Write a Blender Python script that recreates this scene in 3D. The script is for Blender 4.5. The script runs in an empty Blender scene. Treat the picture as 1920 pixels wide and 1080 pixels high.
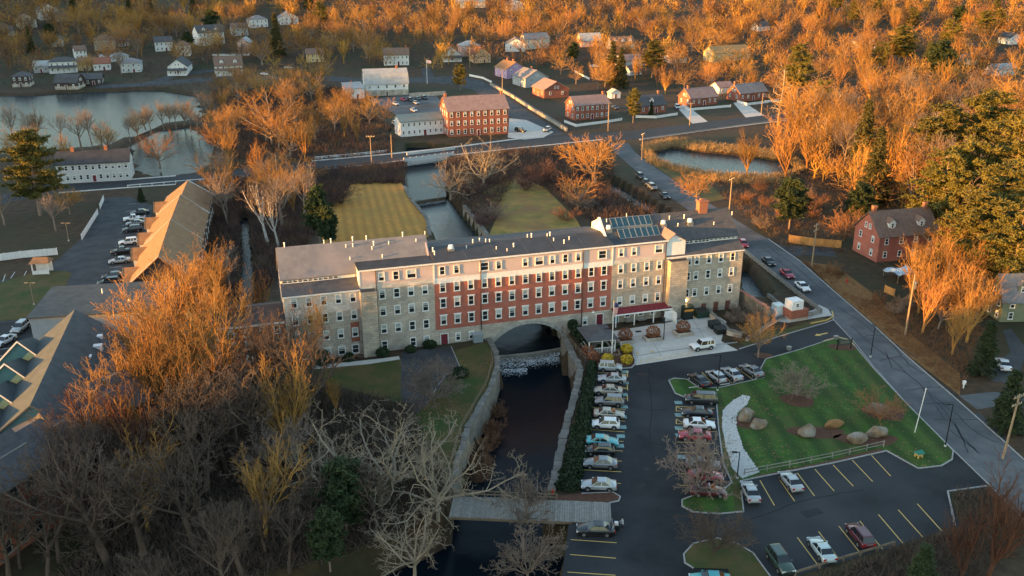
import bpy, math, random
import numpy as np
from mathutils import Vector, Matrix
random.seed(7); rng = np.random.default_rng(7)
R = math.radians
scene = bpy.context.scene
COL = scene.collection
# ---------------------------------------------------------------- camera
CAM_H, PITCH, FPX = 68.4, R(20.8), 1710.0            # metres, tilt below the horizon, focal length for a 1920 px wide frame
cd = bpy.data.cameras.new('camera'); cd.sensor_width = 36; cd.lens = 36*FPX/1920; cd.clip_start = 1; cd.clip_end = 6000
cam = bpy.data.objects.new('camera', cd); COL.objects.link(cam)
cam.location = (0, 0, CAM_H); cam.rotation_euler = (R(90)-PITCH, 0, 0); scene.camera = cam
# ---------------------------------------------------------------- light
SUN_TO = Vector((-0.90, -0.43, 0)).normalized()      # horizontal direction towards the setting sun
SUN_EL = R(5.2)
world = bpy.data.worlds.new('World'); scene.world = world; world.use_nodes = True
wn = world.node_tree.nodes; wl = world.node_tree.links
bg = wn['Background']; sky = wn.new('ShaderNodeTexSky'); sky.sky_type = 'NISHITA'; sky.sun_disc = False
sky.sun_elevation = SUN_EL; sky.sun_rotation = math.atan2(SUN_TO.x, SUN_TO.y); sky.air_density = 1.0; sky.dust_density = 0.6; sky.ozone_density = 1.0
wl.new(sky.outputs[0], bg.inputs[0]); bg.inputs[1].default_value = 0.15
sl = bpy.data.lights.new('sun', 'SUN'); sl.energy = 3.7; sl.angle = R(0.6); sl.color = (1.0, 0.45, 0.09)
sun = bpy.data.objects.new('sun', sl); COL.objects.link(sun)
sdir = Vector((SUN_TO.x*math.cos(SUN_EL), SUN_TO.y*math.cos(SUN_EL), math.sin(SUN_EL)))
sun.rotation_euler = sdir.to_track_quat('Z', 'Y').to_euler(); sun.location = (-300, -200, 150)
vs = scene.view_settings; vs.view_transform = 'Standard'; vs.look = 'None'; vs.gamma = 1; vs.exposure = 2.38; vs.use_curve_mapping = False
scene.cycles.max_bounces = 5; scene.cycles.diffuse_bounces = 2; scene.cycles.glossy_bounces = 3; scene.cycles.transparent_max_bounces = 4
scene.cycles.use_denoising = True

# ---------------------------------------------------------------- helpers
SHADE_RIDGE_T, SHADE_RIDGE_H, SHADE_RIDGE_W = -240.0, 27.5, 75.0        # bare ridge added out of view, shaped to keep low sun off chosen ground
def hbase(x, y):
    d = y - 0.06*x - 450
    z = 0.0
    if d > 0: z = 0.085*d*d/(d+60)
    t = -(x*SUN_TO.x + y*SUN_TO.y)
    k = (t-SHADE_RIDGE_T)/SHADE_RIDGE_W
    if t < 0 and k < 2.6:
        u = min(1, max(0, (-x*0.43+y*0.9-330)/150))  # lifts the unseen ridge to shade the far left hillside
        v = min(1, max(0, (122+x*0.43-y*0.9)/35))  # lifts it again to shade the car park and lower corners
        z += (SHADE_RIDGE_H + 26*u*u*(3-2*u) + 17*v*v*(3-2*v) + 3*math.sin(0.021*(x-y)) + 2*math.sin(0.053*(x-y)+1))*(math.exp(-k*k) if k > 0 else math.exp(-k*k*0.15))
    return z
CT, ST = math.cos(PITCH), math.sin(PITCH)
def ray(px, py):
    u = (px-960)/FPX; v = (540-py)/FPX
    return u, CT+v*ST, -ST+v*CT
def P(px, py, z=None):
    """Photo pixel (1920 x 1080) to the point of the ground it shows; z = height above flat ground for a raised plane."""
    r = ray(px, py)
    if z is not None:
        t = (z-CAM_H)/r[2]; return Vector((r[0]*t, r[1]*t, z))
    t = 60.0; st = 4.0
    while t < 4000:
        if CAM_H + r[2]*t < hbase(r[0]*t, r[1]*t): break
        t += st
    a, b = t-st, t
    for _ in range(20):
        m = (a+b)/2
        if CAM_H + r[2]*m < hbase(r[0]*m, r[1]*m): b = m
        else: a = m
    x, y = r[0]*b, r[1]*b
    return Vector((x, y, hbase(x, y)))
def PP(pts, z=None): return [P(a, b, z) for a, b in pts]

class MB:
    def __init__(s): s.v = []; s.f = []; s.m = []
    def add(s, vs, fs, mi=0):
        n = len(s.v); s.v += [tuple(q) for q in vs]; s.f += [tuple(i+n for i in f) for f in fs]; s.m += [mi]*len(fs); return s
    def box(s, x0, x1, y0, y1, z0, z1, mi=0):
        return s.add([(x0,y0,z0),(x1,y0,z0),(x1,y1,z0),(x0,y1,z0),(x0,y0,z1),(x1,y0,z1),(x1,y1,z1),(x0,y1,z1)],
                     [(0,3,2,1),(4,5,6,7),(0,1,5,4),(1,2,6,5),(2,3,7,6),(3,0,4,7)], mi)
    def tube(s, a, b, r0, r1=None, n=8, mi=0, cap=True):
        r1 = r0 if r1 is None else r1
        a = Vector(a); b = Vector(b); d = (b-a).normalized()
        u = d.cross(Vector((0,0,1)) if abs(d.z) < .9 else Vector((1,0,0))).normalized(); w = d.cross(u)
        vs = []
        for p, r in ((a, r0), (b, r1)):
            for i in range(n):
                t = 2*math.pi*i/n; vs.append(p + u*(r*math.cos(t)) + w*(r*math.sin(t)))
        fs = [(i, (i+1) % n, n+(i+1) % n, n+i) for i in range(n)]
        if cap: fs += [tuple(range(n))[::-1], tuple(range(n, 2*n))]
        return s.add(vs, fs, mi)
    def poly(s, pts, mi=0): return s.add(pts, [tuple(range(len(pts)))], mi)
    def prism_x(s, prof, x0, x1, mi=0):
        """closed (y,z) outline pushed along x"""
        n = len(prof); vs = [(x0, y, z) for y, z in prof]+[(x1, y, z) for y, z in prof]
        fs = [(i, (i+1) % n, n+(i+1) % n, n+i) for i in range(n)] + [tuple(range(n))[::-1], tuple(range(n, 2*n))]
        return s.add(vs, fs, mi)
    def prism_z(s, pts, z0, z1, mi=0):
        n = len(pts); vs = [(p[0], p[1], z0) for p in pts]+[(p[0], p[1], z1) for p in pts]
        fs = [(i, (i+1) % n, n+(i+1) % n, n+i) for i in range(n)] + [tuple(range(n))[::-1], tuple(range(n, 2*n))]
        return s.add(vs, fs, mi)
    def strip(s, pts, w, z0, z1, mi=0, closed=False):
        """box-section band along a polyline; z0/z1 are offsets from each point's own z"""
        n = len(pts); L = []; Rr = []
        for i, p in enumerate(pts):
            a = pts[i-1] if (i > 0 or closed) else p; b = pts[(i+1) % n] if (i < n-1 or closed) else p
            d1 = (Vector(p)-Vector(a)); d2 = (Vector(b)-Vector(p)); d1.z = 0; d2.z = 0
            if d1.length > 1e-6: d1.normalize()
            if d2.length > 1e-6: d2.normalize()
            d = (d1+d2); d = d.normalized() if d.length > 1e-6 else d2
            c = max(.5, d.dot(d2 if d2.length > .5 else d1)); nn = Vector((-d.y, d.x, 0))*(w/2/c)
            L.append(Vector(p)+nn); Rr.append(Vector(p)-nn)
        vs = []
        for i in range(n):
            for q, z in ((L[i], z0), (Rr[i], z0), (Rr[i], z1), (L[i], z1)): vs.append((q.x, q.y, q.z+z))
        fs = []
        for i in range(n if closed else n-1):
            j = (i+1) % n
            for k in range(4): fs.append((4*i+k, 4*i+(k+1) % 4, 4*j+(k+1) % 4, 4*j+k))
        if not closed: fs += [(0, 1, 2, 3), (4*n-1, 4*n-2, 4*n-3, 4*n-4)]
        return s.add(vs, fs, mi)
    def mesh(s, name, mats, smooth=False):
        me = bpy.data.meshes.new(name); me.from_pydata(s.v, [], s.f)
        mats = mats if isinstance(mats, (list, tuple)) else [mats]
        for m in mats: me.materials.append(m)
        if len(mats) > 1: me.polygons.foreach_set('material_index', s.m)
        if smooth: me.polygons.foreach_set('use_smooth', [True]*len(s.f))
        me.update(); return me
    def build(s, name, mats, parent=None, smooth=False, **kw): return link(name, s.mesh(name, mats, smooth), parent, **kw)
def link(name, me, parent=None, loc=None, rz=0, kind=None, label=None, cat=None, group=None, scale=None):
    o = bpy.data.objects.new(name, me); COL.objects.link(o)
    if parent is not None: o.parent = parent
    if loc is not None: o.location = loc
    if rz: o.rotation_euler = (0, 0, rz)
    if scale is not None: o.scale = scale if hasattr(scale, '__len__') else (scale,)*3
    tag(o, label, cat, group, kind); return o
def tag(o, label=None, cat=None, group=None, kind=None):
    if label: o['label'] = label
    if cat: o['category'] = cat
    if group: o['group'] = group
    if kind: o['kind'] = kind
    return o
def thing(name, label, cat, loc=(0,0,0), rz=0, group=None):
    o = bpy.data.objects.new(name, None); COL.objects.link(o); o.location = loc; o.rotation_euler = (0, 0, rz); o.empty_display_size = .3
    return tag(o, label, cat, group)
def kids(o): return [c for c in bpy.data.objects if c.parent == o]
def ang(a, b): return math.atan2(b[1]-a[1], b[0]-a[0])

# ---------------------------------------------------------------- materials
MATS = {}
def M(name, c1, c2=None, scale=.6, rough=.85, bump=0.0, bscale=8., metal=0., spec=.3, rv=0., detail=4, c3=None, c3scale=.08, lo=.35, hi=.65, coat=0.):
    """procedural surface: two noise octave bands mixing c1/c2, an optional broad third tone, bump, per-object value jitter"""
    if name in MATS: return MATS[name]
    m = bpy.data.materials.new(name); m.use_nodes = True; nt = m.node_tree; N = nt.nodes; Lk = nt.links
    b = N['Principled BSDF']; b.inputs['Roughness'].default_value = rough; b.inputs['Metallic'].default_value = metal
    b.inputs['Specular IOR Level'].default_value = spec; b.inputs['Coat Weight'].default_value = coat
    geo = N.new('ShaderNodeNewGeometry')
    def noise(sc, det=detail):
        n = N.new('ShaderNodeTexNoise'); n.inputs['Scale'].default_value = sc; n.inputs['Detail'].default_value = det; n.inputs['Roughness'].default_value = .62
        Lk.new(geo.outputs['Position'], n.inputs['Vector']); return n
    col = None
    if c2 is not None:
        n = noise(scale); mr = N.new('ShaderNodeMapRange'); mr.inputs[1].default_value = lo; mr.inputs[2].default_value = hi; Lk.new(n.outputs[0], mr.inputs[0])
        mx = N.new('ShaderNodeMix'); mx.data_type = 'RGBA'; Lk.new(mr.outputs[0], mx.inputs[0]); mx.inputs[6].default_value = (*c1, 1); mx.inputs[7].default_value = (*c2, 1); col = mx.outputs[2]
        if c3 is not None:
            n3 = noise(c3scale, 3); m3 = N.new('ShaderNodeMapRange'); m3.inputs[1].default_value = .45; m3.inputs[2].default_value = .65; Lk.new(n3.outputs[0], m3.inputs[0])
            x3 = N.new('ShaderNodeMix'); x3.data_type = 'RGBA'; Lk.new(m3.outputs[0], x3.inputs[0]); Lk.new(col, x3.inputs[6]); x3.inputs[7].default_value = (*c3, 1); col = x3.outputs[2]
    if rv > 0:
        oi = N.new('ShaderNodeObjectInfo'); hs = N.new('ShaderNodeHueSaturation')
        mr = N.new('ShaderNodeMapRange'); mr.inputs[3].default_value = 1-rv; mr.inputs[4].default_value = 1+rv; Lk.new(oi.outputs['Random'], mr.inputs[0]); Lk.new(mr.outputs[0], hs.inputs['Value'])
        mh = N.new('ShaderNodeMapRange'); mh.inputs[3].default_value = .5-.009*rv/.3; mh.inputs[4].default_value = .5+.005*rv/.3
        fr = N.new('ShaderNodeMath'); fr.operation = 'FRACT'; mu = N.new('ShaderNodeMath'); mu.operation = 'MULTIPLY'; mu.inputs[1].default_value = 7.31
        Lk.new(oi.outputs['Random'], mu.inputs[0]); Lk.new(mu.outputs[0], fr.inputs[0]); Lk.new(fr.outputs[0], mh.inputs[0]); Lk.new(mh.outputs[0], hs.inputs['Hue'])
        if col is not None: Lk.new(col, hs.inputs['Color'])
        else: hs.inputs['Color'].default_value = (*c1, 1)
        col = hs.outputs[0]
    if col is not None: Lk.new(col, b.inputs['Base Color'])
    else: b.inputs['Base Color'].default_value = (*c1, 1)
    if bump > 0:
        n = noise(bscale); bp = N.new('ShaderNodeBump'); bp.inputs['Strength'].default_value = bump; bp.inputs['Distance'].default_value = .1
        Lk.new(n.outputs[0], bp.inputs['Height']); Lk.new(bp.outputs[0], b.inputs['Normal'])
    MATS[name] = m; return m
def striped(name, ca, cb, direction, period, mixn=.5, rough=.95, warp=.8, c3=None):
    """mown grass / ribbed sheet: soft stripes across `direction`, broken up by noise"""
    m = M(name, ca, tuple((a+b)/2 for a, b in zip(ca, cb)), scale=.7, rough=rough, bump=.3, bscale=5, c3=c3, c3scale=.12); nt = m.node_tree; N = nt.nodes; Lk = nt.links; b = N['Principled BSDF']
    old = b.inputs['Base Color'].links[0].from_socket
    geo = N.new('ShaderNodeNewGeometry'); d = N.new('ShaderNodeVectorMath'); d.operation = 'DOT_PRODUCT'; d.inputs[1].default_value = direction
    Lk.new(geo.outputs['Position'], d.inputs[0]); mu = N.new('ShaderNodeMath'); mu.operation = 'MULTIPLY'; mu.inputs[1].default_value = 2*math.pi/period; Lk.new(d.outputs['Value'], mu.inputs[0])
    nz = N.new('ShaderNodeTexNoise'); nz.inputs['Scale'].default_value = .25; nz.inputs['Detail'].default_value = 5; Lk.new(geo.outputs['Position'], nz.inputs['Vector'])
    wm = N.new('ShaderNodeMath'); wm.operation = 'MULTIPLY_ADD'; wm.inputs[1].default_value = warp; Lk.new(nz.outputs[0], wm.inputs[0]); Lk.new(mu.outputs[0], wm.inputs[2])
    sn = N.new('ShaderNodeMath'); sn.operation = 'SINE'; Lk.new(wm.outputs[0], sn.inputs[0])
    mr = N.new('ShaderNodeMapRange'); mr.inputs[1].default_value = -.6; mr.inputs[2].default_value = .8; mr.inputs[4].default_value = mixn; Lk.new(sn.outputs[0], mr.inputs[0])
    pn = N.new('ShaderNodeMath'); pn.operation = 'MULTIPLY'; Lk.new(mr.outputs[0], pn.inputs[0]); n2 = N.new('ShaderNodeTexNoise'); n2.inputs['Scale'].default_value = .09; Lk.new(geo.outputs['Position'], n2.inputs['Vector'])
    mr2 = N.new('ShaderNodeMapRange'); mr2.inputs[1].default_value = .22; mr2.inputs[2].default_value = .45; Lk.new(n2.outputs[0], mr2.inputs[0]); Lk.new(mr2.outputs[0], pn.inputs[1])
    mx = N.new('ShaderNodeMix'); mx.data_type = 'RGBA'; Lk.new(pn.outputs[0], mx.inputs[0]); Lk.new(old, mx.inputs[6]); mx.inputs[7].default_value = (*cb, 1)
    Lk.new(mx.outputs[2], b.inputs['Base Color']); return m
def watermat(name, c, rough=.06, bump=.12, bscale=1.2, stretch=(1, 1, 1)):
    m = M(name, c, rough=rough, spec=.5); nt = m.node_tree; N = nt.nodes; Lk = nt.links; b = N['Principled BSDF']; b.inputs['IOR'].default_value = 1.33
    geo = N.new('ShaderNodeNewGeometry'); mp = N.new('ShaderNodeMapping'); mp.inputs['Scale'].default_value = stretch; Lk.new(geo.outputs['Position'], mp.inputs[0])
    n = N.new('ShaderNodeTexNoise'); n.inputs['Scale'].default_value = bscale; n.inputs['Detail'].default_value = 5; Lk.new(mp.outputs[0], n.inputs['Vector'])
    bp = N.new('ShaderNodeBump'); bp.inputs['Strength'].default_value = bump; bp.inputs['Distance'].default_value = .3; Lk.new(n.outputs[0], bp.inputs['Height']); Lk.new(bp.outputs[0], b.inputs['Normal']); return m
def masonry(name, c1, c2, mortar, bw, bh, dark, scale=.35):
    """courses of brick or stone too small to see singly, with weather stains"""
    m = M(name, c1, c2, scale=scale, rough=.92, bump=.4, bscale=3); nt = m.node_tree; N = nt.nodes; Lk = nt.links; b = N['Principled BSDF']
    old = b.inputs['Base Color'].links[0].from_socket
    tc = N.new('ShaderNodeTexCoord'); sp = N.new('ShaderNodeSeparateXYZ'); Lk.new(tc.outputs['Object'], sp.inputs[0]); ad = N.new('ShaderNodeMath'); Lk.new(sp.outputs[0], ad.inputs[0]); Lk.new(sp.outputs[1], ad.inputs[1])
    cb = N.new('ShaderNodeCombineXYZ'); Lk.new(ad.outputs[0], cb.inputs[0]); Lk.new(sp.outputs[2], cb.inputs[1])
    br = N.new('ShaderNodeTexBrick'); Lk.new(cb.outputs[0], br.inputs['Vector']); br.inputs['Scale'].default_value = 1; br.inputs['Brick Width'].default_value = bw; br.inputs['Row Height'].default_value = bh
    br.inputs['Mortar Size'].default_value = bh*.07; br.inputs['Color1'].default_value = (.75, .75, .75, 1); br.inputs['Color2'].default_value = (1.15, 1.1, 1.05, 1); br.inputs['Mortar'].default_value = (*mortar, 1)
    mx = N.new('ShaderNodeMix'); mx.data_type = 'RGBA'; mx.blend_type = 'MULTIPLY'; mx.inputs[0].default_value = .8; Lk.new(old, mx.inputs[6]); Lk.new(br.outputs[0], mx.inputs[7])
    n = N.new('ShaderNodeTexNoise'); n.inputs['Scale'].default_value = .25; n.inputs['Detail'].default_value = 8; n.inputs['Roughness'].default_value = .7; Lk.new(tc.outputs['Object'], n.inputs['Vector'])
    mr = N.new('ShaderNodeMapRange'); mr.inputs[1].default_value = .5; mr.inputs[2].default_value = .72; mr.inputs[4].default_value = .55; Lk.new(n.outputs[0], mr.inputs[0])
    x2 = N.new('ShaderNodeMix'); x2.data_type = 'RGBA'; Lk.new(mr.outputs[0], x2.inputs[0]); Lk.new(mx.outputs[2], x2.inputs[6]); x2.inputs[7].default_value = (*dark, 1)
    Lk.new(x2.outputs[2], b.inputs['Base Color']); return m

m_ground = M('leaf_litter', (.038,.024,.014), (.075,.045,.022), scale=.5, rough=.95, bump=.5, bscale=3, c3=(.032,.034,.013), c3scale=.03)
m_asphalt = M('dark_asphalt', (.014,.016,.0185), (.026,.028,.031), scale=.22, rough=.85, bump=.2, bscale=10, spec=.25, c3=(.042,.044,.047), c3scale=.035)
m_asphalt_old = M('grey_asphalt', (.085,.092,.098), (.13,.132,.135), scale=.35, rough=.9, bump=.3, bscale=8, c3=(.058,.063,.068), c3scale=.06)
m_asphalt_mid = M('mid_asphalt', (.035,.038,.042), (.062,.065,.068), scale=.3, rough=.9, bump=.2, bscale=8)
m_newroad = M('new_asphalt', (.020,.024,.029), (.030,.034,.039), scale=.2, rough=.8)
m_concrete = M('concrete', (.42,.40,.36), (.52,.49,.44), scale=.5, rough=.9, bump=.1)
m_kerb = M('granite_kerb', (.24,.235,.225), (.36,.35,.34), scale=3, rough=.9)
m_yellow = M('yellow_paint', (.62,.40,.10), (.50,.34,.12), scale=4, rough=.7)
m_white = M('white_paint', (.78,.77,.74), (.66,.65,.62), scale=1.5, rough=.6)
m_whiteline = M('white_line', (.62,.62,.60), (.45,.45,.44), scale=4, rough=.8)
m_teal = M('teal_paint', (.13,.25,.25), (.24,.34,.335), scale=4, rough=.8)
m_stone = masonry('granite_rubble', (.50,.43,.34), (.36,.325,.275), (.55,.5,.44), .9, .42, (.17,.14,.11))
m_stone_grey = masonry('grey_rubble', (.52,.455,.38), (.37,.33,.285), (.6,.58,.55), .9, .42, (.20,.165,.135))
m_brick = masonry('mill_brick', (.40,.135,.095), (.31,.105,.08), (1.1,1.0,.95), .24, .085, (.33,.17,.12))
m_brick_d = masonry('old_brick', (.33,.12,.075), (.25,.09,.062), (1.1,1.0,.95), .24, .085, (.13,.06,.045))
m_whitewash = masonry('whitewashed_stone', (.62,.58,.52), (.50,.46,.41), (.9,.9,.9), .9, .42, (.38,.34,.29))
m_clap = M('taupe_clapboard', (.56,.44,.41), (.51,.40,.37), scale=.4, rough=.75)
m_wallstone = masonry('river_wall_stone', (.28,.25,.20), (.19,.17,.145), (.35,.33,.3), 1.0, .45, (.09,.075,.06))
m_roof_g = M('grey_shingle', (.20,.195,.20), (.155,.15,.16), scale=.8, rough=.9, c3=(.24,.215,.21), c3scale=.12)
m_roof_d = M('black_membrane', (.035,.037,.042), (.055,.057,.062), scale=.5, rough=.7)
m_roof_d2 = M('charcoal_shingle', (.065,.065,.07), (.095,.092,.095), scale=1.0, rough=.9)
m_roof_b = M('brown_shingle', (.20,.115,.06), (.27,.16,.085), scale=.8, rough=.9)
m_roof_r = M('weathered_red_shingle', (.23,.15,.135), (.29,.20,.18), scale=.7, rough=.9)
m_glass = M('window_glass', (.018,.022,.026), rough=.06, spec=.6)
m_blind = M('window_blind', (.40,.42,.40), rough=.9, rv=.25)
m_wood = M('weathered_wood', (.22,.165,.11), (.15,.11,.075), scale=2, rough=.9)
m_wood_grey = M('grey_wood', (.27,.25,.22), (.20,.185,.16), scale=2, rough=.9, rv=.12)
m_pole = M('pole_wood', (.33,.24,.15), (.25,.18,.11), scale=3, rough=.9)
m_black = M('black_metal', (.012,.012,.013), rough=.45, metal=.3)
m_steel = M('galvanised_steel', (.45,.46,.47), (.36,.37,.38), scale=3, rough=.4, metal=.8)
m_chim = M('chimney_brick', (.36,.15,.085), (.28,.11,.065), scale=3, rough=.9)
m_reddoor = M('maroon_door', (.14,.018,.028), rough=.6)
m_soil = M('mulch', (.075,.035,.022), (.12,.055,.032), scale=3, rough=.95, bump=.5)
# ================================================================ terrain, water, roads
Z_DOWN, Z_UP, Z_POND = -4.6, -3.0, -0.9
def inpoly(X, Y, poly):
    ins = np.zeros(X.shape, bool); n = len(poly)
    for i in range(n):
        x0, y0 = poly[i][0], poly[i][1]; x1, y1 = poly[(i+1) % n][0], poly[(i+1) % n][1]
        c = ((y0 > Y) != (y1 > Y)); 
        with np.errstate(divide='ignore', invalid='ignore'): xi = (x1-x0)*(Y-y0)/(y1-y0+1e-12)+x0
        ins ^= c & (X < xi)
    return ins
O_M = Vector((-12.31, 151.39, 0)); A_M = R(17.0)              # corner and heading of the mill front
UX, UY = math.cos(A_M), math.sin(A_M)
def mw(s, d, z=0): return Vector((O_M.x+s*UX-d*UY, O_M.y+s*UY+d*UX, z))
wallL = [(916,636),(930,664),(934,682),(922,724),(896,770),(876,805),(852,890),(846,918)]
wallR = [(1050,626),(1060,649),(1083,693),(1067,756),(1046,833),(1028,921)]
river_down = [mw(8.9,-.0)]+PP(wallL)+PP([(835,965),(740,1010),(620,1050),(470,1090),(470,1180),(1120,1180),(1058,1090),(1058,985),(1034,965)])+PP(wallR)[::-1]+[mw(23.0,-.0)]
river_up = [mw(8.7,-3),mw(23.2,-3),mw(23.2,13)]+PP([(915,441),(872,392),(836,345),(838,300),(850,270),(760,268),(757,310),(757,350),(771,374),(800,410)])+[mw(8.7,13)]
pond = PP([(-300,176),(60,176),(130,170),(300,165),(372,178),(378,222),(340,224),(290,232),(240,254),(205,270),(110,278),(40,286),(-300,300)])
cove = PP([(250,262),(300,242),(345,234),(378,246),(402,270),(396,300),(370,322),(310,330),(262,322),(240,290)])
pond2 = PP([(1222,285),(1262,276),(1320,283),(1400,290),(1470,300),(1500,318),(1470,330),(1400,330),(1330,326),(1262,312),(1228,300)])
canal = PP([(1132,330),(1150,330),(1205,362),(1262,398),(1255,412),(1190,380),(1140,352)])
canal2 = PP([(1386,492),(1402,486),(1424,510),(1448,540),(1440,556),(1412,556),(1386,520)])
creek = PP([(446,395),(468,395),(474,470),(484,560),(440,566),(448,470)])
CH = [(river_down, -6.0), (river_up, -4.2), (pond, -2.5), (cove, -2.5), (pond2, -2.0), (canal, -3.2), (canal2, -3.4), (creek, -3.2)]
# downstream bank falls away below the car park so the river can run out under the trees
def axis(segs):
    out = []
    for a, b, st in segs: out += list(np.arange(a, b, st))
    out.append(segs[-1][1]); return np.array(out)
gx = axis([(-3200,-800,300),(-800,-300,25),(-300,-110,5),(-110,110,1.25),(110,300,5),(300,800,25),(800,3200,300)])
gy = axis([(-1500,-400,200),(-400,40,20),(40,80,5),(80,340,1.25),(340,520,4),(520,1000,12),(1000,3500,250)])
XX, YY = np.meshgrid(gx, gy)
d = YY-.06*XX-450; ZZ = np.where(d > 0, .085*d*d/(np.abs(d)+60), 0)
tt = -(XX*SUN_TO.x+YY*SUN_TO.y); kk = (tt-SHADE_RIDGE_T)/SHADE_RIDGE_W
vv = np.clip((122+XX*0.43-YY*0.9)/35, 0, 1)  # same lifts of the unseen ridge, made for their shade
uu = np.clip((-XX*0.43+YY*0.9-330)/150, 0, 1)
ZZ = ZZ+np.where((tt < 0) & (kk < 2.6), (SHADE_RIDGE_H+26*uu*uu*(3-2*uu)+17*vv*vv*(3-2*vv)+3*np.sin(.021*(XX-YY))+2*np.sin(.053*(XX-YY)+1))*np.where(kk > 0, np.exp(-kk*kk), np.exp(-kk*kk*.15)), 0)
for poly, z in CH: ZZ = np.where(inpoly(XX, YY, poly), z, ZZ)
ny, nx = XX.shape
me = bpy.data.meshes.new('ground'); idx = np.arange(nx*ny).reshape(ny, nx)
F = np.stack([idx[:-1,:-1], idx[:-1,1:], idx[1:,1:], idx[1:,:-1]], -1).reshape(-1, 4)
V = np.stack([XX, YY, ZZ], -1).reshape(-1, 3)
def np_mesh(name, V, F, mat, smooth=True):
    me = bpy.data.meshes.new(name); k = F.shape[1]
    me.vertices.add(len(V)); me.vertices.foreach_set('co', V.astype(np.float32).ravel())
    me.loops.add(len(F)*k); me.loops.foreach_set('vertex_index', F.astype(np.int32).ravel())
    me.polygons.add(len(F)); me.polygons.foreach_set('loop_start', np.arange(0, len(F)*k, k, dtype=np.int32))
    if smooth: me.polygons.foreach_set('use_smooth', np.ones(len(F), bool))
    me.materials.append(mat); me.update(calc_edges=True); return me
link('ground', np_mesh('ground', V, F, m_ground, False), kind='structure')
def expand(poly, k=.6):
    c = sum((Vector(p) for p in poly), Vector())/len(poly)
    return [Vector(p)+(Vector(p)-c).normalized()*k for p in poly]
m_w_dark = watermat('dark_river', (.004,.008,.012), rough=.2, bump=.18, bscale=.5); m_w_dark.node_tree.nodes['Principled BSDF'].inputs['Specular IOR Level'].default_value = .12
m_w_up = watermat('rippled_river', (.022,.032,.036), rough=.12, bump=.5, bscale=1.6)
m_w_pond = watermat('pond_water', (.022,.032,.036), rough=.16, bump=.35, bscale=.9); m_w_pond.node_tree.nodes['Principled BSDF'].inputs['IOR'].default_value = 1.11
m_foam = M('white_water', (.80,.83,.84), (.45,.50,.53), scale=1.6, rough=.5, bump=.6, bscale=3, lo=.42, hi=.6)
def flat(name, poly, z, mat, kind='structure', parent=None): 
    return MB().poly([(p[0], p[1], z+(0 if len(p) < 3 else 0)) for p in poly]).build(name, mat, parent, kind=None if parent else kind)
# water surfaces are a little wider than their beds; the banks hide the rim
flat('river_downstream', expand(river_down, .7)[:], Z_DOWN, m_w_dark)
weir_px = [(775,368),(832,358)]
flat('river_under_mill', [mw(8.2,-1.6),mw(23.7,-1.6),mw(23.7,13.6),mw(8.2,13.6)], Z_UP+.01, m_w_dark)  # darker water sheet stands in for the shade inside the arch
flat('river_upstream', expand([mw(8.7,12.6),mw(23.2,12.6),mw(23.2,13)]+PP([(915,441),(872,392),(834,352),(832,350),(769,368),(771,374),(800,410)])+[mw(8.7,13)], .3), Z_UP, m_w_up)
flat('river_above_weir', PP([(766,370),(836,359),(842,300),(852,268),(756,266),(754,310),(755,350)]), Z_UP+1.3, m_w_dark)
flat('pond', expand(pond, 2), Z_POND, m_w_pond)
flat('pond_cove', expand(cove, 2), Z_POND, m_w_pond)
flat('marsh_pond', expand(pond2, 1), -.7, m_w_pond)
flat('canal', expand(canal, .6), -2.2, m_w_up)
flat('mill_race', expand(canal2, .4), -2.6, m_w_up)
flat('creek', expand(creek, .6), -2.0, m_w_dark)

def sheet(name, px, z, mat, parent=None, drape=False):
    pts = PP(px); return MB().poly([(p.x, p.y, p.z+z) for p in pts]).build(name, mat, parent, kind=None if parent else 'structure')
def ribbon(name, top, bot, z, mat, parent=None, n=1):
    """road sheet between two pixel edges, following the ground"""
    a = PP(top); b = PP(bot); mb = MB(); vs = []
    for p, q in zip(a, b): vs += [(p.x, p.y, p.z+z), (q.x, q.y, q.z+z)]
    mb.add(vs, [(2*i, 2*i+1, 2*i+3, 2*i+2) for i in range(len(a)-1)])
    return mb.build(name, mat, parent, kind=None if parent else 'structure')
# --- car park, drive and lanes
LOT = [(1110,694),(1186,690),(1192,685),(1300,667),(1398,650),(1478,625),(1562,599),(1600,640),(1700,752),(1792,850),(1880,852),(1925,900),(1925,925),(1850,915),(1777,922),(1800,985),(1675,1026),(1490,1081),(1380,1100),(1050,1110),(1066,985),(1142,972),(1140,945),(1166,936),(1090,928),(1088,900),(1100,800)]
lot = sheet('car_park', LOT, .02, m_asphalt)
ROAD_L = [(1140,268),(1152,285),(1192,320),(1262,374),(1345,432),(1396,470),(1470,527),(1562,599),(1600,640),(1640,690),(1700,757),(1788,845),(1850,905),(1935,990)]
ROAD_R = [(1178,268),(1190,285),(1225,312),(1300,362),(1392,420),(1440,448),(1500,490),(1562,545),(1640,612),(1700,668),(1790,746),(1880,826),(1930,872),(1990,930)]
road = ribbon('side_road', ROAD_L, ROAD_R, .028, m_asphalt_old)
MAIN_T = [(-30,372),(90,346),(240,338),(420,321),(585,303),(720,291),(830,280),(960,264),(1060,254),(1190,245),(1330,228),(1480,211),(1620,196)]
MAIN_B = [(-30,392),(90,362),(240,352),(420,339),(585,320),(720,305),(830,293),(960,278),(1060,268),(1200,261),(1330,243),(1480,224),(1620,208)]
main = ribbon('main_street', MAIN_T, MAIN_B, .034, m_newroad)
ribbon('church_lane', [(700,148),(800,145),(862,142),(905,152),(950,180),(1000,215),(1060,252)], [(700,156),(800,155),(850,158),(885,168),(918,190),(965,225),(1018,258)], .022, m_asphalt_mid)
ribbon('inn_forecourt', [(955,222),(985,225),(1030,247)], [(952,258),(985,262),(1020,258)], .026, m_concrete)
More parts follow.
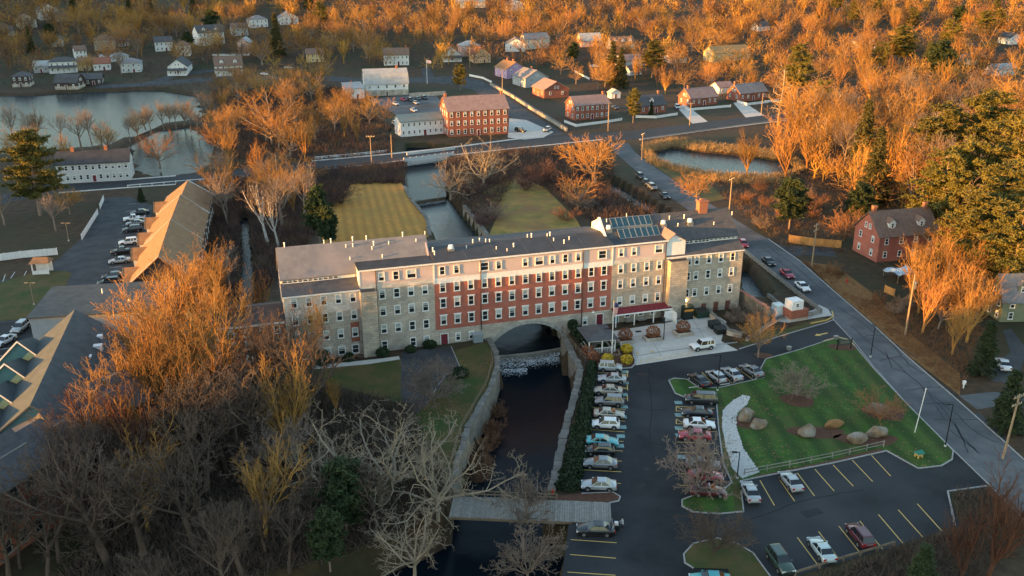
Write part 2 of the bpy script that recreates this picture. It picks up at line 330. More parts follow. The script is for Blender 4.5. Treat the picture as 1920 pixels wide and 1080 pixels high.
sheet('inn_car_park', [(690,186),(765,178),(815,176),(838,205),(836,222),(750,222),(735,210)], .024, m_asphalt_old)
ribbon('shore_road', [(180,160),(300,153),(420,142),(560,140),(700,148)], [(180,166),(300,160),(420,150),(560,149),(700,156)], .03, m_asphalt_mid)
ribbon('shore_lane', [(272,155),(330,137),(420,128),(446,122)], [(292,157),(340,142),(424,132),(450,126)], .034, m_asphalt_mid)
ribbon('hill_drive', [(795,150),(790,128)], [(818,150),(806,128)], .03, m_asphalt_mid)
ribbon('driveway', [(1375,193),(1402,225)], [(1392,190),(1440,221)], .018, m_concrete)
ribbon('driveway_2', [(1268,200),(1302,236)], [(1285,196),(1332,232)], .018, m_concrete)
ribbon('brick_house_drive', [(1440,452),(1475,462),(1560,462)], [(1482,480),(1520,478),(1570,482)], .020, m_asphalt_mid)
ribbon('green_house_drive', [(1798,742),(1860,735),(1940,740)], [(1832,768),(1880,760),(1940,765)], .020, m_asphalt_old)
ribbon('green_house_drive_2', [(1880,620),(1895,660),(1860,690),(1858,715)], [(1895,616),(1925,655),(1915,690),(1910,720)], .022, m_asphalt_mid)
# left hand car park and lane behind the townhouses
left_lot = sheet('townhouse_car_park', [(196,372),(240,368),(286,385),(283,420),(262,470),(240,520),(226,580),(175,600),(-60,612),(-60,545),(0,525),(70,520),(118,478),(160,440)], .02, m_asphalt_mid)
sheet('rear_car_park', [(-60,612),(60,600),(72,640),(60,700),(40,790),(-80,800)], .024, m_asphalt)
# --- patio
PATIO = [(1143,622),(1256,604),(1292,592),(1330,584),(1362,603),(1352,640),(1384,657),(1300,668),(1192,685),(1183,652),(1150,648)]
patio = sheet('patio', PATIO, .03, m_concrete)
# scored joints of the patio slabs
mj = M('patio_joint', (.26,.24,.21), rough=.95)
for a, b in [((1178,626),(1196,672)),((1210,618),(1240,668)),((1150,637),(1340,612)),((1300,600),(1330,650))]:
    MB().strip(PP([a, b]), .10, .034, .038).build('slab_joint', mj, patio)
MB().strip(PP([(1193,668),(1240,660),(1330,648),(1383,642)]), .22, .0, .10).build('step_edge', m_kerb, patio)
for a, b in [((1193,664),(1199,663)),((1219,661),(1226,660))]: MB().strip(PP([a, b]), .3, .08, .125).build('painted_kerb', m_yellow, patio)
for k in range(9): MB().strip(PP([(1199+k*11, 680-k*1.7), (1207+k*11, 672-k*1.7)]), .1, .036, .042).build('hatch_line', m_yellow, patio)
MB().strip(PP([(1194,681),(1330,660)]), .1, .036, .042).build('hatch_line', m_yellow, patio)
MB().box(-.55,.55,-.35,.35,.034,.045).build('drain_grate', m_black, patio, loc=P(1197,622), rz=A_M)
# --- lawns
ua = (P(1589,761)-P(1507,664)).normalized(); ub = (P(703,348)-P(732,447)).normalized(); acr = Vector((-ua.y, ua.x, 0))
m_lawn = striped('lawn_grass', (.048,.115,.015), (.011,.034,.006), acr, 3.6, .6, warp=1.2, c3=(.060,.082,.017))
m_lawn2 = striped('dry_lawn', (.52,.24,.045), (.27,.135,.03), Vector((ub.y,-ub.x,0)), 2.4, .6, warp=1.0, c3=(.33,.19,.042))
m_grass_r = M('rough_grass', (.105,.075,.028), (.055,.060,.016), scale=.25, rough=.95, bump=.4, bscale=4, c3=(.035,.062,.014), c3scale=.1)
LAWN = [(1254,714),(1264,710),(1288,712),(1312,729),(1352,727),(1432,709),(1426,692),(1436,674),(1500,656),(1545,641),(1572,634),(1592,639),(1604,651),(1640,694),(1700,758),(1760,818),(1787,846),(1785,862),(1765,874),(1722,879),(1662,846),(1560,869),(1420,896),(1388,903),(1394,960),(1350,964),(1300,961),(1279,950),(1279,938),(1300,930),(1350,926),(1372,905),(1356,870),(1347,800),(1342,737),(1290,748),(1266,738)]
lawn = sheet('lawn', LAWN, .10, m_lawn)
MB().strip(PP(LAWN), .18, .0, .15, closed=True).build('kerb', m_kerb, lawn)
sheet('mown_strip', [(1342,738),(1352,738),(1362,800),(1372,860),(1392,905),(1395,958),(1378,962),(1372,905),(1356,870),(1347,800)], .105, m_grass_r, lawn)
sheet('mulch_strip', [(1392,902),(1420,893),(1560,864),(1650,842),(1662,846),(1560,868),(1420,895)], .11, m_soil, lawn)
GRAV = [(1392,742),(1406,745),(1402,757),(1382,775),(1380,800),(1392,840),(1424,886),(1392,898),(1374,880),(1362,840),(1354,800),(1356,770),(1374,752)]
gbed = sheet('gravel_bed', GRAV, .112, M('gravel_base', (.30,.30,.29), (.48,.48,.46), scale=3, rough=.95, bump=.6))
for px, rx, ry in [((1404,793),2.6,2.2),((1530,812),4.2,1.9),((1625,825),4.6,1.9),((1496,752),2.6,2.4),((1658,775),3.2,2.6),((1581,652),2.6,1.5),((1432,668),1.6,1.3)]:
    c = P(*px); MB().poly([(c.x+rx*math.cos(t)*(1+.12*math.sin(3*t)), c.y+ry*math.sin(t)*(1+.1*math.cos(2*t+1)), .118) for t in np.linspace(0, 6.1, 22)]).build('mulch_bed', m_soil, lawn)
isl2 = sheet('planted_island', [(1282,1040),(1300,1020),(1345,1010),(1385,1022),(1412,1038),(1445,1085),(1370,1100),(1365,1068),(1300,1066),(1284,1056)], .10, m_grass_r)
MB().strip(PP([(1300,1066),(1284,1056),(1282,1040),(1300,1020),(1345,1010),(1385,1022),(1412,1038),(1450,1090)]), .18, 0, .15).build('kerb', m_kerb, isl2)
isl3 = sheet('verge_by_bridge', [(1040,930),(1090,926),(1150,924),(1163,932),(1160,940),(1100,944),(1036,946)], .09, m_soil)
MB().strip(PP([(1090,926),(1150,924),(1163,932),(1160,940),(1140,944)]), .16, 0, .14).build('kerb', m_kerb, isl3)
sheet('entrance_garden', [(1093,652),(1150,645),(1183,653),(1190,684),(1160,690),(1112,688),(1098,670)], .05, m_soil)
MB().strip(PP([(1183,653),(1191,668),(1190,684),(1184,690),(1150,693)]), .2, 0, .16).build('kerb', m_kerb, patio)
sheet('mill_lawn', PP and [(812,668),(918,640),(930,664),(933,682),(921,724),(895,770),(876,805),(850,890),(780,850),(760,760),(620,720),(585,690),(690,676)], .012, m_grass_r)
path = sheet('parking_pad', [(752,660),(846,650),(866,697),(840,706),(800,760),(762,790),(752,745)], .03, m_asphalt_mid)
MB().strip(PP([(846,650),(866,697),(836,702),(805,748)]), .14, 0, .08).build('kerb', m_kerb, path)
sheet('footpath', [(584,686),(700,674),(748,668),(750,674),(690,683),(586,693)], .03, m_concrete)
sheet('mown_field', [(625,365),(660,342),(752,342),(758,352),(772,374),(800,410),(804,444),(610,462),(596,430)], .012, m_lawn2)
sheet('far_bank_meadow', [(905,360),(965,330),(1020,350),(1080,410),(1095,438),(915,445),(930,410)], .012, M('meadow', (.34,.20,.05), (.13,.125,.028), scale=.16, rough=.95, bump=.5, bscale=3, c3=(.22,.115,.045), c3scale=.09))
sheet('road_verge', [(1205,298),(1240,306),(1350,330),(1330,345),(1360,372),(1330,380),(1300,360),(1225,310)], .012, M('verge_grass', (.075,.075,.02), (.14,.095,.03), scale=.3, rough=.95, bump=.4))
sheet('leaf_bank', [(1510,490),(1570,500),(1650,560),(1700,620),(1800,700),(1800,742),(1700,664),(1640,608),(1562,542)], .012, M('fallen_leaves', (.24,.12,.035), (.13,.065,.025), scale=1.2, rough=.95, bump=.7, bscale=5))
sheet('left_green', [(-60,545),(0,530),(70,510),(118,508),(135,512),(118,545),(90,580),(40,600),(-60,605)], .05, m_grass_r)
sheet('drive_verge', [(1386,642),(1470,618),(1540,596),(1563,599),(1478,624),(1398,649)], .03, m_grass_r)
vk = MB().strip(PP([(1386,655),(1478,626),(1548,606),(1563,600),(1560,590)]), .18, 0, .15).build('kerb', m_kerb, lot)
sheet('pavement', [(1452,603),(1478,606),(1560,592),(1552,580),(1535,572),(1525,582),(1470,596)], .10, m_concrete)
MB().strip(PP([(1520,607),(1550,601),(1563,594),(1560,584)]), .2, .02, .16).build('painted_kerb', m_yellow, lot)
MB().strip(PP([(1545,640),(1572,633),(1592,638),(1602,648)]), .2, .02, .16).build('painted_kerb', m_yellow, lawn)
# road edges: granite kerbs along both sides of the side road
MB().strip(PP(ROAD_R[5:]), .2, 0, .13).build('kerb', m_kerb, road)
MB().strip(PP(ROAD_L[7:]), .16, 0, .10).build('kerb', m_kerb, road)
# pale pavement and edge lines of main street
MB().strip(PP([(585,321),(720,306),(757,301)]), 1.3, .02, .14).build('pavement', m_concrete, main)
MB().strip(PP([(840,292),(960,279),(1060,269),(1130,262)]), 1.0, .02, .14).build('pavement', m_concrete, main)
MB().strip(PP([(585,302),(720,290),(830,279),(960,262),(1020,256)]), 1.6, .02, .14).build('pavement', m_concrete, main)
MB().strip(PP([(1200,262),(1330,244),(1480,225)]), 1.0, .02, .14).build('pavement', m_concrete, main)
MB().strip(PP([(100,345),(240,337),(330,330)]), 1.2, .02, .14).build('pavement', m_concrete, main)
MB().strip(PP([(110,362),(240,352),(330,346)]), 1.0, .02, .14).build('pavement', m_concrete, main)
MB().strip(PP([(955,226),(985,226),(1035,248),(1020,256)]), 1.0, .02, .14).build('pavement', m_concrete, main)
# sealed cracks wandering over the side road
m_seal = M('crack_sealant', (.030,.032,.036), rough=.7)
def crack(pts, w):
    out = []
    for (a, b), (c, e) in zip(pts[:-1], pts[1:]):
        for k in range(6): out.append((a+(c-a)*k/6+random.uniform(-1.6,1.6), b+(e-b)*k/6+random.uniform(-1.2,1.2)))
    out.append(pts[-1]); MB().strip(PP(out), w, .030, .036).build('sealed_crack', m_seal, road)
for pts in [[(1596,612),(1640,650),(1690,690),(1740,735),(1790,775),(1835,815),(1870,830)],[(1640,640),(1680,645),(1720,672)],[(1650,676),(1690,668)],[(1660,660),(1672,690),(1700,700)],[(1700,732),(1770,724),(1800,745)],[(1730,730),(1762,760),(1785,790),(1800,815),(1830,845)],[(1722,757),(1790,755)],[(1755,762),(1770,785)],[(1748,786),(1840,787)],[(1790,790),(1808,830),(1815,850)],[(1780,805),(1830,845),(1836,850)],[(1620,630),(1660,628)],[(1570,575),(1610,600),(1640,625)],[(1410,450),(1450,480),(1500,520)],[(1440,460),(1480,490),(1560,560)],[(1675,648),(1700,680),(1730,700)]]:
    crack(pts, .22)
MB().strip(PP([(1830,775),(1860,800),(1885,828)]), 1.1, .031, .037).build('tar_patch', m_seal, road)
# --- painted stalls
def line(a, b, w=.13, mat=None, parent=None): return MB().strip(PP([a, b]), w, .026, .032).build('parking_line', mat or m_yellow, parent or lot)
for a, b in [((1110,726),(1176,729)),((1107,745),(1175,748)),((1105,764),(1173,768)),((1103,784),(1172,790)),((1101,805),(1171,810)),((1098,824),(1169,828)),((1095,841),(1168,846)),((1092,861),(1166,865)),((1089,881),(1165,885)),((1087,902),(1164,907)),((1115,698),(1177,702)),((1112,712),(1177,716))]: line(a, b)
for y in (703,728,748): 
    line((1164,y-1),(1177,y)); line((1176,y-7),(1177,y+4))
for a, b in [((1268,762),(1340,766)),((1268,781),(1342,786)),((1269,806),(1345,810)),((1270,829),(1340,832)),((1271,848),(1346,851)),((1273,868),(1350,872)),((1273,888),(1352,892)),((1274,910),(1354,914))]: line(a, b)
for y in (762, 786): line((1268,y),(1282,y+8)); line((1268,y),(1268,y+9)); line((1268,y+9),(1282,y+9))
for y in (702,716,731,747,765,785,800): pass
for x, y in [(1172,697),(1172,718),(1170,740),(1170,763),(1168,782),(1167,801),(1164,818),(1162,836)]:
    c = P(x, y); MB().box(-.6,.6,-.5,.5,.024,.030).build('access_symbol', m_teal, lot, loc=(c.x, c.y, 0))
for x, y in [(1272,755),(1273,778),(1273,803),(1274,816),(1278,857)]:
    c = P(x, y); MB().box(-.6,.6,-.5,.5,.024,.030).build('access_symbol', m_teal, lot, loc=(c.x, c.y, 0))
for a, b in [((1316,698),(1337,720)),((1345,694),(1373,719)),((1380,689),(1412,712)),((1425,901),(1452,948)),((1460,897),(1490,940)),((1495,887),(1527,930)),((1528,880),(1564,921)),((1562,872),(1600,912)),((1598,863),(1636,903)),((1634,854),(1670,893)),
             ((1457,1020),(1492,1075)),((1495,1008),(1535,1062)),((1535,997),(1574,1050)),((1573,987),(1615,1040)),((1612,977),(1655,1030)),((1647,965),(1693,1019)),((1684,956),(1730,1007)),((1720,945),(1766,996))]: line(a, b)
for a, b in [((1070,1012),(1156,1018)),((1069,1040),(1155,1047)),((1064,1073),(1154,1079))]: line(a, b)
for x, y in [(1301,727),(1359,721),(1384,716),(1424,709)]:
    c = P(x, y); MB().box(-.9,.9,-.09,.09,.02,.16).build('wheel_stop', m_concrete, lot, loc=(c.x, c.y, 0), rz=R(15))
for px in [((1195,700),(1215,697),(1219,712),(1198,716)),((1230,850),(1252,850),(1254,868),(1229,868)),((1186,905),(1210,906),(1208,930),(1184,928)),((1500,960),(1532,952),(1545,962),(1512,972))]:
    MB().poly([(p.x, p.y, .024) for p in PP(px)]).build('asphalt_patch', M('asphalt_patch', (.012,.013,.015), (.022,.023,.025), scale=.6, rough=.8), lot)
for px in [(1199,702),(1212,880),(1420,668)]: c = P(*px); MB().tube((c.x,c.y,.02),(c.x,c.y,.03),.42,n=14).build('manhole_cover', m_black, lot)
for pts in [[(1180,760),(1225,770),(1262,765)],[(1200,820),(1232,835),(1266,830)],[(1290,975),(1400,975),(1520,935),(1640,915)],[(1215,690),(1222,760),(1216,850)]]:
    out = [(a+(c-a)*k/6+random.uniform(-2,2), b+(e-b)*k/6+random.uniform(-1.5,1.5)) for (a, b), (c, e) in zip(pts[:-1], pts[1:]) for k in range(6)]; MB().strip(PP(out), .12, .022, .026).build('sealed_crack', M('lot_crack', (.009,.009,.010), rough=.9), lot)
# arrow on the drive
c = P(1540,627); MB().poly([(-1.6,0,.03),(-.5,.6,.03),(-.5,.2,.03),(1.5,.2,.03),(1.5,-.2,.03),(-.5,-.2,.03),(-.5,-.6,.03)]).build('painted_arrow', m_yellow, lot, loc=(c.x, c.y, .004), rz=R(25))
for y0, y1, xs in [(395,590,None)]:
    for k in range(14):
        y = 382+k*13.2; xr = 283-(y-380)*.29; line((xr-42,y+1),(xr-20,y-1), .12, m_whiteline, left_lot)
for a, b in [((20,522),(28,510)),((43,521),(50,508)),((4,532),(10,515)),((0,655),(30,652)),((0,710),(36,708)),((0,745),(32,742)),((0,760),(30,757)),((-5,668),(24,666))]: line(a, b, .14, m_whiteline, left_lot)
# ================================================================ windows and doors shared by every building
_wm = {}
def win_meshes(w, h, trim, tmat):
    key = (w, h, trim, tmat.name)
    if key not in _wm:
        f = MB(); a, b = w/2, h/2
        f.box(-a,-a+trim,-.10,.02,-b,b).box(a-trim,a,-.10,.02,-b,b).box(-a+trim,a-trim,-.098,.02,b-trim,b).box(-a-.05,a+.05,-.14,.02,-b-.06,-b+trim*.8)
        f.box(-a+trim,a-trim,-.06,.01,-.035,.035)
        p = MB().poly([(-a+trim,-.02,-b+trim*.8),(a-trim,-.02,-b+trim*.8),(a-trim,-.02,b-trim),(-a+trim,-.02,b-trim)])
        bl = []
        for fr in (.35, .5, .62):
            bl.append(MB().poly([(-a+trim,-.028,b-trim-(h-2*trim)*fr),(a-trim,-.028,b-trim-(h-2*trim)*fr),(a-trim,-.028,b-trim),(-a+trim,-.028,b-trim)]).mesh('blind', m_blind))
        _wm[key] = (f.mesh('window', tmat), p.mesh('pane', m_glass), bl)
    return _wm[key]
def window(parent, x, y, z, w=1.15, h=1.9, rz=0, trim=.15, blind=.75, tmat=None):
    f, p, bl = win_meshes(w, h, trim, tmat or m_white)
    o = link('window', f, parent, loc=(x, y, z), rz=rz); link('pane', p, o)
    if random.random() < blind: link('blind', random.choice(bl), o)
    return o
_dm = {}
def door(parent, x, y, z, w=1.1, h=2.15, rz=0, mat=None, tmat=None):
    mat = mat or m_reddoor; k = (w, h, mat.name)
    if k not in _dm:
        fr = MB().box(-w/2-.14,-w/2,-.09,.02,0,h+.12).box(w/2,w/2+.14,-.09,.02,0,h+.12).box(-w/2,w/2,-.088,.02,h,h+.12)
        lf = MB().box(-w/2,w/2,-.04,.01,0.02,h)
        hd = MB().box(w/2-.16,w/2-.08,-.10,-.04,h*.45,h*.5)
        _dm[k] = (lf.mesh('door', mat), fr.mesh('frame', tmat or m_white), hd.mesh('handle', m_steel))
    a, b, c = _dm[k]; o = link('door', a, parent, loc=(x, y, z), rz=rz); link('frame', b, o); link('handle', c, o); return o

# ================================================================ the mill
mill = thing('mill_building', 'long stone and brick mill with taupe clapboard top floor spanning the river on an arch', 'mill', O_M, A_M)
def mpart(name, mat, fn, smooth=False):
    b = MB(); fn(b); return b.build(name, mat, mill, smooth)
X0, X1, X2, X3, X4, X5 = -27.5, -14.65, -1.5, 32.45, 43.75, 60.1
DEP = 14.0
AC, AR0 = 16.0, 7.15                                 # centre and half span of the river arch
def arch_z(x):                                       # segmental arch: springs at -1.4, crown 2.05
    rise = 3.6; Rr = (AR0*AR0+rise*rise)/(2*rise); return 2.05-Rr+math.sqrt(max(0, Rr*Rr-(x-AC)**2))
mpart('stone_wall', m_stone_grey, lambda b: b.box(X0,X1,0,DEP,-2,8.7))
mpart('whitewashed_wall', m_whitewash, lambda b: b.box(X0,X1,0,DEP,8.7,12.5))
mpart('stone_wall', m_stone_grey, lambda b: b.box(X1,X2,0,DEP,-2,12.05))
mpart('white_band', m_whitewash, lambda b: b.box(X1,X2,-.04,.5,12.05,12.85))
mpart('clapboard_wall', m_clap, lambda b: b.box(X1,X2,-.02,4.6,12.85,15.85))
mpart('corner_board', m_white, lambda b: b.box(X1-.02,X1+.22,-.06,4.2,12.85,15.8))
# brick range: stone base pierced by the arch, brick storeys, white band, clapboard attic
def base_wall(b):
    b.box(X2,AC-AR0,0,12,-6,2.9); b.box(AC+AR0,X3,0,12,-6,2.9)
    n = 28; xs = [AC-AR0+2*AR0*i/n for i in range(n+1)]
    for y, fl in ((0, 0), (12, 1)):
        vs = [(x, y, arch_z(x)) for x in xs]+[(x, y, 2.9) for x in xs]
        b.add(vs, [((i, i+1, n+2+i, n+1+i) if not fl else (i+1, i, n+1+i, n+2+i)) for i in range(n)])
    vs = [(x, 0, arch_z(x)) for x in xs]+[(x, 12, arch_z(x)) for x in xs]; b.add(vs, [(i, n+1+i, n+2+i, i+1) for i in range(n)])
mpart('stone_base', m_stone_grey, base_wall)
n = 34
vm = MB().box(-.235,.235,-.12,.25,-.02,.62).mesh('arch_stone', M('arch_stone', (.36,.34,.30), (.26,.25,.225), scale=1.5, rough=.9, rv=.18))
for i in range(n):
    x = AC-AR0+2*AR0*(i+.5)/n; a = math.atan2(arch_z(x+.05)-arch_z(x-.05), .1)
    o = link('arch_stone', vm, mill, loc=(x, 0, arch_z(x))); o.rotation_euler = (0, -a, 0)
mpart('brick_wall', m_brick, lambda b: b.box(X2,X3,0.01,12,2.9,11.75))
mpart('white_band', m_white, lambda b: b.box(X2,X3,-.03,.5,11.75,12.8))
mpart('clapboard_wall', m_clap, lambda b: b.box(X2,X3,-.01,12,12.8,15.8))
mpart('stone_wall', m_stone, lambda b: b.box(X3,X4,0,DEP,-1,11.9))
mpart('white_band', m_whitewash, lambda b: b.box(X3,X4,-.04,.5,11.9,12.75))
mpart('clapboard_wall', m_clap, lambda b: b.box(X3,X4,-.02,4.6,12.75,15.55))
mpart('stone_wall', m_stone, lambda b: b.box(X4,X5,0.01,DEP,-4,12.3))
for x in (X2, X3): mpart('corner_board', m_white, lambda b, x=x: b.box(x-.13,x+.13,-.09,.05,11.8,15.75))
mpart('corner_board', m_white, lambda b: b.box(X4-.25,X4+.02,-.08,.05,12.7,15.6))
# stair towers of rubble stone
mpart('stair_tower', m_stone, lambda b: b.box(-14.75,-11.95,-1.6,.2,-2,12.2))
mpart('tower_cap', m_roof_d, lambda b: b.box(-14.55,-12.15,-1.4,0,12.2,12.24))
mpart('stair_tower', m_stone, lambda b: b.box(43.85,47.55,-1.5,.2,-2,11.75))
mpart('tower_cap', m_roof_d, lambda b: b.box(44.1,47.3,-1.3,0,11.75,11.79))
mpart('tower_house', m_white, lambda b: b.add([(43.8,.0,11.7),(47.4,.0,11.7),(47.4,.0,15.3),(45.0,.0,16.7),(43.8,.0,15.75),(43.8,6,11.7),(47.4,6,11.7),(47.4,6,15.3),(45.0,6,16.7),(43.8,6,15.75)],
      [(0,1,2,3,4),(9,8,7,6,5),(1,6,7,2),(0,4,9,5)]))
mpart('tower_roof', m_roof_r, lambda b: b.add([(43.5,-.3,15.75),(45.05,-.3,16.95),(45.05,6,16.95),(43.5,6,15.75),(43.5,-.3,15.6),(45.05,-.3,16.8),(45.05,6,16.8),(43.5,6,15.6)],[(0,1,2,3),(7,6,5,4),(0,4,5,1),(3,2,6,7),(0,3,7,4)]))
mpart('tower_roof', m_roof_d2, lambda b: b.add([(45.05,-.3,16.95),(47.7,-.3,15.35),(47.7,6,15.35),(45.05,6,16.95),(45.05,-.3,16.8),(47.7,-.3,15.2),(47.7,6,15.2),(45.05,6,16.8)],[(0,1,2,3),(7,6,5,4),(0,4,5,1),(1,5,6,2)]))
# roofs as (depth, height) outlines
RZ = 18.9
def slab(b, prof, x0, x1, t=.22):
    b.prism_x(prof+[(y, z-t) for y, z in prof[::-1]], x0, x1)
def monitor(x0, x1, top):                           # lower slope, row of clerestory lights, upper slope
    mpart('lower_roof', m_roof_d2, lambda b: slab(b, [(-.35,12.42),(2.6,13.78)], x0-.2, x1+.02))
    mpart('eave_board', m_white, lambda b: b.box(x0-.2, x1, -.37, -.30, 12.1, 12.36))
    mpart('clerestory_wall', m_white, lambda b: b.box(x0, x1, 2.5, 3.0, 13.5, 14.75))
    mpart('gable_wall', m_clap, lambda b: b.prism_x([(0,12.3),(2.5,13.6),(2.5,14.7),(7,18.75),(DEP,12.3)], x0+.02, x0+.3))
    mpart('gable_wall', m_clap, lambda b: b.prism_x([(0,12.3),(2.5,13.6),(2.5,14.7),(7,18.75),(DEP,12.3)], x1-.3, x1-.02))
    mpart('upper_roof', top, lambda b: slab(b, [(2.2,14.58),(7,RZ),(DEP+.4,12.35)], x0-.25, x1+.02))
monitor(X0, X1, m_roof_g)
monitor(X4, X5, m_roof_d2)
mpart('upper_roof', m_roof_g, lambda b: slab(b, [(3.55,15.86),(7,RZ),(DEP+.4,12.35)], X1+.02, X2+.15))
mpart('dormer_roof', m_roof_d, lambda b: slab(b, [(-.4,15.93),(3.7,16.02)], X1-.15, X2+.1))
mpart('gable_wall', m_clap, lambda b: b.prism_x([(3,15.7),(7,18.75),(DEP,12.3),(3,12.3)], X2-.3, X2-.02))
mpart('membrane_roof', m_roof_d, lambda b: slab(b, [(-.4,15.9),(6,16.75),(6.02,16.74)], X2+.1, X3+.1))
mpart('membrane_roof', m_roof_d2, lambda b: slab(b, [(6.02,16.74),(12.4,15.85)], X2+.1, X3+.1))
mpart('eave_board', m_white, lambda b: b.box(X1, X4, -.43, -.38, 15.55, 15.84))
mpart('upper_roof', m_roof_d2, lambda b: slab(b, [(3.2,15.72),(7,RZ),(DEP+.4,12.35)], X3, X4+.1))
mpart('dormer_roof', m_roof_d, lambda b: slab(b, [(-.4,15.66),(3.4,15.9)], X3+.1, X4+.1))
mpart('gable_wall', m_white, lambda b: b.prism_x([(.1,15.6),(3.3,15.8),(7,18.8),(7.6,18.7),(10.6,17.3),(10.6,15.6),(12,14)], X3-.05, X3+.3))
mpart('rake_board', m_white, lambda b: b.prism_x([(3.2,15.78),(7,18.98),(10.7,15.7),(10.7,16.0),(7,19.25),(3.0,15.95)], X3-.2, X3+.2))
# membrane seams
ms = M('roof_seam', (.11,.11,.115), rough=.8)
for x in (4.6, 10.2, 16, 21.5, 27): mpart('roof_seam', ms, lambda b, x=x: b.prism_x([(.2,15.99),(5.8,16.735),(5.8,16.75),(.2,16.005)], x, x+.07))
# windows, column by column, measured along the front
cols = [0.02+2.57*i for i in range(13)]
for i, x in enumerate(cols):
    for z in (4.74, 8.03, 11.02):
        window(mill, x, 0, z, 1.15, 1.85)
        lt = link('lintel', MB().box(-.72,.72,-.11,.02,0,.2).mesh('lintel', m_white) if i == 0 and z == 4.74 else bpy.data.meshes['lintel'], mill, loc=(x, 0, z+.86)) if z < 9 else None
for x, w in [(0,1.1),(2.6,1.1),(7.7,1.7),(10.4,1.1),(15.4,1.1),(18.05,1.7),(20.6,1.1),(23.1,1.1),(25.65,1.1),(30.4,1.7),(34.2,1.1),(36.8,1.1),(41.9,1.7),(-10.77,1.15),(-8.23,1.15),(-5.5,1.75)]: window(mill, x, -.02, 14.2, w, 1.65)
for x in (34.26,36.9,39.6,42.2):
    for z in (4.45, 7.9, 10.95): window(mill, x, 0, z, 1.1, 1.75)
for x in (48.4,50.1,52.7,55.3,57.85):
    for z in (4.46, 7.96, 11.05): window(mill, x, 0.01, z, 1.05, 1.7)
for x in (-10.8,-8.25,-5.72,-3.2):
    for z in (4.4, 7.75, 10.95): window(mill, x, 0, z, 1.15, 1.75)
for x in (-10.84,-5.7,-3.2): window(mill, x, 0, 1.25, 1.15, 1.7)
for x in (2.6, 5.1, 24.6, 27.3): window(mill, x, 0, 1.2, 1.0, 1.6)
for x in (-25.85,-23.35,-20.85,-18.37,-15.87):
    for z in (4.44, 7.75, 10.95): window(mill, x, 0, z, 1.1, 1.75)
for x in (-25.2,-20.9,-18.4,-16.0): window(mill, x, 0, 1.25, 1.3, 1.7)
mpart('brick_patch', m_brick_d, lambda b: b.box(-16.6,-15.1,-.012,0,2.6,6.3))
for x in (36.0,38.8,41.4): window(mill, x, 0, 1.5, 1.15, 1.15)
door(mill, 0.05, 0, 0.0, 1.25, 2.0)
door(mill, 30.3, 0, 0.05, 1.3, 2.2)
for x in (49.4,52.3,55.0,57.6): door(mill, x, 0.01, -.1, 1.1, 2.0, mat=M('rust_door', (.13,.05,.035), rough=.8), tmat=m_stone)
mtd = M('teal_door', (.03,.16,.17), rough=.5); door(mill, 33.6, 0, .05, 1.0, 2.1, mat=mtd)
# clerestory lights
for k in range(11): window(mill, -26.9+k*.86, 2.5, 14.12, .74, .62, trim=.06, blind=.4)
for k, x in enumerate([48.3,49.1,49.9,51.0,51.8,52.6,53.4]): window(mill, x, 2.5, 14.15, .74, .75, trim=.06, blind=.1)
for k in range(6): window(mill, 54.3+k*.95, 2.5, 14.2, .8, .5, trim=.06, blind=.3)
# downpipes
for x in (-11.75, 7.0, 26.6, 43.3): mpart('downpipe', M('dark_downpipe', (.06,.045,.04), rough=.5), lambda b, x=x: b.tube((x,-.12,0 if x != 7 else 2),(x,-.12,15.6),.08,n=6))
# awning over the entrance
mpart('awning', M('maroon_sheet', (.22,.035,.05), (.17,.03,.04), scale=2, rough=.5), lambda b: b.add([(32.6,-2.1,2.62),(44.4,-2.1,2.62),(44.4,0,3.1),(32.6,0,3.1),(32.6,-2.1,2.54),(44.4,-2.1,2.54),(44.4,0,3.02),(32.6,0,3.02)],[(0,1,2,3),(7,6,5,4),(0,4,5,1),(1,5,6,2),(3,7,4,0)]))
mr_ = M('maroon_rib', (.15,.02,.03), rough=.5); rib = MB().add([(-.04,-2.1,2.63),(.04,-2.1,2.63),(.04,0,3.11),(-.04,0,3.11),(-.04,-2.1,2.69),(.04,-2.1,2.69),(.04,0,3.17),(-.04,0,3.17)],[(4,5,6,7),(0,1,5,4),(1,2,6,5),(3,0,4,7)]).mesh('awning_rib', mr_)
for k in range(15): link('awning_rib', rib, mill, loc=(32.8+k*.82,0,0))
mpart('awning_fascia', m_white, lambda b: b.box(32.5,44.5,-2.2,-2.11,2.36,2.6))
for x in (32.8,36.6,40.6,44.2): mpart('awning_post', m_white, lambda b, x=x: b.box(x-.08,x+.08,-2.1,-1.94,0,2.5))
# roof pipes and fans, placed where the photograph shows them
def roofz(x, dd):
    if x < X1 or x > X4: return 14.58+(dd-2.2)*(RZ-14.58)/4.8 if dd < 7 else RZ-(dd-7)*.88
    if x < X2: return 15.95 if dd < 3.6 else 15.86+(dd-3.55)*(RZ-15.86)/3.45 if dd < 7 else RZ-(dd-7)*.88
    if x < X3: return 15.95+dd*.133 if dd < 6 else 16.75-(dd-6)*.14
    return 15.8 if dd < 3.3 else 15.72+(dd-3.2)*(RZ-15.72)/3.8
def roof_pt(px, py):
    r = ray(px, py); nx, ny = -UY, UX; best = None
    for i in range(0, 130):
        dd = i*.1; k = (O_M.x*nx+O_M.y*ny+dd)/(r[0]*nx+r[1]*ny); x, y, z = r[0]*k, r[1]*k, CAM_H+r[2]*k
        s = (x-O_M.x)*UX+(y-O_M.y)*UY
        if z <= roofz(s, dd)+.02: return s, dd, roofz(s, dd)
    return s, 7, RZ
mv = M('white_pipe', (.75,.74,.72), rough=.5)
pipe = MB().tube((0,0,-.3),(0,0,.75),.11,n=8).mesh('vent_pipe', mv); cap = MB().tube((0,0,.75),(0,0,.88),.2,.12,n=8).mesh('cap', mv)
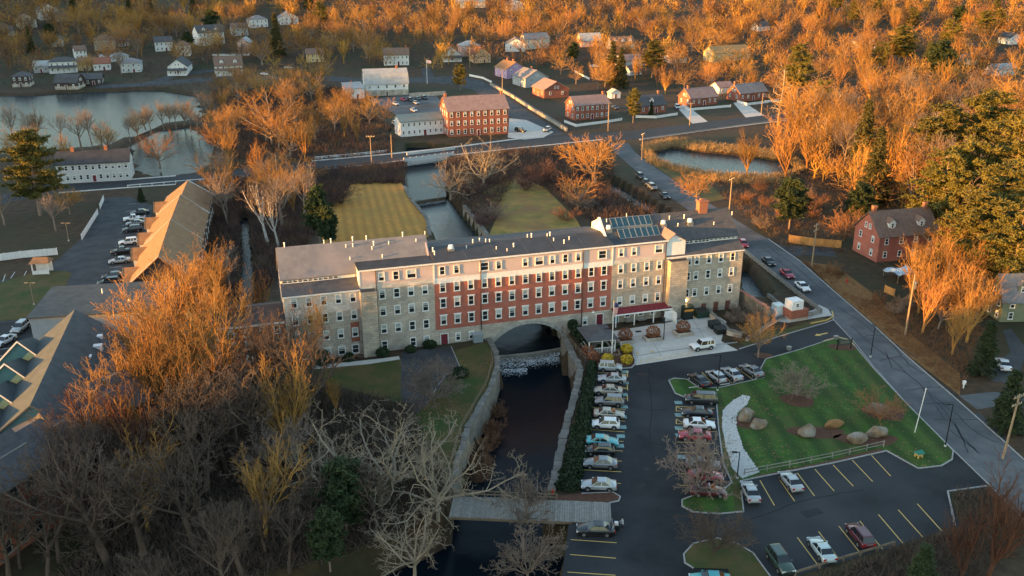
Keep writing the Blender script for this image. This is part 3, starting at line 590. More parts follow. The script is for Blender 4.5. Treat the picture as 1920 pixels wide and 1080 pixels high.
Z1 = lambda x, y: (500+x/3.177, 360+y/3.177)
Z2 = lambda x, y: (960+x/3.177, 360+y/3.177)
for q in [Z1(473,332),Z1(514,328),Z1(628,344),Z1(638,318),Z1(728,312),Z1(890,296),Z1(497,403),Z1(690,394),Z1(365,300),Z1(490,290),Z1(594,283),Z1(778,264),Z1(98,325),Z1(325,303),Z1(906,250),
          Z1(990,355),Z1(1000,374),Z1(1190,335),Z1(1228,304),Z1(1268,292),Z1(1305,298),Z1(1328,298),Z1(1368,342),Z1(1432,352),Z1(1470,328),
          Z2(92,270),Z2(116,270),Z2(210,264),Z2(226,262),Z2(248,292),Z2(340,284),Z2(310,308),Z2(10,328),Z2(563,180),Z2(682,145),Z2(937,162),Z2(988,206),Z2(1025,158),Z2(1202,194),Z2(1310,134)]:
    s, dd, z = roof_pt(*q); o = link('vent_pipe', pipe, mill, loc=(s, dd, z), scale=random.uniform(.6,.95)); link('cap', cap, o)
fan = MB().box(-.55,.55,-.55,.55,-.6,.35).mesh('roof_fan', m_steel); fcap = MB().tube((0,0,.35),(0,0,.95),.5,.42,n=12).mesh('fan_hood', mv)
for q in [Z1(1097,345),Z2(575,228),Z2(900,200),Z2(1058,188)]:
    s, dd, z = roof_pt(*q); o = link('roof_fan', fan, mill, loc=(s, dd, z)); link('fan_hood', fcap, o)
# the brick chimney stack and the solar collectors
mpart('chimney', m_chim, lambda b: b.box(53.3,55.1,6.3,7.7,16.5,20.6))
mpart('chimney_cap', m_chim, lambda b: b.box(53.15,55.25,6.15,7.85,20.6,20.85))
mpart('chimney_pot', m_chim, lambda b: b.box(53.7,54.2,6.7,7.2,20.85,21.25))
sl_ = math.atan2(RZ-15.72, 3.8); msol = M('collector_glass', (.010,.045,.065), rough=.08, spec=.8, coat=.3); mfr = M('collector_frame', (.38,.42,.43), rough=.4, metal=.6)
pan = MB().box(-.52,.52,-1.02,1.02,0,.07).mesh('solar_panel', msol); frm = MB().box(-.58,-.52,-1.08,1.08,-.03,.10).box(.52,.58,-1.08,1.08,-.03,.10).box(-.52,.52,-1.08,-1.02,-.03,.10).box(-.52,.52,1.02,1.08,-.03,.10).mesh('frame', mfr)
for row, (dd, x0) in enumerate([(3.75, 35.7), (5.75, 34.9)]):
    for k in range(7):
        o = link('solar_panel', pan, mill, loc=(x0+k*1.2, dd, 15.72+(dd-3.2)*math.tan(sl_)+.35)); o.rotation_euler = (sl_, 0, 0); link('frame', frm, o)
    mpart('collector_rail', mfr, lambda b, dd=dd, x0=x0: b.box(x0-.6,x0+7.8,dd-.75,dd-.65,15.72+(dd-3.9)*math.tan(sl_),15.72+(dd-3.9)*math.tan(sl_)+.35))
# wall lamps of the entrance front
ml = M('lamp_glow', (1,.75,.4), rough=.5); 
lb = ml.node_tree.nodes['Principled BSDF']; lb.inputs['Emission Color'].default_value = (1,.62,.25,1); lb.inputs['Emission Strength'].default_value = 18
MB().box(-.14,.14,-.24,-.02,-.16,.16).build('wall_lamp', ml, mill, loc=(48.2,0,3.0))
MB().tube((0,0,0),(0,-.9,.1),.04,n=6).tube((0,-.9,.1),(0,-.9,-.25),.05,.28,n=10).build('barn_lamp', m_white, mill, loc=(28.6,0,3.3))
# small brick wing at the west end, partly behind the trees
wing = thing('brick_annex', 'low red brick annex with black roof against the left end of the mill', 'building', mw(-27.6, 1.0), A_M)
MB().box(-13,0,0,9,-1,7.6).build('wall', m_brick_d, wing)
MB().prism_x([(-.4,7.5),(4.5,9.0),(9.4,7.5),(9.4,7.7),(4.5,9.2),(-.4,7.7)], -13.3, -.02).build('roof', m_roof_d, wing)
MB().box(-13.3,0,-.45,-.4,7.3,7.65).build('eave_board', m_white, wing)
for x in (-11.6,-9,-6.4,-3.8,-1.4):
    for z in (1.6, 3.9, 6.2): window(wing, x, 0, z, 1.05, 1.6)
# ================================================================ houses
def sid(n, c): return M('siding_'+n, c, tuple(v*.86 for v in c), scale=.8, rough=.75)
s_white = sid('white', (.72,.71,.68)); s_cream = sid('cream', (.62,.56,.44)); s_beige = sid('beige', (.46,.40,.32)); s_grey = sid('grey', (.36,.38,.39)); s_pale = sid('pale_grey', (.52,.53,.52))
s_pink = sid('pink', (.60,.36,.30)); s_purple = sid('purple', (.45,.30,.46)); s_peach = sid('peach', (.66,.40,.20)); s_brown = sid('dark_brown', (.075,.05,.04)); s_green = sid('olive', (.20,.21,.13)); s_teal = sid('teal', (.10,.22,.23)); s_yellow = sid('yellow', (.58,.44,.20)); s_red = sid('barn_red', (.25,.06,.045))
r_grey = m_roof_g; r_dark = m_roof_d2; r_brown = M('far_brown_shingle', (.15,.095,.07), (.20,.13,.10), scale=1, rough=.9); r_red = M('rust_shingle', (.27,.115,.075), (.22,.09,.06), scale=1, rough=.9); r_pale = M('pale_roof', (.36,.37,.37), (.29,.30,.30), scale=.5, rough=.8)
KEEP = []          # (x, y, radius) kept clear of trees
def roof_part(h, w, d, wh, rh, ridge, mat, ov=.45, t=.22, name='roof'):
    b = MB()
    if ridge == 'f': b.prism_x([(-ov,wh-ov*rh/(d/2)),(d/2,wh+rh),(d+ov,wh-ov*rh/(d/2)),(d+ov,wh-ov*rh/(d/2)+t),(d/2,wh+rh+t),(-ov,wh-ov*rh/(d/2)+t)], -ov, w+ov)
    elif ridge == 'g':
        pr = [(-ov,wh-ov*rh/(w/2)),(w/2,wh+rh),(w+ov,wh-ov*rh/(w/2)),(w+ov,wh-ov*rh/(w/2)+t),(w/2,wh+rh+t),(-ov,wh-ov*rh/(w/2)+t)]
        n = len(pr); b.add([(x,-ov,z) for x, z in pr]+[(x,d+ov,z) for x, z in pr], [(i,n+i,n+(i+1)%n,(i+1)%n) for i in range(n)]+[tuple(range(n)), tuple(range(n,2*n))[::-1]])
    elif ridge == 'h':
        k = min(w,d)/2; zz = wh+t*.3
        b.add([(-ov,-ov,zz),(w+ov,-ov,zz),(w+ov,d+ov,zz),(-ov,d+ov,zz),(k,d/2,wh+rh) if w >= d else (w/2,k,wh+rh),(w-k,d/2,wh+rh) if w >= d else (w/2,d-k,wh+rh)],
              [(0,1,5,4),(1,2,5),(2,3,4,5),(3,0,4)] if w >= d else [(0,1,4),(1,2,5,4),(2,3,5),(3,0,4,5)])
        b.box(-ov,w+ov,-ov,d+ov,wh-.02,zz-.01)
    elif ridge == 'm':            # gambrel, ridge along x
        b.prism_x([(-ov,wh-.3),(d*.2,wh+rh*.68),(d/2,wh+rh),(d*.8,wh+rh*.68),(d+ov,wh-.3),(d+ov,wh-.05),(d*.8,wh+rh*.68+t),(d/2,wh+rh+t),(d*.2,wh+rh*.68+t),(-ov,wh-.05)], -ov, w+ov)
    elif ridge == 's': b.prism_x([(-ov,wh),(d+ov,wh+rh),(d+ov,wh+rh+t),(-ov,wh+t)], -ov, w+ov)
    return b.build(name, mat, h)
def house(label, bl, br, depth=9., wh=5.5, rh=3., ridge='f', wall=None, roof=None, name='house', cat='house', nf=4, ns=2, floors=2, chim=(), dorm=0, porch=False, group='houses in the village', tmat=None, doorm=None, win=(.95,1.5), base=None, gwin=True, dmat=None, z0=0, blind=.5):
    a = P(*bl); c = P(*br); v = c-a; v.z = 0; w = v.length; rz = math.atan2(v.y, v.x); z = min(a.z, c.z)+z0
    h = thing(name, label, cat, (a.x, a.y, z), rz, group)
    wall = wall or s_white; roof = roof or r_dark; nn = Vector((-v.y, v.x, 0)).normalized(); ctr = a+v/2+nn*depth/2
    for k in np.linspace(0, 1, max(2, int(w/5))): q = a+v*k+nn*depth/2; KEEP.append((q.x, q.y, depth/2+2.5))
    g = MB().box(0,w,0,depth,-1.5,wh)
    if ridge in 'fs': 
        if ridge == 'f': g.prism_x([(0.01,wh),(depth/2,wh+rh),(depth-.01,wh)], .005, w-.005)
        else: g.prism_x([(0.01,wh),(depth-.01,wh+rh),(depth-.01,wh)], .005, w-.005)
    elif ridge == 'm': g.prism_x([(0.01,wh),(depth*.2,wh+rh*.66),(depth/2,wh+rh*.98),(depth*.8,wh+rh*.66),(depth-.01,wh)], .005, w-.005)
    elif ridge == 'g': g.add([(0,.005,wh),(w,.005,wh),(w/2,.005,wh+rh),(0,depth-.005,wh),(w,depth-.005,wh),(w/2,depth-.005,wh+rh)], [(0,1,2),(5,4,3)])
    g.build('wall', wall, h)
    if base: MB().box(-.04,w+.04,-.04,depth+.04,-1.5,base[0]).build('basement_wall', base[1], h)
    rf = roof_part(h, w, depth, wh, rh, ridge, roof)
    ww, hh = win
    di = nf//2 if doorm is not False else -1
    for f in range(floors):
        z_ = (f+.56)*wh/floors
        for i in range(nf):
            x = (i+.5)*w/nf
            if f == 0 and i == di and not porch: door(h, x, 0, 0, 1.0, min(2.1, wh/floors*.8), mat=doorm or m_reddoor); continue
            window(h, x, 0, z_, ww, min(hh, wh/floors*.62), trim=.12, blind=blind, tmat=tmat)
        for i in range(ns):
            y = (i+.5)*depth/ns; window(h, 0, y, z_, ww, min(hh, wh/floors*.62), rz=R(-90), trim=.12, blind=blind, tmat=tmat); window(h, w, y, z_, ww, min(hh, wh/floors*.62), rz=R(90), trim=.12, blind=blind, tmat=tmat)
    if gwin and rh > 2.2 and ridge in 'fgm':
        for k in (-.8, .8):
            if ridge == 'g': window(h, w/2+k, 0, wh+rh*.28, .8, 1.2, trim=.12, blind=blind, tmat=tmat)
            else: window(h, 0, depth/2+k, wh+rh*.28, .8, 1.2, rz=R(-90), trim=.12, blind=blind, tmat=tmat); window(h, w, depth/2+k, wh+rh*.28, .8, 1.2, rz=R(90), trim=.12, blind=blind, tmat=tmat)
    for fx, fy in chim:
        zz = wh+rh; MB().box(fx*w-.45,fx*w+.45,fy*depth-.4,fy*depth+.4,wh,zz+1.2).box(fx*w-.52,fx*w+.52,fy*depth-.47,fy*depth+.47,zz+1.2,zz+1.4).build('chimney', m_chim, rf)
    for k in range(dorm):
        if ridge == 'f': xs = (k+.5)*w/dorm; y0 = depth*.12; zb = wh+rh*.24
        else: xs = w*.5; y0 = (k+.5)*depth/dorm; zb = wh+rh*.3
        dm = MB()
        if ridge == 'f':
            dm.box(xs-.9,xs+.9,y0,depth*.45,zb-.3,zb+1.3).add([(xs-.9,y0+.01,zb+1.3),(xs+.9,y0+.01,zb+1.3),(xs,y0+.01,zb+2.1)], [(0,1,2)]); do = dm.build('dormer', dmat or s_white, rf)
            MB().add([(xs-1.15,y0-.25,zb+1.12),(xs,y0-.25,zb+2.2),(xs,depth*.5,zb+2.2),(xs-1.15,depth*.5,zb+1.12),(xs+1.15,y0-.25,zb+1.12),(xs+1.15,depth*.5,zb+1.12)], [(0,1,2,3),(1,4,5,2)]).build('dormer_roof', roof, rf)
            wd = window(h, xs, y0, zb+.55, .8, 1.15, trim=.12, blind=blind)
        else:
            for sgn, X in ((1, w),):
                x0 = w*.86; dm.box(w*.55,x0,y0-.9,y0+.9,zb-.3,zb+1.3).add([(x0-.01,y0-.9,zb+1.3),(x0-.01,y0+.9,zb+1.3),(x0-.01,y0,zb+2.1)], [(0,1,2)]); dm.build('dormer', dmat or s_white, rf)
                MB().add([(x0+.25,y0-1.15,zb+1.12),(x0+.25,y0,zb+2.2),(w*.5,y0,zb+2.2),(w*.5,y0-1.15,zb+1.12),(x0+.25,y0+1.15,zb+1.12),(w*.5,y0+1.15,zb+1.12)], [(0,3,2,1),(1,2,5,4)]).build('dormer_roof', roof, rf)
                window(h, x0, y0, zb+.55, .8, 1.15, rz=R(90), trim=.12, blind=blind)
    if porch:
        pz = min(2.7, wh*.55); b = MB().prism_x([(-2.6,pz),(-.01,pz+.9),(-.01,pz+1.05),(-2.6,pz+.15)], -.2, w+.2); b.build('porch_roof', roof, h)
        MB().box(0,w,-2.4,-.01,-.8,.35).build('porch_floor', tmat or m_white, h)
        for k in range(max(3, int(w/2.5))): xx = .1+(w-.2)*k/(max(3, int(w/2.5))-1); MB().box(xx-.1,xx+.1,-2.4,-2.2,.3,pz+.1).build('porch_post', m_white, h)
        MB().box(0,w,-2.36,-2.28,.95,1.05).build('porch_rail', m_white, h)
        door(h, w/2, 0, .35, 1.0, 2.0, mat=doorm if doorm else m_reddoor)
    h['_w'] = w; return h
def house3(label, L, C, Rr, **kw):
    d = (P(*Rr)-P(*C)).length; return house(label, L, C, depth=d, **kw)
G1 = 'houses on the hillside above the pond'; G2 = 'brick mill cottages by the main street'; G3 = 'houses among the far trees'
house('cream gabled house high on the far left hillside', (38,54),(70,51), 11, 5.5, 3.5, 'g', s_cream, r_brown, group=G1, ns=3)
house('big white house with steep gable at the top left', (76,38),(111,35), 12, 7, 4, 'g', s_white, r_dark, group=G1, nf=4, ns=3, chim=[(.5,.5)])
house('low beige house right of the big white gabled house, top left', (109,41),(131,39), 9, 3.5, 2.5, 'f', s_beige, r_brown, group=G1, floors=1, nf=3)
house('grey roofed low white house at the left edge of the hillside', (-8,70),(28,66), 9, 3.5, 2.6, 'f', s_white, r_dark, group=G1, floors=1)
house('beige hip roofed house above the long pale shed', (178,95),(216,93), 10, 6, 3, 'h', s_beige, r_brown, group=G1)
house('small dark garage right of the beige hip roofed house', (222,88),(243,86), 7, 3, 2, 'f', s_grey, r_dark, group=G1, floors=1, nf=2, ns=1, name='garage', cat='garage')
house('plain white house half hidden by a brown tree, mid hillside', (292,97),(325,95), 9, 5.6, 2.6, 'f', s_white, r_dark, group=G1)
house('white house behind a round green pine on the hillside', (331,106),(357,105), 9, 6, 2.6, 'h', s_white, r_brown, group=G1, nf=3)
house('large white three storey house with black gable, right on the hillside', (374,87),(422,82), 11, 8, 4, 'f', s_white, r_dark, group=G1, nf=6, floors=3, dorm=2, chim=[(.3,.5)])
house('pinkish barn with gable front right of the hillside houses', (446,100),(469,100), 9, 6, 2.8, 'g', s_pink, r_pale, group=G1, nf=2, name='barn', cat='barn')
house('white hip roofed house left of the tall dark spruce', (472,53),(503,50), 9, 5.5, 2.6, 'h', s_white, r_grey, group=G1)
house('white twin gabled house right of the tall dark spruce', (526,47),(560,45), 11, 5, 3.6, 'g', s_white, r_grey, group=G1, ns=3)
house('white house with wide front gable and dark roof by the shore road', (316,141),(352,140), 17, 4.4, 3.6, 'g', s_white, r_dark, group=G1, nf=4, ns=4, porch=True)
house('white house with two peaked dormers and long porch by the shore road', (405,142),(456,139), 11, 5, 4.2, 'f', s_white, r_brown, group=G1, nf=5, dorm=2, porch=True)
house('grey house with low hip roof above the pond shore', (228,137),(266,135), 11, 5, 2.4, 'h', s_pale, r_grey, group=G1)
house('white two storey house above the dark boathouses', (94,137),(146,134), 9, 5.6, 2.2, 'h', s_white, r_dark, group=G1, nf=5, porch=True)
house('small white house with rust red roof above the pond', (176,133),(208,131), 8, 3.8, 2.8, 'f', s_white, r_red, group=G1, floors=1)
house('pale yellow house left of the rust red roof', (147,133),(171,132), 8, 4.5, 2.2, 'f', s_yellow, r_brown, group=G1, nf=3)
house('dark brown boathouse on a stone base at the water, left one', (24,164),(56,163), 8, 5.2, 2.2, 'h', s_brown, r_dark, group='boathouses on the pond', nf=3, base=(1.6, m_stone), name='boathouse', cat='boathouse')
house('dark brown boathouse with rounded gambrel gable at the water', (104,168),(146,168), 9, 3.4, 3.4, 'm', s_brown, r_dark, group='boathouses on the pond', nf=3, floors=1, base=(1.6, m_stone), name='boathouse', cat='boathouse')
house('long low dark cottage right of the boathouses', (150,161),(192,159), 8, 3.2, 2.2, 'f', s_brown, r_dark, group='boathouses on the pond', nf=4, floors=1)
house('long pale low shed on the grassy bank of the hillside', (200,118),(242,111), 7, 2.8, 1.0, 's', s_white, r_pale, group=G1, floors=1, nf=5, ns=1, name='shed', cat='shed')
house('small dark house with pale blue roof at the far left', (64,137),(92,136), 8, 3.6, 2.2, 'f', s_grey, r_pale, group=G1, floors=1, nf=3)
house('small white house in the middle of the dark hillside', (143,111),(164,109), 8, 4.6, 2.4, 'f', s_white, r_brown, group=G1, nf=3)
house('white house glimpsed left of the round pine on the hill', (100,88),(118,87), 9, 4.4, 2.6, 'g', s_pale, r_dark, group=G1, nf=3)
house('pale house among brown trees behind the white hip roof', (436,68),(466,66), 9, 5.2, 2.6, 'f', s_pale, r_brown, group=G1)
# long clapboard tenement by the pond
house('long pale grey clapboard house with black roof beside the main street', (110,345),(246,337), 9, 5.9, 2.8, 'f', s_pale, m_roof_d, group='houses by the pond', nf=11, ns=2, chim=[(.22,.5),(.68,.5)], win=(.95,1.5), doorm=m_reddoor)
# village centre
hall = house('white hall with large grey gambrel roof over stone basement', (686,181),(766,178), 13, 5.6, 6.2, 'm', s_white, r_pale, name='village_hall', cat='hall', nf=5, ns=2, floors=2, base=(2.7, m_stone), chim=[(.78,.5)], group='public buildings')
house('low white wing at the left end of the gambrel roofed hall', (650,186),(684,184), 9, 4.6, 1.6, 's', s_white, r_pale, name='hall_wing', cat='building', nf=4, floors=1, group='public buildings')
house('three storey red brick inn with pink grey roof and two chimneys', (841,257),(953,250), 13, 9.6, 4.2, 'f', m_brick_d, m_roof_r, name='brick_inn', cat='inn', nf=9, ns=4, floors=3, chim=[(.03,.5),(.97,.5)], win=(1.1,1.8), group='public buildings', blind=.8)
house('white two storey wing with green grey roof left of the brick inn', (752,257),(832,250.5), 8, 5.6, 2.0, 'f', s_white, M('green_grey_roof', (.17,.20,.185), (.21,.24,.22), scale=.6), name='inn_wing', cat='building', nf=8, group='public buildings', porch=False, win=(.8,1.3), blind=.1)
house('white colonial house with brown roof behind the hall', (720,123),(767,122), 9, 5.8, 3.2, 'f', s_white, r_brown, nf=6, chim=[(.9,.5)])
house('pale yellow house with tiny cupola behind bare trees', (575,117),(607,116), 9, 4.6, 2.4, 'f', s_yellow, r_brown, nf=4)
house('grey cottage with front gable and white trim near the green', (831,115),(865,114), 10, 3.8, 3.8, 'g', s_pale, r_dark, nf=4, porch=True, floors=1)
house('pink house directly right of the grey gabled cottage', (866,106),(900,104), 9, 6, 2.6, 'h', s_pink, r_pale)
house('peach coloured gabled house glowing behind a yellow pine', (889,119),(920,117), 10, 5, 3.4, 'g', s_peach, r_red)
house3('pink and purple house with orange roof beside the lane', (928,141),(950,148),(976,142), wh=5.0, rh=3.2, ridge='f', wall=s_purple, roof=M('orange_roof', (.30,.17,.08), (.24,.13,.06), scale=1), chim=[(.3,.5),(.8,.5)], nf=3)
house3('grey clapboard house with pale roof beside the purple house', (961,157),(985,165),(1014,158), wh=4.6, rh=3.6, ridge='f', wall=s_grey, roof=r_grey, chim=[(.6,.5)], nf=4)
house3('small red brick house right of the grey clapboard house', (998,177),(1020,185),(1043,178), wh=4.0, rh=3.4, ridge='f', wall=m_brick_d, roof=m_roof_r, nf=3, floors=1)
house('two storey brick house behind white wall at the street corner', (1078,226),(1142,221), 9, 6, 3, 'f', m_brick_d, m_roof_r, nf=7, chim=[(.95,.5)], group=G2)
house('brick cottage with black roof and white dormer by the street', (1200,214),(1248,210), 9, 3.4, 3.8, 'f', m_brick_d, r_dark, nf=4, floors=1, dorm=1, chim=[(.05,.5),(.9,.5)], group=G2)
house('brick cottage with pinkish roof behind white picket fence', (1295,200),(1345,195), 9, 3.6, 3.6, 'f', m_brick_d, m_roof_r, nf=5, floors=1, chim=[(.1,.5)], group=G2)
house('brick cottage with pale grey roof, rightmost along the street', (1387,191),(1437,186), 9, 3.8, 3.4, 'f', m_brick_d, r_grey, nf=5, floors=1, chim=[(.02,.5)], group=G2)
house('white garage with two doors and grey roof on the hill', (948,97),(985,97), 10, 4.6, 3.2, 'g', s_white, r_grey, nf=2, floors=1, ns=2, group=G3, name='garage', cat='garage')
house('cream house with brick chimney right of the white double garage', (986,93),(1030,89), 9, 6, 3, 'f', s_cream, r_grey, nf=5, chim=[(0.02,.5)], group=G3)
house('pink cape house glowing among orange trees', (1090,89),(1128,87), 9, 4, 4, 'f', s_pink, r_pale, floors=1, group=G3)
house('dark roofed house with dormers behind the tall spruces', (1148,95),(1190,92), 9, 4, 3.6, 'f', s_beige, r_brown, floors=1, dorm=3, group=G3)
house('pale barn with pink roof between spruce and round pine', (1168,127),(1208,124), 12, 3.6, 2.6, 'f', s_pale, m_roof_r, floors=1, group=G3, name='barn', cat='barn')
house('small white shed with grey roof below the pink roofed barn', (1181,142),(1203,140), 7, 2.8, 2.0, 'f', s_white, r_dark, floors=1, nf=2, ns=1, group=G3, name='shed', cat='shed')
house('long yellow house with white gable end on the right hill', (1337,118),(1405,112), 10, 5.4, 3.2, 'f', s_yellow, M('straw_roof', (.30,.20,.09), (.24,.16,.07), scale=1), nf=9, group=G3)
house('low white garage left of the long yellow house', (1257,119),(1287,117), 8, 3, 1.8, 'f', s_white, r_red, floors=1, nf=3, ns=1, group=G3, name='garage', cat='garage')
house('tiny white shed beside the dark spruces', (1146,185),(1163,184), 4, 2.6, 1.4, 'g', s_white, r_pale, floors=1, nf=1, ns=1, group=G3, name='shed', cat='shed')
house('white outbuilding behind the rightmost brick cottage', (1348,176),(1374,174), 7, 3, 2, 'f', s_white, m_roof_r, floors=1, nf=2, ns=1, group=G3, name='shed', cat='shed')
house('white gabled house framed by orange trees on the far right slope', (1610,92),(1641,91), 9, 4.4, 3.6, 'g', s_white, r_dark, group=G3, nf=3)
house('beige cottage under dark trees at the right', (1813,122),(1849,120), 9, 3.4, 2.8, 'f', s_beige, r_brown, floors=1, group=G3)
house('white low house right of the beige cottage, right edge', (1866,143),(1908,140), 9, 3.4, 2.4, 'f', s_white, r_pale, floors=1, group=G3, nf=5)
house('dark red shed at the far right under the trees', (1812,98),(1834,97), 8, 3.4, 2.2, 'f', s_red, r_dark, floors=1, nf=2, group=G3, name='shed', cat='shed')
house('white house near the top right edge of the view', (1892,84),(1914,82), 9, 4.2, 2.6, 'g', s_white, r_dark, group=G3, nf=2)
house('small white house below the tall conifer, upper right', (1421,59),(1443,57), 8, 3.6, 2.4, 'f', s_white, r_dark, floors=1, group=G3, nf=3)
house('white house with pale gable at the top centre', (952,22),(985,21), 10, 5.4, 3.2, 'g', s_white, r_grey, group=G3)
house('long pale house at the top centre behind the trees', (850,16),(910,14), 10, 4.6, 2.6, 'f', s_cream, r_pale, group=G3, nf=6)
# brick house right of the side road
house3('red brick house with two dormers and two chimneys right of the side road', (1598,468),(1643,492),(1724,472), wh=6.2, rh=4.4, ridge='g', wall=m_brick, roof=r_brown, nf=2, ns=4, dorm=2, chim=[(.5,.06),(.5,.94)], group='houses right of the side road', doorm=False)
house3('olive green house with grey roof at the right edge', (1847,585),(1874,604),(1960,575), wh=4.6, rh=4.2, ridge='g', wall=s_green, roof=r_grey, nf=2, ns=4, dorm=2, dmat=s_green, group='houses right of the side road', doorm=False)
# brown roofed townhouses on the left
def along(label, A, B, halfw, wall_h, ridge_h, wall, roof, name, cat, group, nw=6):
    """gabled range whose ridge runs from A to B (points of the ridge seen in the photo)"""
    a = P(*A, z=ridge_h); c = P(*B, z=ridge_h); v = c-a; w = v.length; rz = math.atan2(v.y, v.x); nn = Vector((-v.y, v.x, 0)).normalized()
    h = thing(name, label, cat, (a.x-nn.x*halfw, a.y-nn.y*halfw, 0), rz, group)
    for k in np.linspace(0, 1, max(2, int(w/5))): q = a+v*k; KEEP.append((q.x, q.y, halfw+2))
    MB().box(0,w,0,2*halfw,-1,wall_h).prism_x([(.01,wall_h),(halfw,ridge_h-.1),(2*halfw-.01,wall_h)], .005, w-.005).build('wall', wall, h)
    rf = roof_part(h, w, 2*halfw, wall_h, ridge_h-wall_h, 'f', roof)
    for f in range(2):
        for i in range(nw):
            for y, r in ((0, 0), (2*halfw, R(180))): window(h, (i+.5)*w/nw, y, 1.5+f*wall_h*.5, 1.0, 1.4, rz=r, trim=.12)
    for i in range(3):
        for x, r in ((0, -90), (w, 90)): window(h, x, halfw*(.5+i*.5), wall_h*.75, 1.0, 1.5, rz=R(r), trim=.12)
    return h, rf, w
GT = 'brown roofed townhouse rows'
for k, (A, B, zz) in enumerate([((352,340),(338,372),9.4),((338,366),(318,420),10.0),((320,412),(297,482),10.4)]):
    h, rf, w = along(['brown shingled townhouse farthest up the row, nearest the main street','brown shingled townhouse second from the main street','brown shingled townhouse in the middle of the row with long orange lit roof','brown shingled townhouse lowest of the row behind the orange trees'][k], A, B, 5.8-.3*(k == 0), 5.4, zz, s_brown, m_roof_b, 'townhouse', 'townhouse', GT, 5)
    # entrance gables on the car park side
    for q in range(max(1, int(w/11))):
        x = (q+.5)*w/max(1, int(w/11)); sd = 0
        MB().box(x-2,x+2,-1.8,2,-1,4.6).add([(x-2,-1.79,4.6),(x+2,-1.79,4.6),(x,-1.79,6.4)], [(0,1,2)]).build('entrance_bay', s_pale, h)
        MB().add([(x-2.3,-2.2,4.4),(x,-2.2,6.6),(x,4,6.6),(x-2.3,4,4.4),(x+2.3,-2.2,4.4),(x+2.3,4,4.4)], [(0,1,2,3),(1,4,5,2)]).build('bay_roof', m_roof_b, h)
        MB().add([(x-2.3,-2.24,4.25),(x,-2.24,6.45),(x,-2.24,6.7),(x-2.3,-2.24,4.5),(x+2.3,-2.24,4.25),(x+2.3,-2.24,4.5)], [(0,1,2,3),(1,4,5,2)]).build('bay_trim', m_white, h)
    for x in (0, w): MB().add([(x,-.5,5.05),(x,5.8,zz),(x,5.8,zz+.3),(x,-.5,5.35),(x,12.1,5.05),(x,12.1,5.35)], [(0,1,2,3),(1,4,5,2)]).build('rake_trim', m_white, h)
# teal gabled apartments, lower left
h, rf, w = along('teal apartment block with long grey roof and row of gabled dormers, lower left', (140,584),(58,760), 7.2, 6.0, 11.5, s_teal, M('slate_roof', (.050,.062,.066), (.075,.088,.092), scale=.7, rough=.85), 'apartment_block', 'apartments', 'left hand apartment buildings', 8)
slate = MATS['slate_roof']
for k in range(4):      # saw-tooth bays: each roof climbs towards a teal gable that faces down the slope
    x0 = .5+k*(w-1)/4; x1 = x0+(w-1)/4-.4; yc = -.6
    MB().add([(x0,yc-3.2,0),(x1,yc-3.2,0),(x1,yc+4.2,0),(x0,yc+4.2,0),(x0,yc-3.2,5.6),(x1,yc-3.2,6.6),(x1,yc+4.2,6.6),(x0,yc+4.2,5.6),(x1,yc+.8,10.4),(x0,yc+.8,7.6)], [(0,1,5,4),(1,2,6,8,5),(3,0,4,9,7),(2,3,7,6)]).build('bay', s_teal, h)
    MB().add([(x0,yc-3.7,5.4),(x1+.5,yc-3.7,6.4),(x1+.5,yc+.8,10.8),(x0,yc+.8,7.9),(x1+.5,yc+4.7,6.4),(x0,yc+4.7,5.4),(x0,yc-3.7,5.2),(x1+.5,yc-3.7,6.2),(x1+.5,yc+.8,10.55),(x1+.5,yc+4.7,6.2)], [(0,1,2,3),(3,2,4,5),(1,7,8,2),(2,8,9,4),(0,6,7,1)]).build('bay_roof', slate, h)
    MB().add([(x1+.53,yc-3.7,6.15),(x1+.53,yc+.8,10.5),(x1+.53,yc+.8,10.8),(x1+.53,yc-3.7,6.45),(x1+.53,yc+4.7,6.15),(x1+.53,yc+4.7,6.45)], [(0,1,2,3),(1,4,5,2)]).build('bay_trim', m_white, h)
for k, x in enumerate([w*.5, w*.85]):
    MB().box(x-1.8,x+1.8,9,15,5,7.6).add([(x-1.8,14.99,7.6),(x+1.8,14.99,7.6),(x,14.99,9.4)], [(1,0,2)]).build('dormer', s_pale, h)
    MB().add([(x-2.3,15.4,7.3),(x,15.4,9.7),(x,8,9.7),(x-2.3,8,7.3),(x+2.3,15.4,7.3),(x+2.3,8,7.3)], [(0,3,2,1),(1,2,5,4)]).build('dormer_roof', slate, h)
for x, y in ((5,11),(9,11.5),(13,10.5)): MB().box(x-.5,x+.5,y-.7,y+.7,7,8.9).build('skylight', mv, h)
MB().box(0,28,-6,9,-1,6.2).build('wall', s_grey, thing('flat_roof_wing', 'wide low wing with flat grey roof behind the teal apartment block', 'building', P(86,632), R(10), 'left hand apartment buildings'))
fw = bpy.data.objects['flat_roof_wing']; MB().box(-.4,28.4,-6.4,9.4,6.2,6.5).build('roof', slate, fw); KEEP.append((fw.location.x+14, fw.location.y+4, 15))
for x, y in ((10,4),(16,-2),(21,5)): MB().tube((x,y,6.5),(x,y,7.4),.14,n=8).build('vent_pipe', mv, fw)
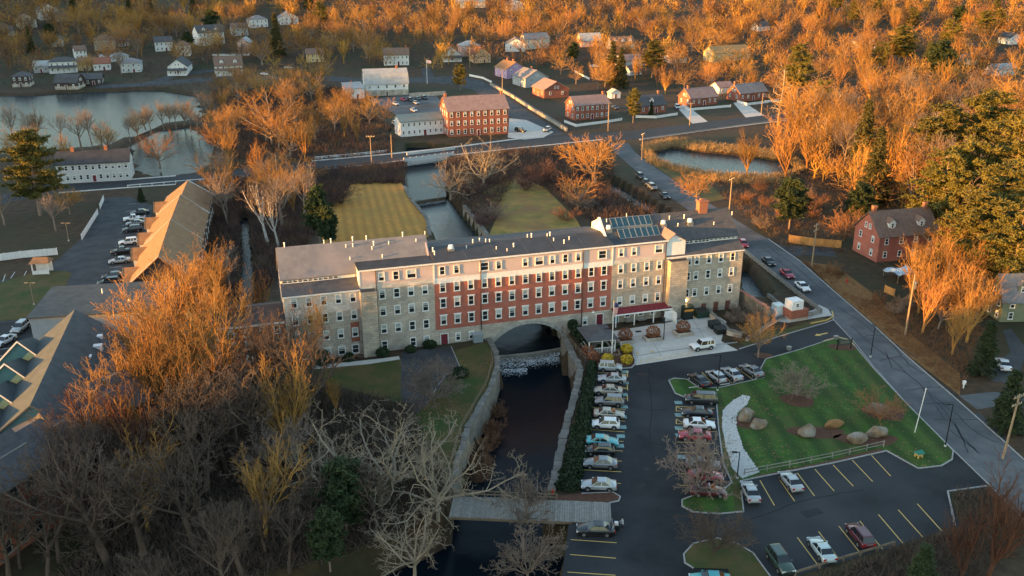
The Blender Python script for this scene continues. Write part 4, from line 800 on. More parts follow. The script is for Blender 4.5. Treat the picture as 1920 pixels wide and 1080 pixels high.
# long brick mill in the shadows, bottom left
h = house('long dark brick mill with monitor roof in shadow at the bottom left', (-60,1105),(303,840), 10, 9.0, 2.4, 'f', m_brick_d, m_roof_d2, name='brick_mill', cat='mill', nf=14, ns=4, floors=3, win=(1.2,1.9), group='mill buildings', doorm=False, blind=0, tmat=m_wood_grey)
w = h['_w']; MB().prism_x([(3.2,10.4),(5,12.4),(6.8,10.4)], 3, w*.42).prism_x([(3.2,10.4),(5,12.4),(6.8,10.4)], w*.55, w-4).build('monitor', m_roof_d2, h)
MB().box(3,w*.42,3.0,3.15,10.3,10.8).box(w*.55,w-4,3.0,3.15,10.3,10.8).build('monitor_trim', m_wood_grey, h)
MB().box(-.3,w+.3,-.5,-.42,8.6,8.95).build('eave_board', m_wood_grey, h)
for o in list(bpy.data.objects):
    if '_w' in o: del o['_w']
# ================================================================ cars
PAINT = {}
def paint(n):
    cs = dict(silver=(.37,.39,.40), grey=(.18,.19,.20), dark=(.030,.033,.038), black=(.010,.011,.013), white=(.66,.66,.65), beige=(.36,.33,.27), red=(.30,.012,.03), maroon=(.085,.012,.02), teal=(.05,.32,.34), green=(.03,.06,.045), blue=(.05,.07,.12), pale=(.42,.50,.50))
    if n not in PAINT: PAINT[n] = M('paint_'+n, cs[n], rough=.32, metal=.25 if n in ('silver','grey','beige','pale') else 0, spec=.5, coat=.6)
    return PAINT[n]
m_cglass = M('car_glass', (.012,.015,.017), rough=.05, spec=.7); m_tyre = M('tyre', (.012,.012,.012), rough=.9); m_rim = M('rim', (.45,.45,.46), rough=.3, metal=.8)
m_tail = M('tail_light', (.35,.01,.015), rough=.25); m_head = M('head_light', (.75,.77,.78), rough=.15); m_trim = M('car_trim', (.02,.02,.021), rough=.6)
CT_ = dict(   # length, width, bottom, [(x,z) shoulder line front to back], greenhouse (front base, roof front, roof back, back base, roof z)
 sedan=(4.75,1.82,.22,[(2.37,.62),(2.25,.74),(1.2,.92),(.95,.96),(-1.35,1.0),(-1.6,1.02),(-2.25,.98),(-2.37,.7)],(1.05,.25,-1.0,-1.75,1.45)),
 hatch=(4.2,1.76,.22,[(2.1,.62),(2.0,.78),(1.1,.96),(.9,.98),(-1.4,1.04),(-1.9,1.06),(-2.05,1.0),(-2.1,.6)],(1.1,.3,-1.55,-2.0,1.52)),
 suv=(4.6,1.86,.30,[(2.3,.75),(2.22,.92),(1.15,1.08),(.95,1.1),(-1.6,1.14),(-2.1,1.14),(-2.25,1.08),(-2.3,.6)],(1.05,.45,-1.85,-2.2,1.75)),
 jeep=(4.4,1.84,.36,[(2.2,.8),(2.18,1.02),(1.05,1.1),(.9,1.1),(-1.6,1.12),(-2.1,1.12),(-2.18,1.08),(-2.2,.6)],(.85,.42,-2.0,-2.14,1.80)),
 box=(4.1,1.8,.26,[(2.05,.75),(1.98,.92),(1.25,1.04),(1.05,1.06),(-1.5,1.1),(-1.9,1.1),(-2.0,1.06),(-2.05,.6)],(1.1,.65,-1.75,-2.0,1.68)),
 minivan=(5.1,1.95,.24,[(2.55,.66),(2.45,.84),(1.7,1.02),(1.5,1.04),(-1.9,1.1),(-2.4,1.1),(-2.5,1.0),(-2.55,.55)],(1.75,.85,-2.1,-2.45,1.74)),
 pickup=(5.5,1.95,.36,[(2.75,.8),(2.7,1.02),(1.5,1.12),(1.3,1.14),(-.7,1.14),(-2.0,1.12),(-2.7,1.12),(-2.75,.7)],(1.35,.75,-.35,-.6,1.82)))
_car = {}
def car_meshes(kind):
    if kind in _car: return _car[kind]
    L, W, zb, sh, (fb, rf, rb, bb, rz) = CT_[kind]; hw = W/2; body = MB(); rings = []
    for i, (x, z) in enumerate(sh):
        e = .80 if i in (0, len(sh)-1) else .94 if i in (1, len(sh)-2) else 1.0; w = hw*e
        rings.append([(x,-w*.86,zb),(x,-w,zb+.16),(x,-w,z-.22),(x,-w*.95,z-.07),(x,-w*.78,z),(x,w*.78,z),(x,w*.95,z-.07),(x,w,z-.22),(x,w,zb+.16),(x,w*.86,zb)])
    vs = [p for r in rings for p in r]; n = 10
    fs = [(i*n+k, i*n+(k+1) % n, (i+1)*n+(k+1) % n, (i+1)*n+k) for i in range(len(rings)-1) for k in range(n)]
    body.add(vs, fs+[tuple(range(n))[::-1], tuple(range((len(rings)-1)*n, len(rings)*n))])
    wb = hw*.90; wt = hw*.70; zt = sh[3][1]-.05
    def q(xb, xt, k): return [(xb,-wb,zt),(xb,wb,zt),(xt,wt,rz-.05),(xt,-wt,rz-.05)]
    f = q(fb, rf, 0); r = q(bb, rb, 0)
    glass = MB().add(f+r, [(0,1,2,3),(5,4,7,6),(4,0,3,7),(1,5,6,2)])
    ro = MB(); k = .10; ro.add([(rf-.02,-wt-.02,rz-.06),(rf-.02,wt+.02,rz-.06),(rb+.02,wt+.02,rz-.06),(rb+.02,-wt-.02,rz-.06),(rf-.22,-wt*.82,rz),(rf-.22,wt*.82,rz),(rb+.22,wt*.82,rz),(rb+.22,-wt*.82,rz)],
                      [(4,5,6,7),(0,1,5,4),(1,2,6,5),(2,3,7,6),(3,0,4,7)])
    def pil(xa, xb_, t=.075):
        for s in (-1, 1): ro.add([(xa-t,s*(wb+.012),zt),(xa+t,s*(wb+.012),zt),(xb_+t,s*(wt+.012),rz-.05),(xb_-t,s*(wt+.012),rz-.05)], [(0,1,2,3)] if s < 0 else [(3,2,1,0)])
    pil(fb-.04, rf-.04, .05); pil(bb+.10, rb+.06, .11 if kind in ('sedan','hatch') else .08); pil((fb+bb)/2+.05, (rf+rb)/2+.05, .05)
    if kind in ('suv','jeep','minivan','box'): pil(bb+1.0, rb+.75, .06)
    wheel = MB().tube((0,-.11,0),(0,.11,0),.33 if kind not in ('suv','jeep','pickup') else .37, n=14).mesh('wheel', m_tyre)
    rim = MB().tube((0,-.125,0),(0,.125,0),.21, n=10).mesh('rim', m_rim)
    trim = MB().box(-L/2-.02,-L/2+.3,-hw*.78,hw*.78,zb+.04,zb+.22).box(L/2-.3,L/2+.02,-hw*.76,hw*.76,zb+.04,zb+.24)  .box(L/2-.25,L/2+.012,-hw*.45,hw*.45,zb+.3,zb+.42).box(-L*.3,L*.3,-hw-.012,hw+.012,zb+.0,zb+.13)
    hl = MB().box(L/2-.32,L/2-.02,-.22,.22,-.09,.09); tl = MB().box(-L/2+.02,-L/2+.2,-.16,.16,-.13,.13)
    arch = MB().tube((0,-hw-.006,0),(0,hw+.006,0),.41 if kind not in ('suv','jeep','pickup') else .45, n=16).mesh('wheel_arch', m_trim)
    mirror = MB().box(-.1,.1,-.1,.1,-.07,.07)
    _car[kind] = dict(body=body.mesh('body', paint('silver'), True), glass=glass.mesh('windows', m_cglass), roof=ro.mesh('roof', paint('silver')), wheel=wheel, rim=rim, trim=trim.mesh('bumper', m_trim), hl=hl.mesh('headlight', m_head), tl=tl.mesh('taillight', m_tail), arch=arch, mirror=mirror.mesh('mirror', paint('silver')))
    if kind == 'pickup': _car[kind]['bed'] = MB().box(-2.6,-.8,-.78,.78,1.0,1.13).mesh('bed', m_trim)
    return _car[kind]
def own(o, mat): o.material_slots[0].link = 'OBJECT'; o.material_slots[0].material = mat; return o
def car(label, px, dirpx, kind='sedan', col='silver', group='cars in the mill car park', detail=True, world=None):
    """px: centre of the car in the photo; dirpx: pixel step along which its nose points"""
    L, W, zb, sh, gh = CT_[kind]; m = car_meshes(kind)
    c = P(px[0], px[1], .75) if px[1] > 250 else P(px[0], px[1]+2); d = P(px[0]+dirpx[0], px[1]+dirpx[1], .75) if px[1] > 250 else P(px[0]+dirpx[0], px[1]+2+dirpx[1])
    z = hbase(c.x, c.y)+.03
    t = thing('parked_car' if kind not in ('pickup',) else 'pickup_truck', label, {'suv':'car','jeep':'car','minivan':'minivan','pickup':'truck'}.get(kind, 'car'), (c.x, c.y, z), ang(c, d), group)
    KEEP.append((c.x, c.y, 2.2)); pm = paint(col)
    own(link('body', m['body'], t), pm); own(link('roof', m['roof'], t), pm); link('windows', m['glass'], t); link('bumper', m['trim'], t)
    zw = .33 if kind not in ('suv','jeep','pickup') else .37
    for x in (L*.31, -L*.29):
        link('wheel_arch', m['arch'], t, loc=(x, 0, zw+.04))
        for y in (-W/2+.06, W/2-.06): o = link('wheel', m['wheel'], t, loc=(x, y, zw)); link('rim', m['rim'], o)
    for s in (-1, 1):
        link('headlight', m['hl'], t, loc=(0, s*W*.33, sh[1][1]-.14)); link('taillight', m['tl'], t, loc=(0, s*W*.36, sh[-2][1]-.2))
        own(link('mirror', m['mirror'], t, loc=(gh[0]-.25, s*(W/2+.06), sh[3][1]+.02)), pm)
    if kind == 'pickup': link('bed', m['bed'], t)
    return t
LW = (-66, -3); RW = (66, 3)
for lab, px, dr, k, c in [
 ('boxy silver hatchback at the top of the left parking row by the entrance garden',(1144,687),RW,'box','silver'),
 ('silver sedan second from the top of the left parking row',(1148,708),LW,'sedan','silver'),
 ('beige sedan third from the top of the left parking row',(1140,730),LW,'sedan','beige'),
 ('dark grey wagon with red tail lights in the left parking row',(1143,751),LW,'suv','grey'),
 ('pale tan sedan tucked behind the white hatchback in the left parking row',(1142,774),RW,'sedan','beige'),
 ('white hatchback in the middle of the left parking row',(1136,793),LW,'hatch','white'),
 ('teal green sedan in the left parking row beside the hedge',(1129,825),RW,'sedan','teal'),
 ('black hatchback with red tail light just below the teal sedan',(1125,842),LW,'hatch','black'),
 ('mid grey sedan second from the bottom of the left parking row',(1126,866),LW,'sedan','grey'),
 ('silver sedan alone at the bottom of the left parking row',(1123,907),LW,'sedan','silver'),
 ('black minivan at the top of the right parking row beside the grass nub',(1315,746),LW,'minivan','dark'),
 ('black sedan just below the black minivan',(1307,771),LW,'sedan','black'),
 ('silver white sedan between the black sedan and the red car',(1311,793),RW,'sedan','white'),
 ('bright red sedan in the upper right parking row',(1303,814),LW,'sedan','red'),
 ('grey sedan behind bare branches in the lower right parking row',(1318,868),RW,'sedan','grey'),
 ('red sedan behind bare branches in the lower right parking row',(1323,890),RW,'sedan','red'),
 ('dark maroon car lowest in the right parking row above the tree island',(1328,918),RW,'sedan','maroon'),
 ('black sedan leftmost of four cars along the top of the lawn',(1311,711),(-18,-14),'sedan','black'),
 ('silver hatchback second of four cars along the top of the lawn',(1343,704),(-18,-14),'hatch','silver'),
 ('long silver sedan third of four cars along the top of the lawn',(1373,699),(-18,-14),'sedan','silver'),
 ('silver grey sedan rightmost of four cars along the top of the lawn',(1410,693),(-20,-12),'sedan','grey'),
 ('silver sedan parked just below the white gravel bed',(1407,920),(-10,-22),'sedan','silver'),
 ('pale silver coupe parked below the split rail fence',(1483,900),(-16,-20),'sedan','silver'),
 ('dark blue green wagon leftmost in the bottom right row',(1463,1050),(16,22),'suv','green'),
 ('pale sedan in the middle of the bottom right row',(1541,1028),(-16,-22),'sedan','pale'),
 ('maroon SUV rightmost of the cars in the bottom right row',(1613,1003),(-16,-20),'suv','maroon'),
 ('white boxy SUV parked in front of the mill patio',(1317,647),(-30,4),'jeep','white'),
 ('car with pale teal roof cut off by the bottom edge',(1332,1085),LW,'sedan','teal'),
]: car(lab, px, dr, k, c)
bcar = car('black sedan with its trunk open beside a person at the bottom', (1117,990), (-60,-2), 'sedan', 'black')
own(MB().add([(-1.75,-.75,1.02),(-1.75,.75,1.02),(-2.0,.75,1.75),(-2.0,-.75,1.75),(-1.8,-.75,1.0),(-1.8,.75,1.0),(-2.05,.75,1.73),(-2.05,-.75,1.73)], [(0,1,2,3),(7,6,5,4),(0,4,5,1),(2,6,7,3),(1,5,6,2),(3,7,4,0)]).build('trunk_lid', paint('black'), bcar), paint('black'))
GR = 'cars on the side road'; rd = (30, 24)
for lab, px, dr, k, c in [('red hatchback on the road by the right end of the mill',(1394,456),(16,22),'hatch','red'),('black sedan on the side road between two red cars',(1441,489),rd,'sedan','black'),('red sedan on the side road ahead of the white one',(1476,512),rd,'sedan','red'),('white sedan nearest in the line on the side road',(1505,536),rd,'sedan','white'),
  ('dark SUV farthest up the side road near the marsh',(1201,330),rd,'suv','dark'),('grey wagon on the upper side road',(1223,350),rd,'suv','grey'),('dark sedan on the upper side road behind the solar roof',(1247,366),rd,'sedan','dark'),('black hatchback on the upper side road above the canal',(1212,341),rd,'hatch','black')]: car(lab, px, dr, k, c, GR)
GL = 'cars in the townhouse car park'; ld = (-30, 3)
for lab, px, k, c in [('dark sedan farthest up in the townhouse car park',(262,397),'sedan','dark'),('white pickup truck near the top of the townhouse row',(252,409),'pickup','white'),('grey sedan below the white pickup in the townhouse row',(254,417),'sedan','grey'),('dark SUV above the white SUV in the townhouse row',(248,429),'suv','dark'),('white SUV in the middle of the townhouse row',(241,453),'suv','white'),('black pickup truck in the townhouse row',(231,470),'pickup','black'),('silver sedan in the townhouse row below the black pickup',(224,487),'sedan','silver'),('dark hatchback half under orange branches in the townhouse row',(210,516),'hatch','dark'),('black SUV just above the lowest white sedan of the townhouse row',(204,528),'suv','black'),('white sedan lowest in the townhouse row',(205,545),'sedan','white')]: car(lab, px, ld, k, c, GL)
for lab, px, dr, k, c in [('silver SUV on the dark lane at the left edge',(38,613),(-20,16),'suv','silver'),('white sedan cut by the left edge above the teal block',(8,637),(-22,12),'sedan','white'),('white SUV at the left edge beside the teal block',(23,695),(-40,2),'suv','white'),('black car at the left edge below the white SUV',(9,726),(-40,2),'sedan','black')]: car(lab, px, dr, k, c, 'cars at the left edge')
GI = 'cars by the inn and hall'
for lab, px, k, c in [('white car at the left of the hall car park',(742,195),'sedan','white'),('red car against the hall in the car park',(757,187),'hatch','red'),('black SUV right of the red car by the hall',(770,188),'suv','black'),('dark sedan third along by the hall',(783,185),'sedan','dark'),('dark SUV rightmost of the row by the hall',(796,184),'suv','dark'),('silver sedan in the second row of the hall car park',(780,193),'sedan','silver'),('white sedan beside the bare bush above the inn wing',(776,207),'sedan','white'),('white van left of the inn wing',(743,233),'minivan','white')]: car(lab, px, (12,5), k, c, GI)
for lab, px, dr, k, c in [('black SUV on the inn forecourt',(976,245),(20,2),'suv','black'),('silver SUV turning at the lane corner',(1026,244),(-16,8),'suv','silver'),('white sedan under the tall spruce',(1114,124),(16,1),'sedan','white'),('dark sedan behind the corner brick house',(1153,202),(14,5),'sedan','dark'),('white van between two brick cottages',(1270,201),(8,10),'minivan','white'),('pale sedan on the grass left of the yellow house',(541,127),(16,1),'sedan','beige'),('white sedan at the shore road bend',(496,139),(16,2),'sedan','white'),('white car parked above the marsh cottages',(1215,193),(14,3),'sedan','white')]: car(lab, px, dr, k, c, GI)
car('white sedan on the drive of the olive green house', (1881,681), (-14,-22), 'sedan', 'white', 'cars at the right edge')
car('silver car beside the blue tarpaulin near the brick house', (1716,514), (14,4), 'sedan', 'silver', 'cars at the right edge')
# ================================================================ trees
GA = 2.39996
def grow(seed, kind, H):
    """bare tree: list of (p0, p1, r0, r1, level)"""
    rd = random.Random(seed); S = []
    K = dict(vase=dict(trunk=.22, n=(9,8,6,5), ang=(26,30,34,38), ln=(.66,.48,.42,.36), up=(.20,.14,.10,.05), wig=(.07,.10,.14,.18), r=.020),
             round=dict(trunk=.30, n=(11,8,7,5), ang=(52,44,42,42), ln=(.52,.50,.44,.36), up=(.10,.08,.06,.03), wig=(.10,.12,.15,.2), r=.020),
             forest=dict(trunk=.62, n=(12,7,6,4), ang=(42,40,40,40), ln=(.36,.50,.45,.40), up=(.14,.10,.06,.03), wig=(.08,.12,.16,.2), r=.022),
             oak=dict(trunk=.26, n=(10,7,6,4), ang=(64,50,52,50), ln=(.66,.46,.44,.40), up=(.05,.05,.03,.02), wig=(.26,.34,.38,.34), r=.024),
             birch=dict(trunk=.55, n=(12,6,5,4), ang=(32,34,36,36), ln=(.34,.50,.45,.40), up=(.16,.10,.05,.0), wig=(.08,.12,.16,.2), r=.018),
             low=dict(trunk=.16, n=(12,9,7,5), ang=(58,46,44,42), ln=(.62,.5,.44,.38), up=(.08,.06,.04,.02), wig=(.12,.16,.2,.24), r=.016),
             bush=dict(trunk=.06, n=(14,8,6,4), ang=(46,36,40,40), ln=(.80,.46,.44,.4), up=(.10,.06,.04,.02), wig=(.12,.16,.2,.24), r=.018),
             snag=dict(trunk=.9, n=(26,4,2,2), ang=(82,45,45,40), ln=(.24,.42,.4,.4), up=(-.04,.02,0,0), wig=(.2,.25,.3,.3), r=.03))[kind]
    def rot(d, a, az):
        d = d.normalized(); u = d.cross(Vector((.3,.1,1))) if abs(d.z) < .95 else d.cross(Vector((1,.2,0))); u.normalize(); w = d.cross(u)
        return d*math.cos(a)+(u*math.cos(az)+w*math.sin(az))*math.sin(a)
    def branch(p, d, L, r0, lv, endr):
        nseg = (7,5,4,3,2)[lv]; pts = [(p.copy(), r0)]; q = p.copy(); d = d.copy()
        wg = .04 if lv == 0 else K['wig'][lv-1]; up = .06 if lv == 0 else K['up'][lv-1]
        for i in range(nseg):
            d = (d+Vector((rd.gauss(0,wg),rd.gauss(0,wg),rd.gauss(0,wg)+up))).normalized(); q2 = q+d*(L/nseg); r1 = r0+(endr-r0)*((i+1)/nseg)
            S.append((q, q2, pts[-1][1], r1, lv)); pts.append((q2.copy(), r1)); q = q2
        return pts, d
    def kids_(pts, d, L, lv):
        if lv > 3: return
        n = max(2, int(K['n'][lv]*rd.uniform(.8,1.2))); m = len(pts)-1
        lo = (.45 if kind in ('forest','birch') else .30 if kind == 'snag' else .55) if lv == 0 else .22
        if kind == 'bush' and lv == 0: lo = 0
        az0 = rd.uniform(0,6.28)
        for k in range(n):
            f = lo+(1-lo)*(k+rd.random())/n; f = min(.999, f)*m; i = int(f); a, ra = pts[i]; b, rb = pts[i+1]; t = f-i; p = a.lerp(b, t); r = ra+(rb-ra)*t; dd = (b-a).normalized()
            an = R(K['ang'][lv])*rd.uniform(.7,1.25); 
            if lv == 0 and kind not in ('snag',): an *= 1.15-.5*(k/n)
            ll = (H if lv == 0 else L)*K['ln'][lv]*rd.uniform(.7,1.2)
            if lv == 0 and kind in ('forest','birch'): ll *= 1.25-.6*k/n
            if lv == 0 and kind == 'snag': ll *= 1.2-.9*k/n
            if lv > 0: ll *= 1.15-.5*(f/m)
            rr = max(K['r'], min(r*.72, ll*.028)); er = max(K['r']*.6, rr*.35)
            ps, d2 = branch(p, rot(dd, an, az0+k*GA+rd.uniform(-.4,.4)), ll, rr, lv+1, er); kids_(ps, d2, ll, lv+1)
    tl = H*K['trunk']; ps, d = branch(Vector((0,0,-.3)), Vector((rd.gauss(0,.04),rd.gauss(0,.04),1)), max(tl,.3), H*.021 if kind != 'bush' else .05, 0, H*.014 if kind not in ('forest','birch','snag') else H*.007)
    kids_(ps, d, tl, 0); return S
def tubes(S, n):
    if not S: return np.zeros((0,3)), np.zeros((0,4), int)
    A = np.array([s[0][:] for s in S]); B = np.array([s[1][:] for s in S]); r0 = np.array([s[2] for s in S]); r1 = np.array([s[3] for s in S])
    D = B-A; D /= np.linalg.norm(D, axis=1)[:,None]+1e-9; ref = np.where(np.abs(D[:,2:3]) < .9, [[0,0,1.]], [[1.,0,0]]); U = np.cross(D, ref); U /= np.linalg.norm(U, axis=1)[:,None]+1e-9; W = np.cross(D, U)
    t = np.arange(n)*2*np.pi/n; off = U[:,None,:]*np.cos(t)[None,:,None]+W[:,None,:]*np.sin(t)[None,:,None]
    V = np.concatenate([A[:,None,:]+off*r0[:,None,None], B[:,None,:]+off*r1[:,None,None]], 1).reshape(-1,3)
    k = np.arange(n); f = np.stack([k, (k+1)%n, n+(k+1)%n, n+k], -1); F = (f[None]+np.arange(len(S))[:,None,None]*2*n).reshape(-1,4); return V, F
def cat_(parts):
    vs, fs, o = [], [], 0
    for v, f in parts: vs.append(v); fs.append(f+o); o += len(v)
    return np.concatenate(vs), np.concatenate(fs)
b_maple = M('maple_bark', (.36,.195,.052), (.25,.13,.042), scale=.7, rough=.95, rv=.38)
b_grey = M('grey_bark', (.24,.185,.145), (.18,.135,.105), scale=.7, rough=.95, rv=.25)
b_pale = M('pale_bark', (.28,.23,.165), (.20,.16,.115), scale=.7, rough=.95, rv=.1)
b_birch = M('birch_bark', (.55,.51,.46), (.38,.34,.30), scale=1.5, rough=.9, rv=.1)
b_purple = M('purple_twig', (.13,.075,.062), (.10,.058,.048), scale=.7, rough=.95, rv=.2)
b_red = M('red_twig', (.25,.125,.06), (.19,.09,.045), scale=.7, rough=.95, rv=.2)
b_shade_rust = M('shaded_rust_twig', (.115,.05,.028), (.08,.035,.022), scale=.7, rough=.95, rv=.2)  # red bark darkened in its colour so sunlit crowns look shaded
b_shade = M('shaded_bark', (.11,.08,.06), (.075,.055,.042), scale=.7, rough=.95, rv=.25)  # bark colour darkened to stand in for deep shade
TM = {}
def bare_variant(key, kind, H, seed, tm, cm):
    S = grow(seed, kind, H)
    big = [s for s in S if s[4] <= 1]; small = [s for s in S if s[4] > 1]
    V, F = tubes(big, 6); tr = np_mesh('trunk', V, F, tm); V2, F2 = cat_([tubes([s for s in small if s[4] == 2], 4), tubes([s for s in small if s[4] > 2], 3)])
    top = max(float(V2[:,2].max()), 1.); TM[key] = (H, (tr, np_mesh('crown', V2, F2, cm)), top)
for i in range(3): bare_variant('vase%d' % i, 'vase', 16, 11+i, b_maple, b_maple)
for i in range(3): bare_variant('round%d' % i, 'round', 14, 21+i, b_grey, b_maple)
for i in range(3): bare_variant('forest%d' % i, 'forest', 18, 31+i, b_grey, b_grey)
for i in range(2): bare_variant('dark%d' % i, 'forest', 17, 36+i, b_shade, b_shade)
for i in range(2): bare_variant('oak%d' % i, 'oak', 15, 41+i, b_pale, b_pale)
bare_variant('birch0', 'birch', 15, 51, b_birch, b_grey); bare_variant('low0', 'low', 6, 61, b_grey, b_grey); bare_variant('redvase0', 'vase', 15, 15, b_shade_rust, b_shade_rust); bare_variant('darklow0', 'low', 7, 66, b_shade, b_shade); bare_variant('redlow0', 'low', 7, 64, b_red, b_red)
bare_variant('bush0', 'bush', 4, 71, b_purple, b_purple); bare_variant('bush1', 'bush', 4, 72, b_red, b_red); bare_variant('bush2', 'bush', 4, 73, b_grey, b_grey); bare_variant('snag0', 'snag', 20, 81, b_pale, b_pale)
# --- conifers: needle tufts on whorled boughs
def tuft(C, sz, n, rs, flat=.6, up=.15):
    """n small pointed quads round every centre"""
    C = np.repeat(C, n, 0); d = rs.normal(size=C.shape); d[:,2] = d[:,2]*flat+up; d /= np.linalg.norm(d, axis=1)[:,None]
    s = (np.repeat(sz, n) if hasattr(sz, '__len__') else sz)*rs.uniform(.6,1.3,len(C)); e = rs.normal(size=C.shape); e = np.cross(d, e); e /= np.linalg.norm(e, axis=1)[:,None]+1e-9
    c = C+rs.normal(size=C.shape)*np.array([.35,.35,.2])*(s[:,None])
    V = np.stack([c-e*(s*.18)[:,None], c+e*(s*.18)[:,None], c+d*s[:,None]+e*(s*.10)[:,None], c+d*s[:,None]-e*(s*.10)[:,None]], 1).reshape(-1,3); return V, np.arange(len(V)).reshape(-1,4)
def conifer(key, H, kind, seed, nm):
    rs = np.random.default_rng(seed); S = [(Vector((0,0,-.3)), Vector((0,0,H*.5)), H*.018, H*.011, 0), (Vector((0,0,H*.5)), Vector((0,0,H*.98)), H*.011, .03, 0)]; Cn = []; sz = []
    z = H*(.24 if kind == 'pine' else .08)
    while z < H*.97:
        f = z/H; nb = rs.integers(4,7)
        for k in range(nb):
            az = rs.uniform(0,6.283)
            if kind == 'pine': L = H*.27*(1-.62*((f-.45)/.55)**2 if f > .45 else .75+.25*f/.45)*rs.uniform(.5,1.15); rise = rs.uniform(.0,.30)
            else: L = H*.20*(1-f)**.85*rs.uniform(.75,1.1)+.25; rise = rs.uniform(-.35,-.1)
            p = Vector((0,0,z)); d = Vector((math.cos(az),math.sin(az),rise)); q = p+d*L; S.append((p, q, max(.03,L*.022), .015, 1)); nt = max(3, int(L/(.42 if kind == 'pine' else .34)))
            for j in range(nt):
                g = (.25 if kind == 'pine' else .12)+(.9)*(j+rs.random())/nt; g = min(1.04, g); c = p+d*(L*g); sp = (.17*L if kind == 'pine' else .14*L)*(1.1-g*.5)
                for _ in range(2): Cn.append((c.x+rs.normal()*sp*.6, c.y+rs.normal()*sp*.6, c.z+rs.normal()*.15+(.15 if kind == 'pine' else -.1*g))); sz.append(.50 if kind == 'pine' else .45)
        z += H*(.035 if kind == 'pine' else .026)*rs.uniform(.8,1.25)
    Cn.append((0,0,H*.98)); sz.append(.5); V, F = tubes(S, 5); tr = np_mesh('trunk', V, F, b_grey)
    V2, F2 = tuft(np.array(Cn), np.array(sz), 15 if kind == 'pine' else 11, rs, .7 if kind == 'pine' else .5, .2 if kind == 'pine' else -.05); TM[key] = (H, (tr, np_mesh('crown', V2, F2, nm, False)), H)
n_pine = M('pine_needles', (.135,.115,.022), (.085,.082,.019), scale=.6, rough=.8, rv=.2)
n_green = M('green_needles', (.040,.058,.020), (.024,.040,.015), scale=.6, rough=.8, rv=.2)
n_spruce = M('spruce_needles', (.085,.078,.022), (.052,.052,.017), scale=.6, rough=.8, rv=.2)
for i in range(2): conifer('pine%d' % i, 22, 'pine', 101+i, n_pine)
conifer('gpine0', 12, 'pine', 111, n_green)
for i in range(2): conifer('spruce%d' % i, 18, 'spruce', 121+i, n_spruce)
conifer('gspruce0', 14, 'spruce', 131, n_green)
tri = sum(len(m.polygons)*2 for v in TM.values() for m in v[1]); print('tree tris', tri)
NAMES = dict(vase='bare_maple', round='bare_maple', forest='bare_tree', dark='bare_tree', oak='bare_oak', birch='birch_tree', low='bare_small_tree', redlow='bare_small_tree', redvase='bare_maple', darklow='bare_small_tree', bush='bare_bush', snag='dead_pine', pine='pine_tree', gpine='pine_tree', spruce='spruce_tree', gspruce='cedar_tree')
CATS = dict(bush='bush')
TREES = []
def tree(key, loc, H, label, group=None, wide=1., rz=None):
    H0, (tr, cr), top = TM[key]; s = H/top; k = key.rstrip('0123456789')
    t = thing(NAMES[k], label, CATS.get(k, 'tree'), loc, random.uniform(0,6.28) if rz is None else rz, group); t.scale = (s*wide, s*wide, s)
    link('trunk', tr, t); link('crown', cr, t); TREES.append((loc[0], loc[1])); return t
def top(key, px, py, H, label, group=None, wide=1., rz=None):
    """tree whose tip shows at the given pixel"""
    r = ray(px, py); p = P(px, py, H); z = hbase(p.x, p.y)
    if z > .5:
        for _ in range(12): t = (z+H-CAM_H)/r[2]; p = Vector((r[0]*t, r[1]*t, 0)); z = .5*z+.5*hbase(p.x, p.y)
    return tree(key, (p.x, p.y, z), H, label, group, wide, rz)
KEEP.append((P(1655,500).x, P(1655,500).y, 12)); KEEP.append((P(1700,510).x, P(1700,510).y, 9)); KEEP.append((P(1640,540).x, P(1640,540).y, 9)); KEEP.append((P(1570,490).x, P(1570,490).y, 8))
NOGO = [[(p[0], p[1]) for p in poly] for poly, z in CH]+[[tuple(p[:2]) for p in PP(q)] for q in (LOT, ROAD_L+ROAD_R[::-1], MAIN_T+MAIN_B[::-1], LAWN)]
def ok(x, y, m=0):
    for a, b, r in KEEP:
        if (x-a)**2+(y-b)**2 < (r+m)**2: return False
    X = np.array([x]); Y = np.array([y])
    return not any(inpoly(X, Y, q)[0] for q in NOGO)
LOOSE = []
def scatter(px, n, keys, hr, mind, label, group, wide=(.95,1.3), z=None):
    poly = PP(px); xs = [p.x for p in poly]; ys = [p.y for p in poly]; tries = 0; got = 0
    while got < n and tries < n*60:
        tries += 1; x = random.uniform(min(xs), max(xs)); y = random.uniform(min(ys), max(ys))
        if not inpoly(np.array([x]), np.array([y]), poly)[0] or not ok(x, y): continue
        if any((x-a)**2+(y-b)**2 < mind*mind for a, b in TREES): continue
        LOOSE.append((tree(random.choice(keys), (x, y, hbase(x, y)), random.uniform(*hr), label, group, random.uniform(*wide)), label)); got += 1
    return got
